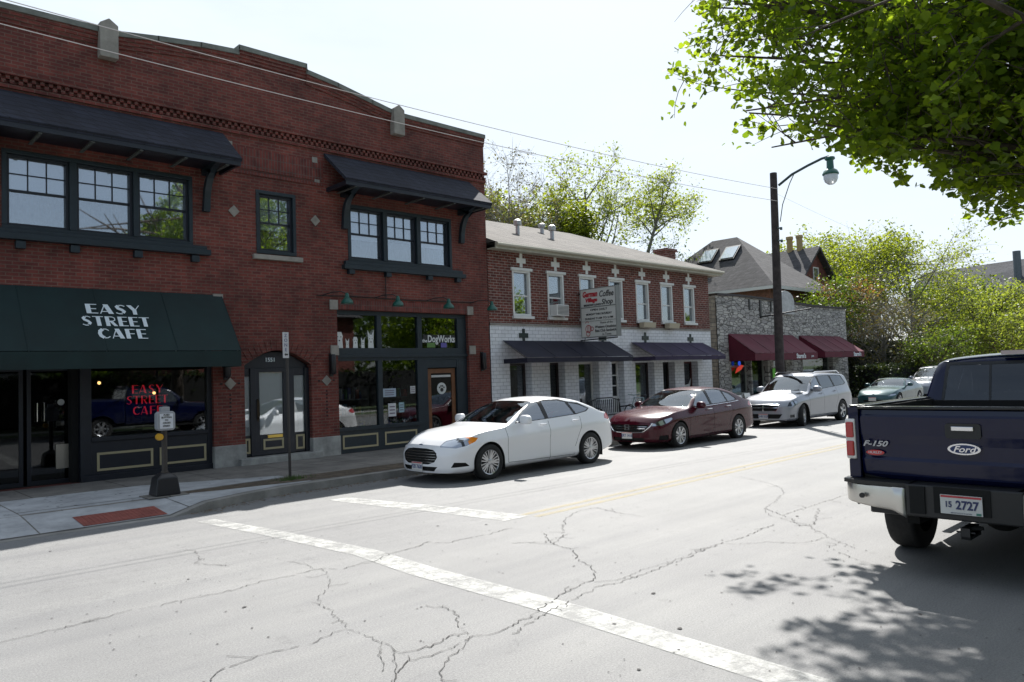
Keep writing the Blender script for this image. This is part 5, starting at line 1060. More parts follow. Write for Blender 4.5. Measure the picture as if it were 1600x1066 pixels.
def common_car(name, label, group, loc, sp, mat, seat_mat=SEAT, yaw=0.0, detail=True, trimglass=None):
    t = thing(name, label, 'car', loc, group); t.rotation_euler = (0, 0, yaw); bd = Body(sp)
    arch_parts(t, bd, sp, mat)
    # glass first
    w0, w1 = sp['screen']; X = bd.sh.X; NT = bd.sh.NT; k0 = bd.sh.NB + bd.sh.NS + bd.sh.NC
    rgl = lambda a, b, m0=1: bd.region(lambda f, c: f[bd.seg] == 3 and X[f[bd.st]] >= a - 1e-6 and X[min(f[bd.st] + 1, len(X) - 1)] <= b + 1e-6 and f[bd.rg] >= k0 + m0)
    L2(bd.take(rgl(w0, w1), -.004), 'windscreen', CARGL_F, t)
    r0, r1 = sp['rear_glass']; L2(bd.take(rgl(r0, r1), -.004), 'rear_window', CARGL_T, t)
    for poly, mt in sp['side_glass']:
        for sg in (-1, 1):
            m_ = bd.cut(poly, 'xz', side(sg), -.006); L2(m_, 'side_window', mt, t)
    tr_ = {-1: MB(), 1: MB()}
    for poly in [p_ for p_, _ in sp['side_glass']] + sp.get('pillar', []):
        cx, cy = sum(p[0] for p in poly) / len(poly), sum(p[1] for p in poly) / len(poly); ex = []
        for (a, b) in poly: l = sqrt((a - cx) ** 2 + (b - cy) ** 2); ex.append((a + (a - cx) / l * .032, b + (b - cy) / l * .032))
        if poly in sp.get('pillar', []): ex = poly
        for sg in (-1, 1): m_ = bd.cut(ex, 'xz', side(sg), -.001); tr_[sg].add(m_.v, m_.f)
    for sg in (-1, 1): L2(tr_[sg], 'window_trim', TRIM, t)
    for poly in []:
        for sg in (-1, 1): L2(bd.cut(poly, 'xz', side(sg), -.001), 'pillar_trim', TRIM, t)
    sm = MB()
    for (p, q) in sp['seams']:
        for sg in (-1, 1): m_ = seam(bd, p, q, 'xz', side(sg)); sm.add(m_.v, m_.f)
    L2(sm, 'door_gap', UNDER, t, False)
    return t, bd

FUS = dict(L=4.87, stations=[1.36, 1.42, 2.36, 2.44, 3.52, 4.25],
    top=[(0, .70), (.06, .76), (.2, .83), (.5, .905), (.9, .96), (1.25, .995), (1.40, 1.02), (1.7, 1.15), (2.05, 1.305), (2.36, 1.40), (2.7, 1.455), (3.0, 1.465), (3.4, 1.435), (3.7, 1.375), (4.0, 1.27), (4.3, 1.15), (4.5, 1.105), (4.72, 1.085), (4.80, 1.06), (4.87, .99)],
    bottom=[(0, .19), (.3, .17), (.7, .17), (4.2, .19), (4.6, .24), (4.87, .30)],
    belt=[(0, .66), (.2, .74), (.5, .81), (1.0, .885), (1.5, .93), (2.5, .965), (3.5, 1.0), (4.2, 1.03), (4.6, 1.03), (4.87, .95)],
    width=[(0, .80), (.15, .86), (.5, .905), (1.0, .925), (2.4, .925), (3.8, .925), (4.4, .90), (4.75, .86), (4.87, .82)],
    crown=[(0, .05), (.5, .07), (1.2, .06), (1.5, .026), (2.3, .03), (3.0, .055), (3.8, .045), (4.3, .05), (4.87, .03)], tumble=.50,
    noseF=(.85, .42), noseR=(.7, .30), faceF=[(.15, .05), (.3, 0), (.5, .0), (.62, .05), (.75, .12), (1, .2)], faceR=[(.2, .12), (.4, .0), (.6, .02), (.9, .08), (1.1, .13)], bow=(.22, .9, 1.4, 2.2, 3.3),
    pillar=[[(2.52, 1.02), (2.68, 1.03), (2.66, 1.40), (2.50, 1.39)], [(3.42, 1.06), (3.52, 1.07), (3.40, 1.33), (3.27, 1.35)]],
    axles=(.99, 3.84), hub=.335, archR=.375, screen=(1.42, 2.36), rear_glass=(3.52, 4.25),
    side_glass=[([(1.75, 1.005), (2.56, 1.035), (2.52, 1.375), (2.34, 1.35), (2.1, 1.24), (1.9, 1.12)], CARGL), ([(2.66, 1.04), (3.44, 1.075), (3.30, 1.335), (3.1, 1.375), (2.63, 1.385)], CARGL), ([(3.50, 1.08), (3.80, 1.12), (3.92, 1.17), (3.66, 1.265), (3.38, 1.318)], CARGL)],
    seams=[((1.46, .28), (1.44, .95)), ((2.60, .22), (2.62, .99)), ((3.36, .42), (3.55, .8)), ((3.55, .8), (3.58, 1.02)), ((1.46, .28), (3.36, .255))],
    cab=(2.15, .72, 1.44))
WHITE_CAR = paint('paint_white', (0.82, 0.83, 0.85), 0, .3)
def build_fusion():
    t, bd = common_car('white_sedan', 'white four door saloon parked nearest at the kerb before the brick building', 'cars parked along the far kerb', (8.40, 11.405, -.072), FUS, WHITE_CAR)
    front = lambda f, c: f[bd.seg] != 3 and c.x < .55 and f.normal.x < -.3
    # grille: rounded trapezoid
    gp = [(-.50, .49), (-.44, .40), (-.3, .355), (.3, .355), (.44, .40), (.50, .49), (.47, .56), (.38, .615), (.2, .635), (-.2, .635), (-.38, .615), (-.47, .56)]
    gm = bd.cut(gp, 'yz', front, -.03); go = L2(gm, 'grille', UNDER, t)
    lo = bd.cut([(-.42, .235), (.42, .235), (.50, .315), (-.50, .315)], 'yz', front, -.03); L2(lo, 'lower_intake', UNDER, t)
    g = MB()
    for k_ in range(5):
        z = .395 + k_ * .047; w = (.40, .46, .47, .45, .40)[k_]
        pts = [(.006 + .42 * (abs(y) / .925) ** 3 + (.0 if z < .5 else (z - .5) * .42), y, z) for y in np.linspace(-w, w, 15)]
        g.tube(pts, .0085, 6)
    L2(fixn(g), 'grille_bars', P('bar_chrome', (0.35, 0.33, 0.31), .25, .9), go)
    for sg in (-1, 1):
        hp = [(.14, .66), (.30, .64), (.48, .672), (.67, .74), (.74, .80), (.62, .825), (.45, .812), (.28, .768), (.16, .705)]
        hl = bd.cut(hp, 'xz', lambda f, c: c.y * sg > .40 and (f[bd.seg] != 3 or c.y * sg > .5) and c.x < 1.0 and f.normal.z < .9, -.004); ho = L2(hl, 'headlight', LAMPG, t)
        am = MB(); am.prism([(.56, .735), (.64, .75), (.70, .788), (.60, .795)], 'y', sg * .80, sg * .905); 
        xs_ = [v for v in hl.v if v[0] > .54]; 
        fa = [f for f in hl.f if sum(hl.v[i][0] for i in f) / len(f) > .55]; am = MB(); am.v = [(a - .001, b + sg * .004, c) for a, b, c in hl.v]; am.f = fa; L2(am, 'indicator', AMBER, ho)
        fi = [f for f in hl.f if .40 < sum(hl.v[i][0] for i in f) / len(f) < .46]; am = MB(); am.v = [(a - .001, b + sg * .003, c) for a, b, c in hl.v]; am.f = fi; L2(am, 'lamp_inner', LAMP_IN, ho)
        fg = bd.cut([(.20, .30), (.52, .31), (.44, .375), (.24, .39)], 'xz', lambda f, c: c.y * sg > .45 and c.x < .8, -.03); L2(fg, 'fog_lamp_recess', UNDER, t)
        tl = bd.cut([(4.36, .93), (4.50, .90), (4.72, .92), (4.80, 1.0), (4.72, 1.045), (4.5, 1.06), (4.38, 1.0)], 'xz', lambda f, c: c.y * sg > .5 and f[bd.seg] != 3, -.002); L2(tl, 'tail_lamp', REDL, t)
        mirror(t, 1.87, .985, 1.06, sg, WHITE_CAR, 1.15); handle(t, 2.42, .905, .93, sg, WHITE_CAR); handle(t, 3.40, .90, .955, sg, WHITE_CAR)
        for ax_ in FUS['axles']: make_wheel(t, ax_, sg * .915, .335, .335, .225, .215, sg, 5, 'double', rot=.2 + ax_)
    sk = bd.cut([(-.45, .175), (.45, .175), (.47, .2), (-.47, .2)], 'yz', front, -.01); L2(sk, 'lower_lip', TRIM, t)
    bd.finish('body', WHITE_CAR, t)
    plate(t, -.015, 0.0, .31, 'F2B 7620')
    g = MB(); g.lathe([(.0, 0), (.06, 0), (.062, .012)], (0, 0, 0), 'x', 20); g.v = [(.10 + a * -1, b * 1.0, .685 + c * .42) for a, b, c in g.v]; L2(fixn(g), 'badge', P('badge_blue', (0.02, 0.04, 0.12), .25), t)
    car_interior(t, FUS, SEAT)
    return t
build_fusion()

ACC = dict(L=4.86, stations=[1.30, 1.36, 2.26, 2.32, 3.45, 4.12],
    top=[(0, .70), (.05, .77), (.2, .84), (.5, .90), (.9, .955), (1.2, .985), (1.36, 1.01), (1.7, 1.18), (2.0, 1.31), (2.26, 1.39), (2.6, 1.445), (2.95, 1.46), (3.35, 1.425), (3.65, 1.35), (3.95, 1.235), (4.15, 1.15), (4.4, 1.09), (4.65, 1.075), (4.78, 1.05), (4.86, .98)],
    bottom=[(0, .20), (.3, .17), (.7, .17), (4.2, .19), (4.6, .24), (4.86, .30)],
    belt=[(0, .62), (.2, .72), (.5, .80), (1.0, .87), (1.4, .91), (2.4, .94), (3.4, .975), (4.2, 1.01), (4.6, 1.01), (4.86, .93)],
    width=[(0, .80), (.15, .86), (.5, .905), (1.0, .925), (2.4, .925), (3.8, .925), (4.4, .905), (4.75, .87), (4.86, .83)],
    crown=FUS['crown'], tumble=.46, noseF=(.8, .36), noseR=(.65, .26), faceF=[(.15, .06), (.3, 0), (.5, .0), (.62, .02), (.75, .07), (1, .15)], faceR=[(.2, .12), (.4, .0), (.6, .02), (.9, .06), (1.1, .1)], bow=(.2, .9, 1.35, 2.15, 3.2),
    pillar=[[(2.42, 1.0), (2.58, 1.0), (2.55, 1.39), (2.4, 1.38)], [(3.28, 1.03), (3.37, 1.04), (3.29, 1.33), (3.18, 1.35)]],
    axles=(.97, 3.745), hub=.325, archR=.365, screen=(1.36, 2.26), rear_glass=(3.45, 4.12),
    side_glass=[([(1.68, .985), (2.46, 1.01), (2.42, 1.375), (2.22, 1.345), (1.95, 1.2)], CARGL), ([(2.56, 1.015), (3.30, 1.04), (3.20, 1.345), (2.95, 1.38), (2.53, 1.38)], CARGL), ([(3.35, 1.045), (3.68, 1.06), (3.76, 1.10), (3.55, 1.23), (3.27, 1.32)], CARGL)],
    seams=[((1.40, .28), (1.38, .92)), ((2.50, .22), (2.52, .97)), ((3.26, .42), (3.44, .78)), ((3.44, .78), (3.46, 1.0)), ((1.40, .28), (3.26, .255))],
    cab=(2.05, .72, 1.43))
MAROON = paint('paint_maroon', (0.055, 0.003, 0.010), 0.0, .25, .55, .2)
def build_accord():
    t, bd = common_car('maroon_sedan', 'dark maroon four door saloon parked behind the white saloon', 'cars parked along the far kerb', (14.95, 11.64, -.088), ACC, MAROON)
    front = lambda f, c: f[bd.seg] != 3 and c.x < .5 and f.normal.x < -.3
    gm = bd.cut([(-.42, .46), (.42, .46), (.58, .56), (.56, .62), (-.56, .62), (-.58, .56)], 'yz', front, -.03); go = L2(gm, 'grille', UNDER, t)
    fx = lambda y, z: .36 * (abs(y) / .925) ** 3 + np.interp(z, [.3, .5, .62, .75], [0, 0, .02, .07]) - .004
    g = MB()
    for z, w in ((.53, .50), (.575, .54)): g.tube([(fx(y, z), y, z) for y in np.linspace(-w, w, 15)], .009, 6)
    g.tube([(fx(y, z) - .004, y, z) for y, z in ((-.66, .66), (-.6, .57), (-.48, .475), (-.42, .45), (-.2, .44), (0, .44), (.2, .44), (.42, .45), (.48, .475), (.6, .57), (.66, .66))], .019, 8)
    L2(fixn(g), 'grille_bars', CHROME, go)
    g = MB(); x_ = fx(0, .56) - .016; g.box(x_, x_ + .012, -.055, -.038, .51, .61); g.box(x_, x_ + .012, .038, .055, .51, .61); g.box(x_, x_ + .012, -.038, .038, .55, .565); g.frame(-.075, .075, .495, .625, .012, x_ + .001, x_ + .011, axis='x'); L2(fixn(g), 'badge', CHROME, go, False)
    lo = bd.cut([(-.48, .22), (.48, .22), (.46, .31), (-.46, .31)], 'yz', front, -.03); L2(lo, 'lower_intake', UNDER, t)
    lo = bd.cut([(-.7, .155), (.7, .155), (.7, .20), (-.7, .20)], 'yz', front, -.005); L2(lo, 'lower_lip', TRIM, t)
    for sg in (-1, 1):
        hp = [(.12, .59), (.30, .60), (.52, .665), (.68, .74), (.66, .775), (.45, .745), (.26, .70), (.14, .66)]
        hl = bd.cut(hp, 'xz', lambda f, c: c.y * sg > .55 and f[bd.seg] != 3 and c.x < .9, -.004); ho = L2(hl, 'headlight', LAMPG, t)
        fi = [f for f in hl.f if .2 < sum(hl.v[i][0] for i in f) / len(f) < .3 or .4 < sum(hl.v[i][0] for i in f) / len(f) < .44]; am = MB(); am.v = [(a - .001, b + sg * .003, c) for a, b, c in hl.v]; am.f = fi; L2(am, 'lamp_inner', LAMP_IN, ho)
        fg = bd.cut([(.22, .25), (.50, .25), (.50, .36), (.24, .36)], 'xz', lambda f, c: c.y * sg > .5 and c.x < .8, -.02); L2(fg, 'fog_lamp_recess', UNDER, t)
        tl = bd.cut([(4.30, .90), (4.5, .84), (4.72, .84), (4.80, .93), (4.6, 1.0), (4.4, 1.0)], 'xz', lambda f, c: c.y * sg > .5 and f[bd.seg] != 3, -.002); L2(tl, 'tail_lamp', REDL, t)
        cm = MB(); zt_ = [(1.62, .965), (2.5, .99), (3.35, 1.02), (3.74, 1.045)]
        g = MB(); g.tube([(a, sg * (.915 - .005), b) for a, b in zt_], .008, 6); L2(fixn(g), 'chrome_strip', CHROME, t)
        mirror(t, 1.82, .975, 1.02, sg, MAROON, 1.1); handle(t, 2.32, .905, .90, sg, CHROME); handle(t, 3.26, .90, .93, sg, CHROME)
        for ax_ in ACC['axles']: make_wheel(t, ax_, sg * .915, .325, .325, .215, .215, sg, 7, 'twin', rot=.5 + ax_)
    bd.finish('body', MAROON, t)
    o = plate(t, -.012, 0.0, .36, 'ERT 1416'); car_interior(t, ACC, SEAT); return t
build_accord()

JOU = dict(L=4.89, stations=[1.22, 1.30, 2.02, 2.10, 4.42, 4.70],
    top=[(0, .72), (.04, .80), (.15, .90), (.5, 1.0), (.9, 1.06), (1.15, 1.09), (1.30, 1.14), (1.6, 1.36), (1.85, 1.52), (2.02, 1.60), (2.3, 1.665), (2.8, 1.69), (3.5, 1.685), (4.1, 1.655), (4.40, 1.615), (4.58, 1.42), (4.72, 1.22), (4.80, 1.08), (4.89, .92)],
    bottom=[(0, .24), (.3, .21), (.7, .21), (4.2, .22), (4.6, .28), (4.89, .34)],
    belt=[(0, .66), (.1, .78), (.5, .92), (1.0, 1.0), (1.4, 1.04), (2.4, 1.09), (3.4, 1.13), (4.2, 1.17), (4.6, 1.15), (4.89, .90)],
    width=[(0, .82), (.15, .87), (.5, .905), (1.0, .918), (2.4, .918), (3.8, .918), (4.4, .905), (4.75, .88), (4.89, .84)],
    crown=[(0, .05), (.5, .07), (1.2, .075), (1.5, .05), (2.3, .05), (4.0, .05), (4.6, .05), (4.89, .03)], tumble=.26,
    noseF=(.7, .26), noseR=(.5, .16), faceF=[(.15, .06), (.3, 0), (.5, .0), (.65, .0), (.8, .03), (1, .06)], faceR=[(.2, .1), (.4, .0), (.6, .0), (1.0, .03), (1.3, .05)], bow=(.18, .8, 1.3, 2.0, 3.0),
    pillar=[[(2.33, 1.15), (2.46, 1.15), (2.34, 1.57), (2.2, 1.56)], [(3.32, 1.19), (3.45, 1.2), (3.28, 1.58), (3.14, 1.58)]],
    axles=(.95, 3.84), hub=.36, archR=.40, screen=(1.30, 2.02), rear_glass=(4.42, 4.70),
    side_glass=[([(1.62, 1.13), (2.36, 1.155), (2.22, 1.55), (2.05, 1.535), (1.86, 1.42)], CARGL), ([(2.44, 1.16), (3.34, 1.20), (3.16, 1.575), (2.32, 1.565)], CARGL_T), ([(3.43, 1.205), (4.15, 1.25), (4.28, 1.30), (4.05, 1.545), (3.26, 1.575)], CARGL_T)],
    seams=[((1.38, .34), (1.36, 1.02)), ((2.44, .30), (2.42, 1.13)), ((3.30, .46), (3.5, .8)), ((3.5, .8), (3.46, 1.16)), ((1.38, .34), (3.30, .33))],
    cab=(1.95, .70, 1.60))
SILVER = paint('paint_silver', (0.32, 0.335, 0.37), 0.35, .3, .7)
def build_journey():
    t, bd = common_car('silver_crossover', 'silver crossover with roof rails parked in front of the stone shop', 'cars parked along the far kerb', (22.33, 11.96, -.095), JOU, SILVER, SEAT_D)
    front = lambda f, c: f[bd.seg] != 3 and c.x < .5 and f.normal.x < -.3
    gm = bd.cut([(-.42, .54), (.42, .54), (.48, .62), (.50, .73), (-.50, .73), (-.48, .62)], 'yz', front, -.03); go = L2(gm, 'grille', UNDER, t)
    fx = lambda y, z: .26 * (abs(y) / .918) ** 3 + np.interp(z, [.3, .65, .8, 1], [0, 0, .03, .06]) - .006
    g = MB(); g.tube([(fx(y, .64), y, .64) for y in np.linspace(-.47, .47, 11)], .018, 6); g.tube([(fx(0, z), 0, z) for z in (.54, .6, .68, .735)], .018, 6); g.tube([(fx(y, z), y, z) for y, z in ((-.5, .73), (-.48, .62), (-.42, .54), (0, .535), (.42, .54), (.48, .62), (.5, .73), (0, .74), (-.5, .73))], .012, 6); L2(fixn(g), 'grille_bars', CHROME, go)
    lo = bd.cut([(-.50, .30), (.50, .30), (.60, .44), (-.60, .44)], 'yz', front, -.03); L2(lo, 'lower_intake', UNDER, t)
    lo = bd.cut([(-.62, .235), (.62, .235), (.5, .275), (-.5, .275)], 'yz', front, .004); L2(lo, 'lower_lip', P('lip_grey', (0.35, 0.35, 0.36), .4, .5), t)
    for sg in (-1, 1):
        hp = [(.10, .68), (.34, .68), (.50, .73), (.54, .84), (.36, .84), (.14, .80)]
        hl = bd.cut(hp, 'xz', lambda f, c: c.y * sg > .52 and f[bd.seg] != 3 and c.x < .9, -.004); ho = L2(hl, 'headlight', LAMPG, t)
        fi = [f for f in hl.f if .18 < sum(hl.v[i][0] for i in f) / len(f) < .26 or .36 < sum(hl.v[i][0] for i in f) / len(f) < .4]; am = MB(); am.v = [(a - .001, b + sg * .003, c) for a, b, c in hl.v]; am.f = fi; L2(am, 'lamp_inner', LAMP_IN, ho)
        fg = bd.cut([(.18, .33), (.36, .33), (.36, .42), (.18, .42)], 'xz', lambda f, c: c.y * sg > .6 and c.x < .6, -.02); L2(fg, 'fog_lamp', LAMP_IN, t)
        tl = bd.cut([(4.60, 1.10), (4.84, 1.02), (4.84, 1.2), (4.66, 1.28), (4.5, 1.22)], 'xz', lambda f, c: c.y * sg > .5, -.002); L2(tl, 'tail_lamp', REDL, t)
        mirror(t, 1.76, .985, 1.17, sg, SILVER, 1.25); handle(t, 2.28, .905, 1.02, sg, SILVER); handle(t, 3.32, .90, 1.06, sg, SILVER)
        g = MB(); g.tube([(2.2, sg * .66, 1.66), (2.35, sg * .66, 1.715), (4.0, sg * .66, 1.715), (4.2, sg * .66, 1.64)], .018, 8); L2(fixn(g), 'roof_rail', CHROME if sg < 0 else TRIM, t)
        for ax_ in JOU['axles']: make_wheel(t, ax_, sg * .908, .36, .36, .22, .225, sg, 5, 'plain', rot=.3, steer=(.28 if ax_ < 2 else 0))
    bd.finish('body', SILVER, t); plate(t, -.012, 0.0, .37, 'GHB 5529'); car_interior(t, JOU, SEAT_D); return t
build_journey()

TEA = dict(L=4.3, stations=[1.45, 1.52, 2.15, 2.22, 2.9, 3.6],
    top=[(0, .55), (.08, .62), (.3, .70), (.8, .80), (1.2, .86), (1.50, .90), (1.8, 1.07), (2.15, 1.20), (2.4, 1.24), (2.7, 1.23), (3.0, 1.16), (3.5, .99), (3.8, .93), (4.1, .90), (4.3, .80)],
    bottom=[(0, .2), (.4, .16), (3.8, .18), (4.3, .28)], belt=[(0, .50), (.3, .62), (.9, .74), (1.5, .82), (2.5, .86), (3.4, .89), (4.0, .86), (4.3, .75)],
    width=[(0, .72), (.2, .80), (.6, .85), (1.2, .87), (3.2, .87), (4.0, .83), (4.3, .75)], crown=[(0, .05), (1.2, .07), (1.5, .05), (3, .05), (4.3, .04)], tumble=.5,
    noseF=(.8, .4), noseR=(.6, .3), faceF=[(.15, .05), (.35, 0), (.6, .1), (1, .2)], faceR=[(.2, .1), (.5, 0), (.9, .08)], bow=(.22, 1.0, 1.5, 2.1, 3.0),
    axles=(.85, 3.3), hub=.3, archR=.335, screen=(1.52, 2.15), rear_glass=(2.9, 3.6), side_glass=[([(1.85, .90), (2.75, .92), (2.85, .96), (2.65, 1.13), (2.25, 1.17)], CARGL)], seams=[((1.5, .25), (1.52, .8)), ((2.75, .3), (2.8, .87)), ((1.5, .25), (2.75, .24))], cab=(2.1, .62, 1.2))
TEALC = paint('paint_teal', (0.008, 0.06, 0.065), 0.2, .28)
def build_small(sp, nm, lab, loc, mt, plate_s, yaw=0):
    t, bd = common_car(nm, lab, 'cars parked along the far kerb', loc, sp, mt, SEAT_D, yaw=yaw)
    front = lambda f, c: f[bd.seg] != 3 and c.x < .5 and f.normal.x < -.3
    zz = sp['top'][0][1]
    L2(bd.cut([(-.40, .24), (.40, .24), (.42, .33), (-.42, .33)], 'yz', front, -.02), 'lower_intake', UNDER, t)
    for sg in (-1, 1):
        L2(bd.cut([(.16, zz - .07), (.5, zz - .03), (.55, zz + .03), (.3, zz + .02)], 'xz', lambda f, c: c.y * sg > .4 and f[bd.seg] != 3 and c.x < .9, -.004), 'headlight', LAMPG, t)
        mirror(t, sp['screen'][0] + .42, sp['width'][3][1] + .06, sp['belt'][3][1] + .12, sg, mt, 1.0)
        for ax_ in sp['axles']: make_wheel(t, ax_, sg * (sp['width'][3][1] - .01), sp['hub'], sp['hub'], sp['hub'] - .1, .2, sg, 5, 'plain')
    bd.finish('body', mt, t); plate(t, -.01, 0, .36, plate_s); car_interior(t, sp, SEAT_D); return t
build_small(TEA, 'teal_coupe', 'low teal coupe parked beyond the silver crossover', (34.3, 13.2, -.1), TEALC, '')
build_small(JOU, 'silver_suv', 'silver SUV farthest along the kerb behind the teal coupe', (40.6, 13.3, -.1), SILVER, '')

# ------------------------------------------------------------------ blue pickup on the near side (rear towards the camera)
BLUE = paint('paint_dark_blue', (0.0025, 0.0055, 0.036), 0.0, .18, .55, .2)
PK = thing('blue_pickup', 'dark blue crew cab pickup truck with chrome bumper seen from behind', 'pickup truck', (7.03, 2.034, 0))
def tailprof(z):  # depth of the tailgate face at a height: sculpted creases
    return float(np.interp(z, [.80, .84, .97, 1.0, 1.12, 1.20, 1.26, 1.36, 1.38, 1.42, 1.43], [.20, .17, .155, .17, .165, .150, .145, .140, .150, .155, .175]))
g = MB(); zs_ = [.80, .82, .84, .90, .97, .985, 1.0, 1.06, 1.12, 1.16, 1.20, 1.26, 1.31, 1.36, 1.38, 1.42, 1.43]; ys_ = np.linspace(-.868, .868, 21)
for (za, zb2) in zip(zs_, zs_[1:]):
    for ya, yb in zip(ys_, ys_[1:]):
        f_ = lambda y: .035 * (abs(y) / .8) ** 3
        g.quad((tailprof(za) + f_(ya), ya, za), (tailprof(za) + f_(yb), yb, za), (tailprof(zb2) + f_(yb), yb, zb2), (tailprof(zb2) + f_(ya), ya, zb2))
tg = L2(MB().add([(a, -b, c) for a, b, c in g.v], g.f), 'tailgate', BLUE, PK)
g = MB(); g.box(.22, .245, -.86, .86, .80, 1.429); L2(fixn(g), 'tailgate_inner', UNDER, tg, False)
g = MB(); g.box(.13, .26, -.87, .87, 1.432, 1.456); o = L2(fixn(g), 'tailgate_cap', P('trim_gloss', (0.02, 0.02, 0.02), .22), tg, False); b = o.modifiers.new('b', 'BEVEL'); b.width = .008; b.segments = 2
g = MB(); g.prism([(-.12, 1.19), (.12, 1.19), (.135, 1.205), (.135, 1.30), (.12, 1.315), (-.12, 1.315), (-.135, 1.30), (-.135, 1.205)], 'x', .128, .15); o = L2(fixn(g), 'handle_surround', TRIM, tg, False)
g = MB(); g.box(.112, .127, -.085, .085, 1.255, 1.292); oo = L2(fixn(g), 'tailgate_handle', CHROME, tg, False); b = oo.modifiers.new('b', 'BEVEL'); b.width = .005; b.segments = 2
def oval(x0, x1, cy, cz, a, b_, n=28): 
    g_ = MB(); g_.prism([(cy + a * cos(2 * pi * i / n), cz + b_ * sin(2 * pi * i / n)) for i in range(n)], 'x', x0, x1); return g_
zc = 1.10
em = L2(fixn(oval(.135, .165, .0, zc, .125, .048)), 'oval_emblem', CHROME, tg, False); L2(fixn(oval(.131, .136, .0, zc, .105, .036)), 'emblem_face', P('emblem_blue', (0.01, 0.03, 0.12), .2), em, False)
tt = text('emblem_script', 'Ford', CHROME, None, .072, (.129, 0, zc - .002), (0, -1, 0), (0, 0, 1), bold=.001, shear=.35, sx=1.2, extrude=.002); tt.parent = em
tt = text('model_badge', 'F-150', P('badge_grey', (.42, .43, .46), .25, .8), None, .068, (.162, .735, 1.115), (0, -1, 0), (0, 0, 1), bold=.002, shear=.35, sx=1.35, extrude=.003); tt.parent = tg
em2 = L2(fixn(oval(.163, .170, .735, 1.035, .08, .024)), 'dealer_sticker', P('sticker_red', (0.55, 0.05, 0.05), .4), tg, False)
tt = text('sticker_lettering', 'HURLEY', LET, None, .03, (.1615, .735, 1.035), (0, -1, 0), (0, 0, 1), sx=1.1, extrude=.0005); tt.parent = em2
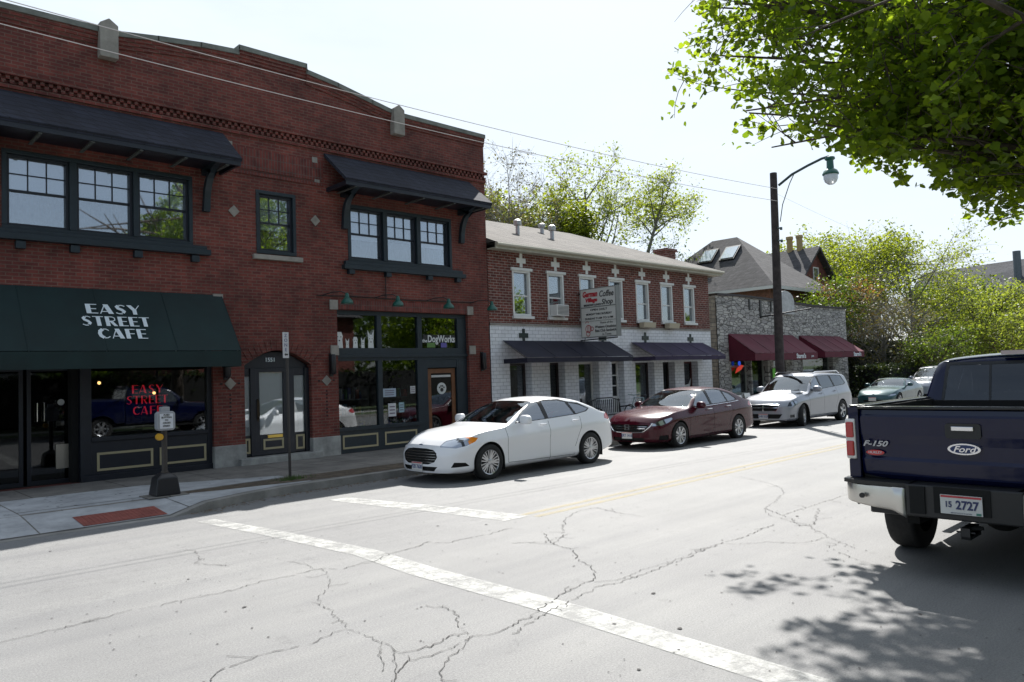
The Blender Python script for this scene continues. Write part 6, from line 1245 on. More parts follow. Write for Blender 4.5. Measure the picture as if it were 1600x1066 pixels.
# bed sides with wheel arch
for sg in (-1, 1):
    g = MB(); hub, ax_, ra = .40, 1.17, .47
    prof_y = lambda z: float(np.interp(z, [.55, .62, .8, 1.0, 1.1, 1.3, 1.42, 1.46], [.955, .975, .99, 1.003, .998, .995, .975, .94]))
    xs_ = sorted(set([round(v, 3) for v in list(np.linspace(.17, 1.94, 40))])); zr_ = list(np.linspace(.55, 1.46, 20))
    bmx = bmesh.new(); gv = {}
    for i, x in enumerate(xs_):
        for j, z in enumerate(zr_):
            xx = x; yy = prof_y(z) - .05 * max(0, (.34 - x) / .17) ** 2 - 0.0
            d_ = sqrt((x - ax_) ** 2 + (z - hub) ** 2); yy += .018 * max(0, 1 - abs(d_ - ra) / .10)
            gv[i, j] = bmx.verts.new((xx, sg * yy, z))
    for i in range(len(xs_) - 1):
        for j in range(len(zr_) - 1): bmx.faces.new([gv[i, j], gv[i + 1, j], gv[i + 1, j + 1], gv[i, j + 1]])
    bb = Body.__new__(Body); bb.bm = bmx; bb.cut(circle_poly(ax_, hub, ra, .3), 'xz', lambda f, c: True)
    bb.bm.verts.index_update(); bmesh.ops.recalc_face_normals(bb.bm, faces=bb.bm.faces)
    me = bpy.data.meshes.new('bed_side'); bb.bm.to_mesh(me); bb.bm.free(); me.materials.append(BLUE); me.polygons.foreach_set('use_smooth', [True] * len(me.polygons)); bs = bpy.data.objects.new('bed_side', me); COL.objects.link(bs); bs.parent = PK
    sd_ = bs.modifiers.new('solid', 'SOLIDIFY'); sd_.thickness = .02; sd_.offset = 0
    g = MB(); g.box(.17, 1.94, min(sg * .80, sg * .955), max(sg * .80, sg * .955), 1.445, 1.468); o = L2(fixn(g), 'bed_rail', MATS['trim_gloss'], bs, False); b = o.modifiers.new('b', 'BEVEL'); b.width = .01; b.segments = 2
    g = MB(); g.box(.24, 1.92, min(sg * .77, sg * .80), max(sg * .77, sg * .80), .62, 1.445); L2(fixn(g), 'bed_liner', UNDER, bs, False)
    # tail lamp
    tl = MB(); tl.prism([(.17, .965), (.155, .98), (.15, 1.32), (.16, 1.34), (.30, 1.34), (.28, .965)], 'y', min(sg * .903, sg * .992), max(sg * .903, sg * .992)); o = L2(fixn(tl), 'tail_lamp', P('lamp_clear', (0.7, 0.68, 0.66), .12, coat=1), bs, False); b = o.modifiers.new('b', 'BEVEL'); b.width = .012; b.segments = 3
    for z0, z1 in ((.995, 1.135), (1.165, 1.31)):
        tl = MB(); tl.box(.138, .2, min(sg * .915, sg * .986), max(sg * .915, sg * .986), z0, z1); o2 = L2(fixn(tl), 'red_lens', REDL, o, False); b = o2.modifiers.new('b', 'BEVEL'); b.width = .012; b.segments = 2
    g = MB(); g.box(.165, .20, min(sg * .874, sg * .972), max(sg * .874, sg * .972), .80, .963); g.box(.165, .20, min(sg * .874, sg * .965), max(sg * .874, sg * .965), 1.342, 1.445); g.box(.168, .20, min(sg * .876, sg * .901), max(sg * .876, sg * .901), .963, 1.342); L2(fixn(g), 'corner_panel', BLUE, bs, False)
    # arch liner and wheels
    g = MB(); n = 16; pr = [(ax_ + ra, .45)] + [(ax_ + ra * cos(pi * i / n), hub + ra * sin(pi * i / n)) for i in range(n + 1)] + [(ax_ - ra, .45)]
    for (a, b_), (c, d) in zip(pr, pr[1:]): g.quad((a, sg * .55, b_), (c, sg * .55, d), (c, sg * .965, d), (a, sg * .965, b_))
    g.add([(a, sg * .55, b_) for a, b_ in pr], [tuple(range(len(pr)))]); L2(g, 'wheel_arch', UNDER, PK, False)
    make_wheel(PK, 1.17, sg * .93, .40, .40, .235, .275, sg, 6, 'plain'); make_wheel(PK, 4.85, sg * .93, .40, .40, .235, .275, sg, 6, 'plain')
    # bumper corners
    pts = []
    g = MB(); bz = [.535, .56, .68, .745, .76]; by = [.44 + .58 * i / 20 for i in range(21)]; bxp = {y: float(np.interp(y, [.44, .5, .7, .85, .93, .98, 1.02], [.0, -.012, -.004, .03, .065, .11, .2])) for y in by}
    def bz_at(y, k_): lo_ = lerp([(.44, .50), (.54, .555), (.8, .575), (1.02, .60)], y); return lo_ + (bz[k_] - .535) / .225 * (.765 - lo_)
    for ya, yb in zip(by, by[1:]):
        for k_ in range(4):
            pr = [0.006, 0, -.004, .004, .02]
            g.quad((bxp[ya] + pr[k_], sg * ya, bz_at(ya, k_)), (bxp[yb] + pr[k_], sg * yb, bz_at(yb, k_)), (bxp[yb] + pr[k_ + 1], sg * yb, bz_at(yb, k_ + 1)), (bxp[ya] + pr[k_ + 1], sg * ya, bz_at(ya, k_ + 1)))
    cb_ = L2(fixn(g), 'chrome_bumper', P('bumper_chrome', (0.66, 0.64, 0.60), .30, .9), PK); sd_ = cb_.modifiers.new('s', 'SOLIDIFY'); sd_.thickness = .02; sd_.offset = -1 if sg > 0 else 1
    g = MB(); g.lathe([(.0, 0), (.022, 0), (.024, .02)], (-.03 - .0, sg * .80, .665), 'x', 16); L2(fixn(g), 'parking_sensor', TRIM, cb_)
    g = MB(); g.prism([(0.0, .40), (.2, .45), (.21, 1.0), (.0, 1.02), (-.0, .9)], 'z', .765, .795) if False else g.prism([(.02, sg * .40), (-.0, sg * .5), (.02, sg * .88), (.09, sg * 1.0), (.24, sg * 1.02), (.26, sg * .40)], 'z', .762, .795); L2(fixn(g), 'bumper_step', TRIM, PK, False)
g = MB(); g.box(.0, .26, -.44, .44, .52, .795); g.box(.10, .2, -.78, .78, .50, .60); o = L2(fixn(g), 'bumper_centre', TRIM, PK, False); b = o.modifiers.new('b', 'BEVEL'); b.width = .012; b.segments = 2
g = MB(); g.box(-.012, .0, -.21, .21, .57, .79); g.box(-.02, -.0, .28, .40, .55, .78); L2(fixn(g), 'plate_recess', UNDER, PK, False)
po = plate(PK, -.022, 0.0, .655, '')
tt = text('plate_number', '2727', P('plate_ink', (0.03, 0.04, 0.12), .5), None, .098, (-.031, -.045, .652), (0, -1, 0), (0, 0, 1), bold=.003, sx=.86, extrude=.001); tt.parent = po
tt = text('plate_code', '15', MATS['plate_ink'], None, .066, (-.031, .095, .655), (0, -1, 0), (0, 0, 1), bold=.002, sx=.85, extrude=.001); tt.parent = po
tt = text('plate_state', 'OHIO', MATS['plate_red'], None, .02, (-.0325, 0.0, .722), (0, -1, 0), (0, 0, 1), extrude=.0005); tt.parent = po
tt = text('plate_slogan', 'BIRTHPLACE OF AVIATION', MATS['plate_ink'], None, .013, (-.031, 0.0, .588), (0, -1, 0), (0, 0, 1), extrude=.0005); tt.parent = po
g = MB(); g.box(-.032, -.029, -.145, -.11, .582, .6); L2(fixn(g), 'plate_tab', P('tab_green', (0.05, 0.2, 0.15), .5), po, False)
g = MB(); g.box(.05, .35, -.035, .035, .36, .43); g.tube([(.1, 0, .44), (.1, -.12, .46)], .015); g.box(.2, 5.2, -.5, -.4, .42, .54); g.box(.2, 5.2, .4, .5, .42, .54); g.box(1.1, 1.24, -.8, .8, .34, .46); g.ball((1.17, 0, .4), .17, .17, .15); g.tube([(1.3, .1, .45), (4.0, .05, .5)], .04); g.tube([(.9, -.75, .46), (1.1, -.72, .46), (1.4, -.5, .6)], .035); g.box(.7, 1.9, -.78, .78, .56, .6)
L2(fixn(g), 'chassis', UNDER, PK, False)
g = MB(); g.box(.04, .3, -.035, .035, .385, .455); g.tube([(.06, -.07, .42), (.06, .07, .42)], .008, 6); L2(fixn(g), 'tow_hitch', TRIM, PK, False)
g = MB(); g.box(.24, 1.93, -.8, .8, .60, .63); g.box(1.88, 1.93, -.9, .9, .63, 1.43); L2(fixn(g), 'bed_floor', UNDER, PK, False)
# cab and front as one shell, front at +x : built reversed then mirrored
CAB = dict(L=3.93, stations=[1.55, 1.6, 2.32, 2.4, 3.74, 3.80],
    top=[(0, 1.0), (.04, 1.10), (.2, 1.17), (.8, 1.21), (1.35, 1.24), (1.52, 1.27), (1.6, 1.31), (1.95, 1.62), (2.2, 1.80), (2.34, 1.85), (2.7, 1.915), (3.1, 1.925), (3.5, 1.915), (3.72, 1.885), (3.76, 1.85), (3.86, 1.50), (3.90, 1.35), (3.93, 1.2)],
    bottom=[(0, .45), (.5, .42), (1.4, .46), (3.93, .46)], belt=[(0, .9), (.3, 1.02), (1.4, 1.14), (2.0, 1.2), (3.0, 1.22), (3.93, 1.18)],
    width=[(0, .93), (.3, .98), (1, 1.0), (3.93, .985)], crown=[(0, .05), (1.4, .05), (2.2, .05), (3.6, .05), (3.93, .03)], tumble=.27,
    prof=[(0, .93), (.12, .97), (.45, 1.0), (.7, 1.0), (.9, .985), (1, .965)], noseF=(.5, .18), noseR=(.2, .03), faceF=[(.2, 0), (2, 0)], faceR=[(.2, 0), (2, 0)], bow=(.15, .9, 1.6, 2.3, 3.2),
    axles=(1.03,), hub=.40, archR=.47, screen=(1.6, 2.32), rear_glass=(3.76, 3.9),
    side_glass=[([(1.98, 1.27), (2.72, 1.28), (2.68, 1.76), (2.4, 1.74), (2.2, 1.6)], CARGL_T), ([(2.80, 1.28), (3.60, 1.29), (3.66, 1.33), (3.62, 1.70), (3.54, 1.76), (2.76, 1.77)], CARGL_T)],
    seams=[((1.7, .5), (1.68, 1.18)), ((2.76, .5), (2.76, 1.2)), ((3.7, .5), (3.72, 1.2)), ((1.7, .5), (3.7, .5))], cab=(2.35, .8, 1.85))
bd = Body(CAB); bm_ = bd.bm
for sg in (-1, 1): bd.cut(circle_poly(1.03, .40, .47, .3), 'xz', lambda f, c: c.y * sg > .5 and c.z < 1.0)
flip = lambda mb: (setattr(mb, 'v', [(1.95 + 3.93 - a, b_, c) for a, b_, c in mb.v]), fixn(mb))[1]
XX = bd.sh.X; k0 = bd.sh.NB + bd.sh.NS + bd.sh.NC
L2(flip(bd.take(bd.region(lambda f, c: f[bd.seg] == 3 and XX[f[bd.st]] >= 1.599 and XX[min(f[bd.st] + 1, len(XX) - 1)] <= 2.321 and f[bd.rg] >= k0 + 1), -.004)), 'windscreen', CARGL_F, PK)
for poly, mt in CAB['side_glass']:
    for sg in (-1, 1): L2(flip(bd.cut(poly, 'xz', side(sg), -.006)), 'side_window', mt, PK)
rear = lambda f, c: c.x > 3.6 and f.normal.x > .25
for a, b_ in ((-.70, -.27), (-.25, .25), (.27, .70)): L2(flip(bd.cut([(a, 1.40), (b_, 1.40), (b_ * (.93 if b_ > .3 else 1), 1.80), (a * (.93 if a < -.3 else 1), 1.80)], 'yz', rear, -.006)), 'rear_window', CARGL_B, PK)
L2(flip(bd.cut([(-.73, 1.36), (.73, 1.36), (.68, 1.83), (-.68, 1.83)], 'yz', rear, -.001)), 'window_seal', TRIM, PK)
L2(flip(bd.cut([(-.6, .6), (.6, .6), (.62, 1.0), (-.62, 1.0)], 'yz', lambda f, c: c.x < .4 and f.normal.x < -.3, -.02)), 'grille', CHROME, PK)
sm = MB()
for (p, q) in CAB['seams']:
    for sg in (-1, 1): m_ = seam(bd, p, q, 'xz', side(sg)); sm.add(m_.v, m_.f)
L2(flip(sm), 'door_gap', UNDER, PK, False)
for v in bd.bm.verts: v.co.x = 1.95 + 3.93 - v.co.x
bmesh.ops.reverse_faces(bd.bm, faces=bd.bm.faces); bd.finish('cab', BLUE, PK)
g = MB(); g.box(2.02, 2.12, -.14, .14, 1.895, 1.935); o = L2(fixn(g), 'brake_light', P('brake_lens', (0.6, 0.45, 0.45), .15, coat=1), PK, False)
for sg in (-1, 1):
    for cx in (2.6, 3.45):
        g = MB(); g.box(cx - .05, cx + .09, sg * .4 - .26, sg * .4 + .26, .9, 1.45); g.box(cx - .04, cx + .05, sg * .4 - .13, sg * .4 + .13, 1.48, 1.66); o = L2(fixn(g), 'seat', SEAT_D, PK, False); b = o.modifiers.new('b', 'BEVEL'); b.width = .03; b.segments = 2
    g = MB(); g.box(2.3, 5.3, min(sg * .93, sg * 1.0), max(sg * .93, sg * 1.0), .36, .42); L2(fixn(g), 'running_board', TRIM, PK, False)
    g = MB(); g.ball((3.95, sg * 1.12, 1.33), .07, .12, .15); o = L2(fixn(g), 'wing_mirror', TRIM, PK)
    handle(PK, 2.45, .985, 1.12, sg, CHROME); handle(PK, 3.35, .99, 1.12, sg, CHROME)
    g = MB(); g.box(5.62, 5.86, min(sg * .68, sg * .93), max(sg * .68, sg * .93), .78, 1.0); L2(fixn(g), 'headlight', LAMPG, PK, False)
g = MB(); g.box(5.75, 5.98, -.95, .95, .45, .7); L2(fixn(g), 'front_bumper', CHROME, PK, False)

# ------------------------------------------------------------------ street furniture and wires
METP = P('post_brown', (0.05, 0.042, 0.036), .6, noise=.3, nscale=12); GALV = P('sign_post', (0.035, 0.03, 0.028), .55)
t = thing('push_button_post', 'short crossing button post on a black base with white instruction sign', 'post', (4.53, 13.17, .05))
g = MB(); g.box(4.20, 4.84, 12.93, 13.42, .056, .07); g.build('base_plate', CONC_OLD, t)
g = MB(); g.add([(4.33, 12.99, .07), (4.73, 12.99, .07), (4.73, 13.37, .07), (4.33, 13.37, .07), (4.37, 13.02, .36), (4.69, 13.02, .36), (4.69, 13.33, .36), (4.37, 13.33, .36), (4.45, 13.1, .43), (4.61, 13.1, .43), (4.61, 13.25, .43), (4.45, 13.25, .43)], [(0, 1, 2, 3), (0, 4, 5, 1), (1, 5, 6, 2), (2, 6, 7, 3), (3, 7, 4, 0), (4, 8, 9, 5), (5, 9, 10, 6), (6, 10, 11, 7), (7, 11, 8, 4), (8, 11, 10, 9)]); g.build('base', BLACK, t, bevel=.02)
g = MB(); g.tube([(4.53, 13.17, .42), (4.53, 13.17, 1.12)], .045, 14); g.lathe([(.06, .40), (.06, .46)], (4.53, 13.17, 0), n=14); g.build('post', METP, t, smooth=True)
g = MB(); g.prism([(4.42, 1.13), (4.64, 1.13), (4.675, 1.165), (4.675, 1.41), (4.64, 1.445), (4.42, 1.445), (4.385, 1.41), (4.385, 1.165)], 'y', 13.06, 13.2); g.box(4.46, 4.60, 13.09, 13.2, 1.40, 1.52); bx = g.build('sign_box', P('box_grey', (0.30, 0.31, 0.33), .5), t, bevel=.012)
g = MB(); g.box(4.425, 4.635, 13.052, 13.0595, 1.165, 1.41); sg_ = g.build('sign_face', P('sign_face', (0.62, 0.64, 0.68), .5), bx)
for s_, z_, h_ in (('PUSH', 1.385, .04), ('BUTTON', 1.345, .04), ('TO', 1.30, .036), ('CROSS', 1.255, .04), ('STREET', 1.205, .034)): text('lettering', s_, INK, sg_, h_, (4.53, 13.048, z_), (1, 0, 0), (0, 0, 1), bold=.001, extrude=.001)
g = MB(); g.lathe([(.0, -.02), (.055, -.015), (.06, .05), (.045, .07)], (4.43, 13.08, 1.03), 'y', 16); g.build('push_button', P('button_yellow', (0.62, 0.33, 0.02), .4), t, smooth=True)
t = thing('sign_post', 'thin dark street sign post with a tall narrow white sign', 'sign post', (6.745, 13.1, .05))
g = MB(); g.tube([(6.745, 13.12, .05), (6.725, 13.12, 2.80)], .027, 8); g.build('post', GALV, t, smooth=True)
g = MB(); g.box(6.63, 6.75, 13.078, 13.086, 2.31, 2.79); sb = g.build('sign_blade', P('sign_faded', (0.50, 0.50, 0.52), .5), t)
for i, ch in enumerate('ZONE'): text('lettering', ch, P('faded_blue', (0.16, 0.17, 0.26), .6), sb, .085, (6.69, 13.074, 2.725 - i * .088), (1, 0, 0), (0, 0, 1), bold=.002, extrude=.001)
g = MB(); g.prism([(6.66, 2.375), (6.69, 2.345), (6.69, 2.362), (6.73, 2.362), (6.73, 2.388), (6.69, 2.388), (6.69, 2.405)], 'y', 13.073, 13.077); g.build('arrow', INK, sb)
t = thing('grass_tuft', 'small tuft of weeds round the foot of the sign post', 'weeds', (6.75, 13.1, .05)); t['kind'] = 'stuff'
g = MB(); rr = random.Random(2)
for i in range(220):
    a = rr.uniform(0, 6.28); r_ = abs(rr.gauss(0, .13)); x, y = 6.75 + r_ * cos(a) * 1.6, 13.1 + r_ * sin(a) * .6; h_ = rr.uniform(.03, .11); dx, dy = rr.uniform(-.04, .04), rr.uniform(-.04, .04)
    g.add([(x - .005, y, .055), (x + .005, y, .055), (x + dx, y + dy, .055 + h_)], [(0, 1, 2)])
g.build('blades', P('weed_green', (0.06, 0.11, 0.02), .8), t, fix=False)
# utility pole with street lamp
WOODP = P('pole_wood', (0.045, 0.036, 0.034), .9, noise=.5, nscale=6, bump=.6)
t = thing('utility_pole', 'tall dark wooden pole with a curved arm carrying a green street lamp', 'street lamp', (25.55, 12.9, .05))
g = MB(); g.tube([(25.38, 12.9, -.05), (25.5, 12.9, 4), (25.66, 12.9, 8.80)], [.165, .15, .125], 14); g.build('pole', WOODP, t, smooth=True)
g = MB(); g.tube([(25.66, 12.72, 8.32), (25.64, 12.2, 8.60), (25.62, 11.6, 8.78), (25.6, 11.1, 8.90), (25.6, 10.85, 8.92)], .045, 8); g.tube([(25.64, 12.72, 7.0), (25.64, 12.6, 7.6), (25.64, 12.3, 8.3), (25.63, 12.1, 8.63)], .016, 6)
for z_ in (6.3, 6.75): g.box(25.48, 25.75, 12.745, 12.775, z_, z_ + .05); g.box(25.74, 25.82, 12.74, 12.8, z_ - .02, z_ + .08)
g.build('lamp_arm', P('arm_green', (0.03, 0.06, 0.06), .5), t, smooth=True)
g = MB(); g.lathe([(.05, .10), (.16, .06), (.17, .0), (.11, -.05), (.12, -.33), (.22, -.40), (.27, -.50), (.26, -.54)], (25.6, 10.82, 8.82), n=20); lh = g.build('lamp_head', GREEN_MET, t, smooth=True)
g = MB(); g.lathe([(.23, -.54), (.235, -.66), (.19, -.78), (.10, -.86), (.0, -.88)], (25.6, 10.82, 8.82), n=20); m_, nt_, b_ = nmat('globe_glass'); b_.inputs['Base Color'].default_value = (.75, .8, .85, 1); b_.inputs['Roughness'].default_value = .3; b_.inputs['Transmission Weight'].default_value = .15; g.build('lamp_globe', m_, lh, smooth=True)
WIRE = P('cable_grey', (0.75, 0.68, 0.66), .5)
def wire(name, label, a, b, sag, r=.011, mat=WIRE, group=None):
    g = MB(); pts = [(a[0] + (b[0] - a[0]) * i / 40, a[1] + (b[1] - a[1]) * i / 40, a[2] + (b[2] - a[2]) * i / 40 - sag * 4 * (i / 40) * (1 - i / 40)) for i in range(41)]; g.tube(pts, r, 5); return tag(g.build(name, mat), label, 'cable', group)
wire('overhead_cable', 'upper pale overhead cable crossing the brick parapet', (-13, 13.2, 8.3), (25.63, 12.75, 8.2), .62, .008)
wire('overhead_cable', 'lower pale overhead cable crossing in front of the pent roofs', (-13, 13.2, 7.9), (25.62, 12.75, 7.75), .58, .008)
wire('distant_cable', 'thin dark cable running off beyond the utility pole', (25.6, 12.9, 8.1), (70, 12.9, 7.6), 1.0, .004, WIRE)
# bench and boards on the pavement
t = thing('bench', 'black iron bench on the pavement between white and maroon saloons', 'bench', (19.2, 15.6, .05))
g = MB()
for sy in range(5): g.box(18.5, 20.0, 15.35 + sy * .09, 15.42 + sy * .09, .46, .48)
g.build('seat', BLACK, t); g = MB()
for i in range(16): g.box(18.5 + i * .098, 18.53 + i * .098, 15.84, 15.86, .5, .95)
g.tube([(18.45, 15.86, .9), (18.9, 15.87, 1.0), (19.6, 15.87, 1.0), (20.05, 15.86, .9)], .02, 6); g.build('backrest', BLACK, t)
for bx in (18.45, 20.03): g = MB(); g.tube([(bx, 15.3, .05), (bx, 15.36, .45), (bx, 15.34, .68), (bx, 15.5, .72), (bx, 15.82, .68)], .022, 8); g.tube([(bx, 15.9, .05), (bx, 15.82, .45), (bx, 15.9, .95)], .022, 8); g.build('leg', BLACK, t, smooth=True)
g = MB(); ring_ = [(20.75 + .26 * cos(2 * pi * i / 20), 16.0, .34 + .26 * sin(2 * pi * i / 20)) for i in range(21)]
t = thing('bicycle', 'bicycle leaning by the white panelled door', 'bicycle', (21.2, 16.0, .05))
for cx in (20.75, 21.75):
    g = MB(); g.tube([(cx + .32 * cos(2 * pi * i / 24), 16.0, .39 + .32 * sin(2 * pi * i / 24)) for i in range(25)], .018, 6); w_ = g.build('wheel', RUBBER, t, smooth=True)
    g = MB(); 
    for i in range(12): a = pi * i / 6; g.tube([(cx, 16.0, .39), (cx + .3 * cos(a), 16.0, .39 + .3 * sin(a))], .003, 4)
    g.build('spokes', ALLOY, w_)
g = MB(); J = dict(a=(20.75, .39), b=(21.02, .95), c=(21.55, .9), d=(21.3, .36), e=(21.75, .39))
for p_, q_ in ('ab', 'bc', 'bd', 'cd', 'de', 'ce'): g.tube([(J[p_][0], 16.0, J[p_][1]), (J[q_][0], 16.0, J[q_][1])], .016, 6)
g.tube([(21.0, 15.75, 1.05), (21.02, 16, 1.02), (21.0, 16.25, 1.05)], .014, 6); g.build('bike_frame', P('bike_grey', (0.3, 0.38, 0.4), .4, .3), t)
g = MB(); g.box(21.45, 21.7, 15.95, 16.05, .97, 1.01); g.build('saddle', BLACK, t, bevel=.015)
def aboard(x, y, label, w=.62, h=.95, deco=0):
    t = thing('sandwich_board', label, 'sandwich board', (x, y, .05), 'white sandwich boards')
    for s_ in (-1, 1):
        g = MB(); g.add([(x - w / 2, y + s_ * .26, .06), (x + w / 2, y + s_ * .26, .06), (x + w / 2, y + s_ * .03, h), (x - w / 2, y + s_ * .03, h), (x - w / 2, y + s_ * .235, .06), (x + w / 2, y + s_ * .235, .06), (x + w / 2, y + s_ * .01, h), (x - w / 2, y + s_ * .01, h)], [(0, 1, 2, 3), (4, 7, 6, 5), (0, 4, 5, 1), (1, 5, 6, 2), (2, 6, 7, 3), (3, 7, 4, 0)])
        p_ = g.build('panel', WHITE_P, t)
        if s_ < 0 and deco:
            g = MB(); g.lathe([(.07, 0), (.07, .01)], (x - .1, y - .10, h - .22), 'y', 12); g.build('dark_spot', INK, p_); g = MB(); g.prism([(x - .22, .45), (x + .22, .35), (x + .22, .5), (x, .6)], 'y', y - .19, y - .18); g.build('red_print', RED, p_)
aboard(24.9, 15.3, 'plain white sandwich board beside the maroon saloon boot'); aboard(25.9, 14.9, 'white sandwich board printed in red behind the maroon saloon', .5, .8, 1); aboard(26.75, 15.0, 'narrow white sandwich board nearest the silver crossover bonnet', .42, .85, 1)

# ------------------------------------------------------------------ houses beyond
SH_GREY = brick('shingle_grey', (0.105, 0.10, 0.105), (0.07, 0.068, 0.072), (0.06, 0.06, 0.06), bw=.35, rh=.17, ms=.012, stain=.25, rough=.95)
SH_DARK = brick('shingle_dark', (0.10, 0.105, 0.12), (0.07, 0.075, 0.085), (0.04, 0.04, 0.045), bw=.35, rh=.17, ms=.012, stain=.25, rough=.95)
BRICK_OR = brick('brick_orange', (0.33, 0.12, 0.06), (0.26, 0.09, 0.05), (0.25, 0.2, 0.16)); CREAM = MATS['cream_paint']
def wins(parent, pts, fmat=WHITE_P):
    for (x, y, z, w, h, ax) in pts:
        g = MB()
        if ax == 'y': g.frame(x - w / 2, x + w / 2, z, z + h, .07, y - .05, y + .02)
        else: g.frame(y - w / 2, y + w / 2, z, z + h, .07, x - .05, x + .02, axis='x')
        wd = g.build('window', fmat, parent); g = MB()
        if ax == 'y': g.box(x - w / 2 + .07, x + w / 2 - .07, y - .02, y - .01, z + .07, z + h - .07)
        else: g.box(x - .02, x - .01, y - w / 2 + .07, y + w / 2 - .07, z + .07, z + h - .07)
        g.build('pane', P('pane_far', (0.05, 0.06, 0.07), .08, coat=1), wd)
h1 = thing('hip_roof_house', 'brick house with steep grey hipped roof and two skylights behind the stone shop', 'house', (44, 25, 0))
g = MB(); g.box(40.5, 47.5, 20.9, 30.3, 0, 6.45); g.build('wall', BRICK_OR, h1)
g = MB(); g.add([(40, 20.4, 6.42), (48, 20.4, 6.42), (48, 30.8, 6.42), (40, 30.8, 6.42), (44, 24.8, 10.2), (44, 26.6, 10.2), (40, 20.4, 6.3), (48, 20.4, 6.3), (48, 30.8, 6.3), (40, 30.8, 6.3)], [(0, 1, 4), (1, 2, 5, 4), (2, 3, 5), (3, 0, 4, 5), (0, 6, 7, 1), (1, 7, 8, 2), (2, 8, 9, 3), (3, 9, 6, 0), (6, 9, 8, 7)]); rf = g.build('roof', SH_GREY, h1)
g = MB()
for a, b in (((39.95, 20.35), (48.05, 20.4)), ((39.95, 20.4), (40.0, 30.85))): g.box(a[0], b[0], a[1], b[1], 6.22, 6.40)
g.build('fascia', P('fascia_white', (0.6, 0.6, 0.57), .6), h1)
for yc in (26.1, 24.55):
    sl_ = .94; x0, x1 = 42.25, 43.1; z0 = 6.42 + (x0 - 40) * .945; z1 = 6.42 + (x1 - 40) * .945
    for (nm, mt, e, hh) in (('skylight', BLACK, .07, .13), ('pane', P('skylight_glass', (0.55, 0.62, 0.68), .15, coat=1), -.02, .15)):
        g = MB(); v = []
        for hgt in (0, hh):
            for (x, z, y) in ((x0 - e, z0 - e, yc - .45 - e), (x0 - e, z0 - e, yc + .45 + e), (x1 + e, z1 + e, yc + .45 + e), (x1 + e, z1 + e, yc - .45 - e)): v.append((x - hgt * .69, y, z + hgt * .73))
        g.add(v, [(0, 1, 2, 3), (4, 7, 6, 5), (0, 4, 5, 1), (1, 5, 6, 2), (2, 6, 7, 3), (3, 7, 4, 0)])
        if nm == 'skylight': sk = g.build(nm, mt, rf)
        else: g.build(nm, mt, sk)
wins(h1, [(42.5, 20.9, 3.6, 1, 1.6, 'y'), (45.5, 20.9, 3.6, 1, 1.6, 'y'), (40.5, 23, 3.8, 1, 1.6, 'x'), (40.5, 26, 3.8, 1, 1.6, 'x')])
h2 = thing('gabled_house', 'brick house with dark gable roof and two yellow chimney pots', 'house', (50, 25, 0))
g = MB(); g.prism([(47.5, 0), (52.5, 0), (52.5, 7.4), (50, 9.55), (47.5, 7.4)], 'y', 22.5, 30); g.build('wall', BRICK_RED, h2)
g = MB()
for s_ in (-1, 1):
    g.add([(50, 22.1, 9.78), (50 + s_ * 3, 22.1, 7.2), (50 + s_ * 3, 30.3, 7.2), (50, 30.3, 9.78), (50, 22.1, 9.6), (50 + s_ * 3, 22.1, 7.02), (50 + s_ * 3, 30.3, 7.02), (50, 30.3, 9.6)], [(0, 1, 2, 3), (4, 7, 6, 5), (0, 4, 5, 1), (1, 5, 6, 2), (2, 6, 7, 3)])
rf = g.build('roof', SH_GREY, h2)
for yc in (23.5, 24.2): g = MB(); g.lathe([(.2, -.6), (.2, .5), (.24, .55), (.24, .72), (.17, .75)], (50, yc, 10.0), n=12); g.build('chimney_pot', P('pot_buff', (0.36, 0.27, 0.13), .8), rf)
wins(h2, [(50, 22.5, 7.2, .8, 1.2, 'y'), (49, 22.5, 4, .9, 1.5, 'y'), (51.2, 22.5, 4, .9, 1.5, 'y')])
h3 = thing('white_house', 'pale clapboard house glimpsed through the spring trees', 'house', (70, 30, 0)); CLAP = brick('clapboard', (0.50, 0.50, 0.48), (0.46, 0.46, 0.44), (0.25, 0.25, 0.25), bw=40, rh=.16, ms=.012, stain=.1)
g = MB(); g.prism([(63, 0), (76, 0), (76, 8.2), (70, 11.3), (64, 8.4), (63, 8.2)], 'y', 28, 38); g.build('wall', CLAP, h3)
g = MB(); g.add([(69.8, 27.6, 11.6), (76.8, 27.6, 7.9), (76.8, 38.4, 7.9), (69.8, 38.4, 11.6), (62.6, 27.6, 7.9), (62.6, 38.4, 7.9)], [(0, 1, 2, 3), (0, 3, 5, 4)]); o = g.build('roof', SH_GREY, h3); sdm = o.modifiers.new('s', 'SOLIDIFY'); sdm.thickness = .2
g = MB(); g.add([(60, 25, 5.5), (66.5, 25, 5.5), (66.5, 28, 7.0), (60, 28, 7.0)], [(0, 1, 2, 3)]); o = g.build('porch_roof', P('metal_roof', (0.6, 0.6, 0.6), .4), h3); sdm = o.modifiers.new('s', 'SOLIDIFY'); sdm.thickness = .12
g = MB(); [g.box(x - .1, x + .1, 25.2, 25.4, 0, 5.5) for x in (60.3, 63, 66.2)]; g.build('porch_posts', WHITE_P, h3); wins(h3, [(67.5, 28, 5.6, 1, 1.7, 'y'), (72.5, 28, 5.6, 1, 1.7, 'y'), (70, 28, 8.6, .9, 1.3, 'y')])
h4 = thing('brick_house', 'brick house with long dark roof and tall flue at the right beyond the trees', 'house', (84, 18, 0))
g = MB(); g.box(78, 95, 14, 26, 0, 7.6); g.build('wall', BRICK_RED, h4)
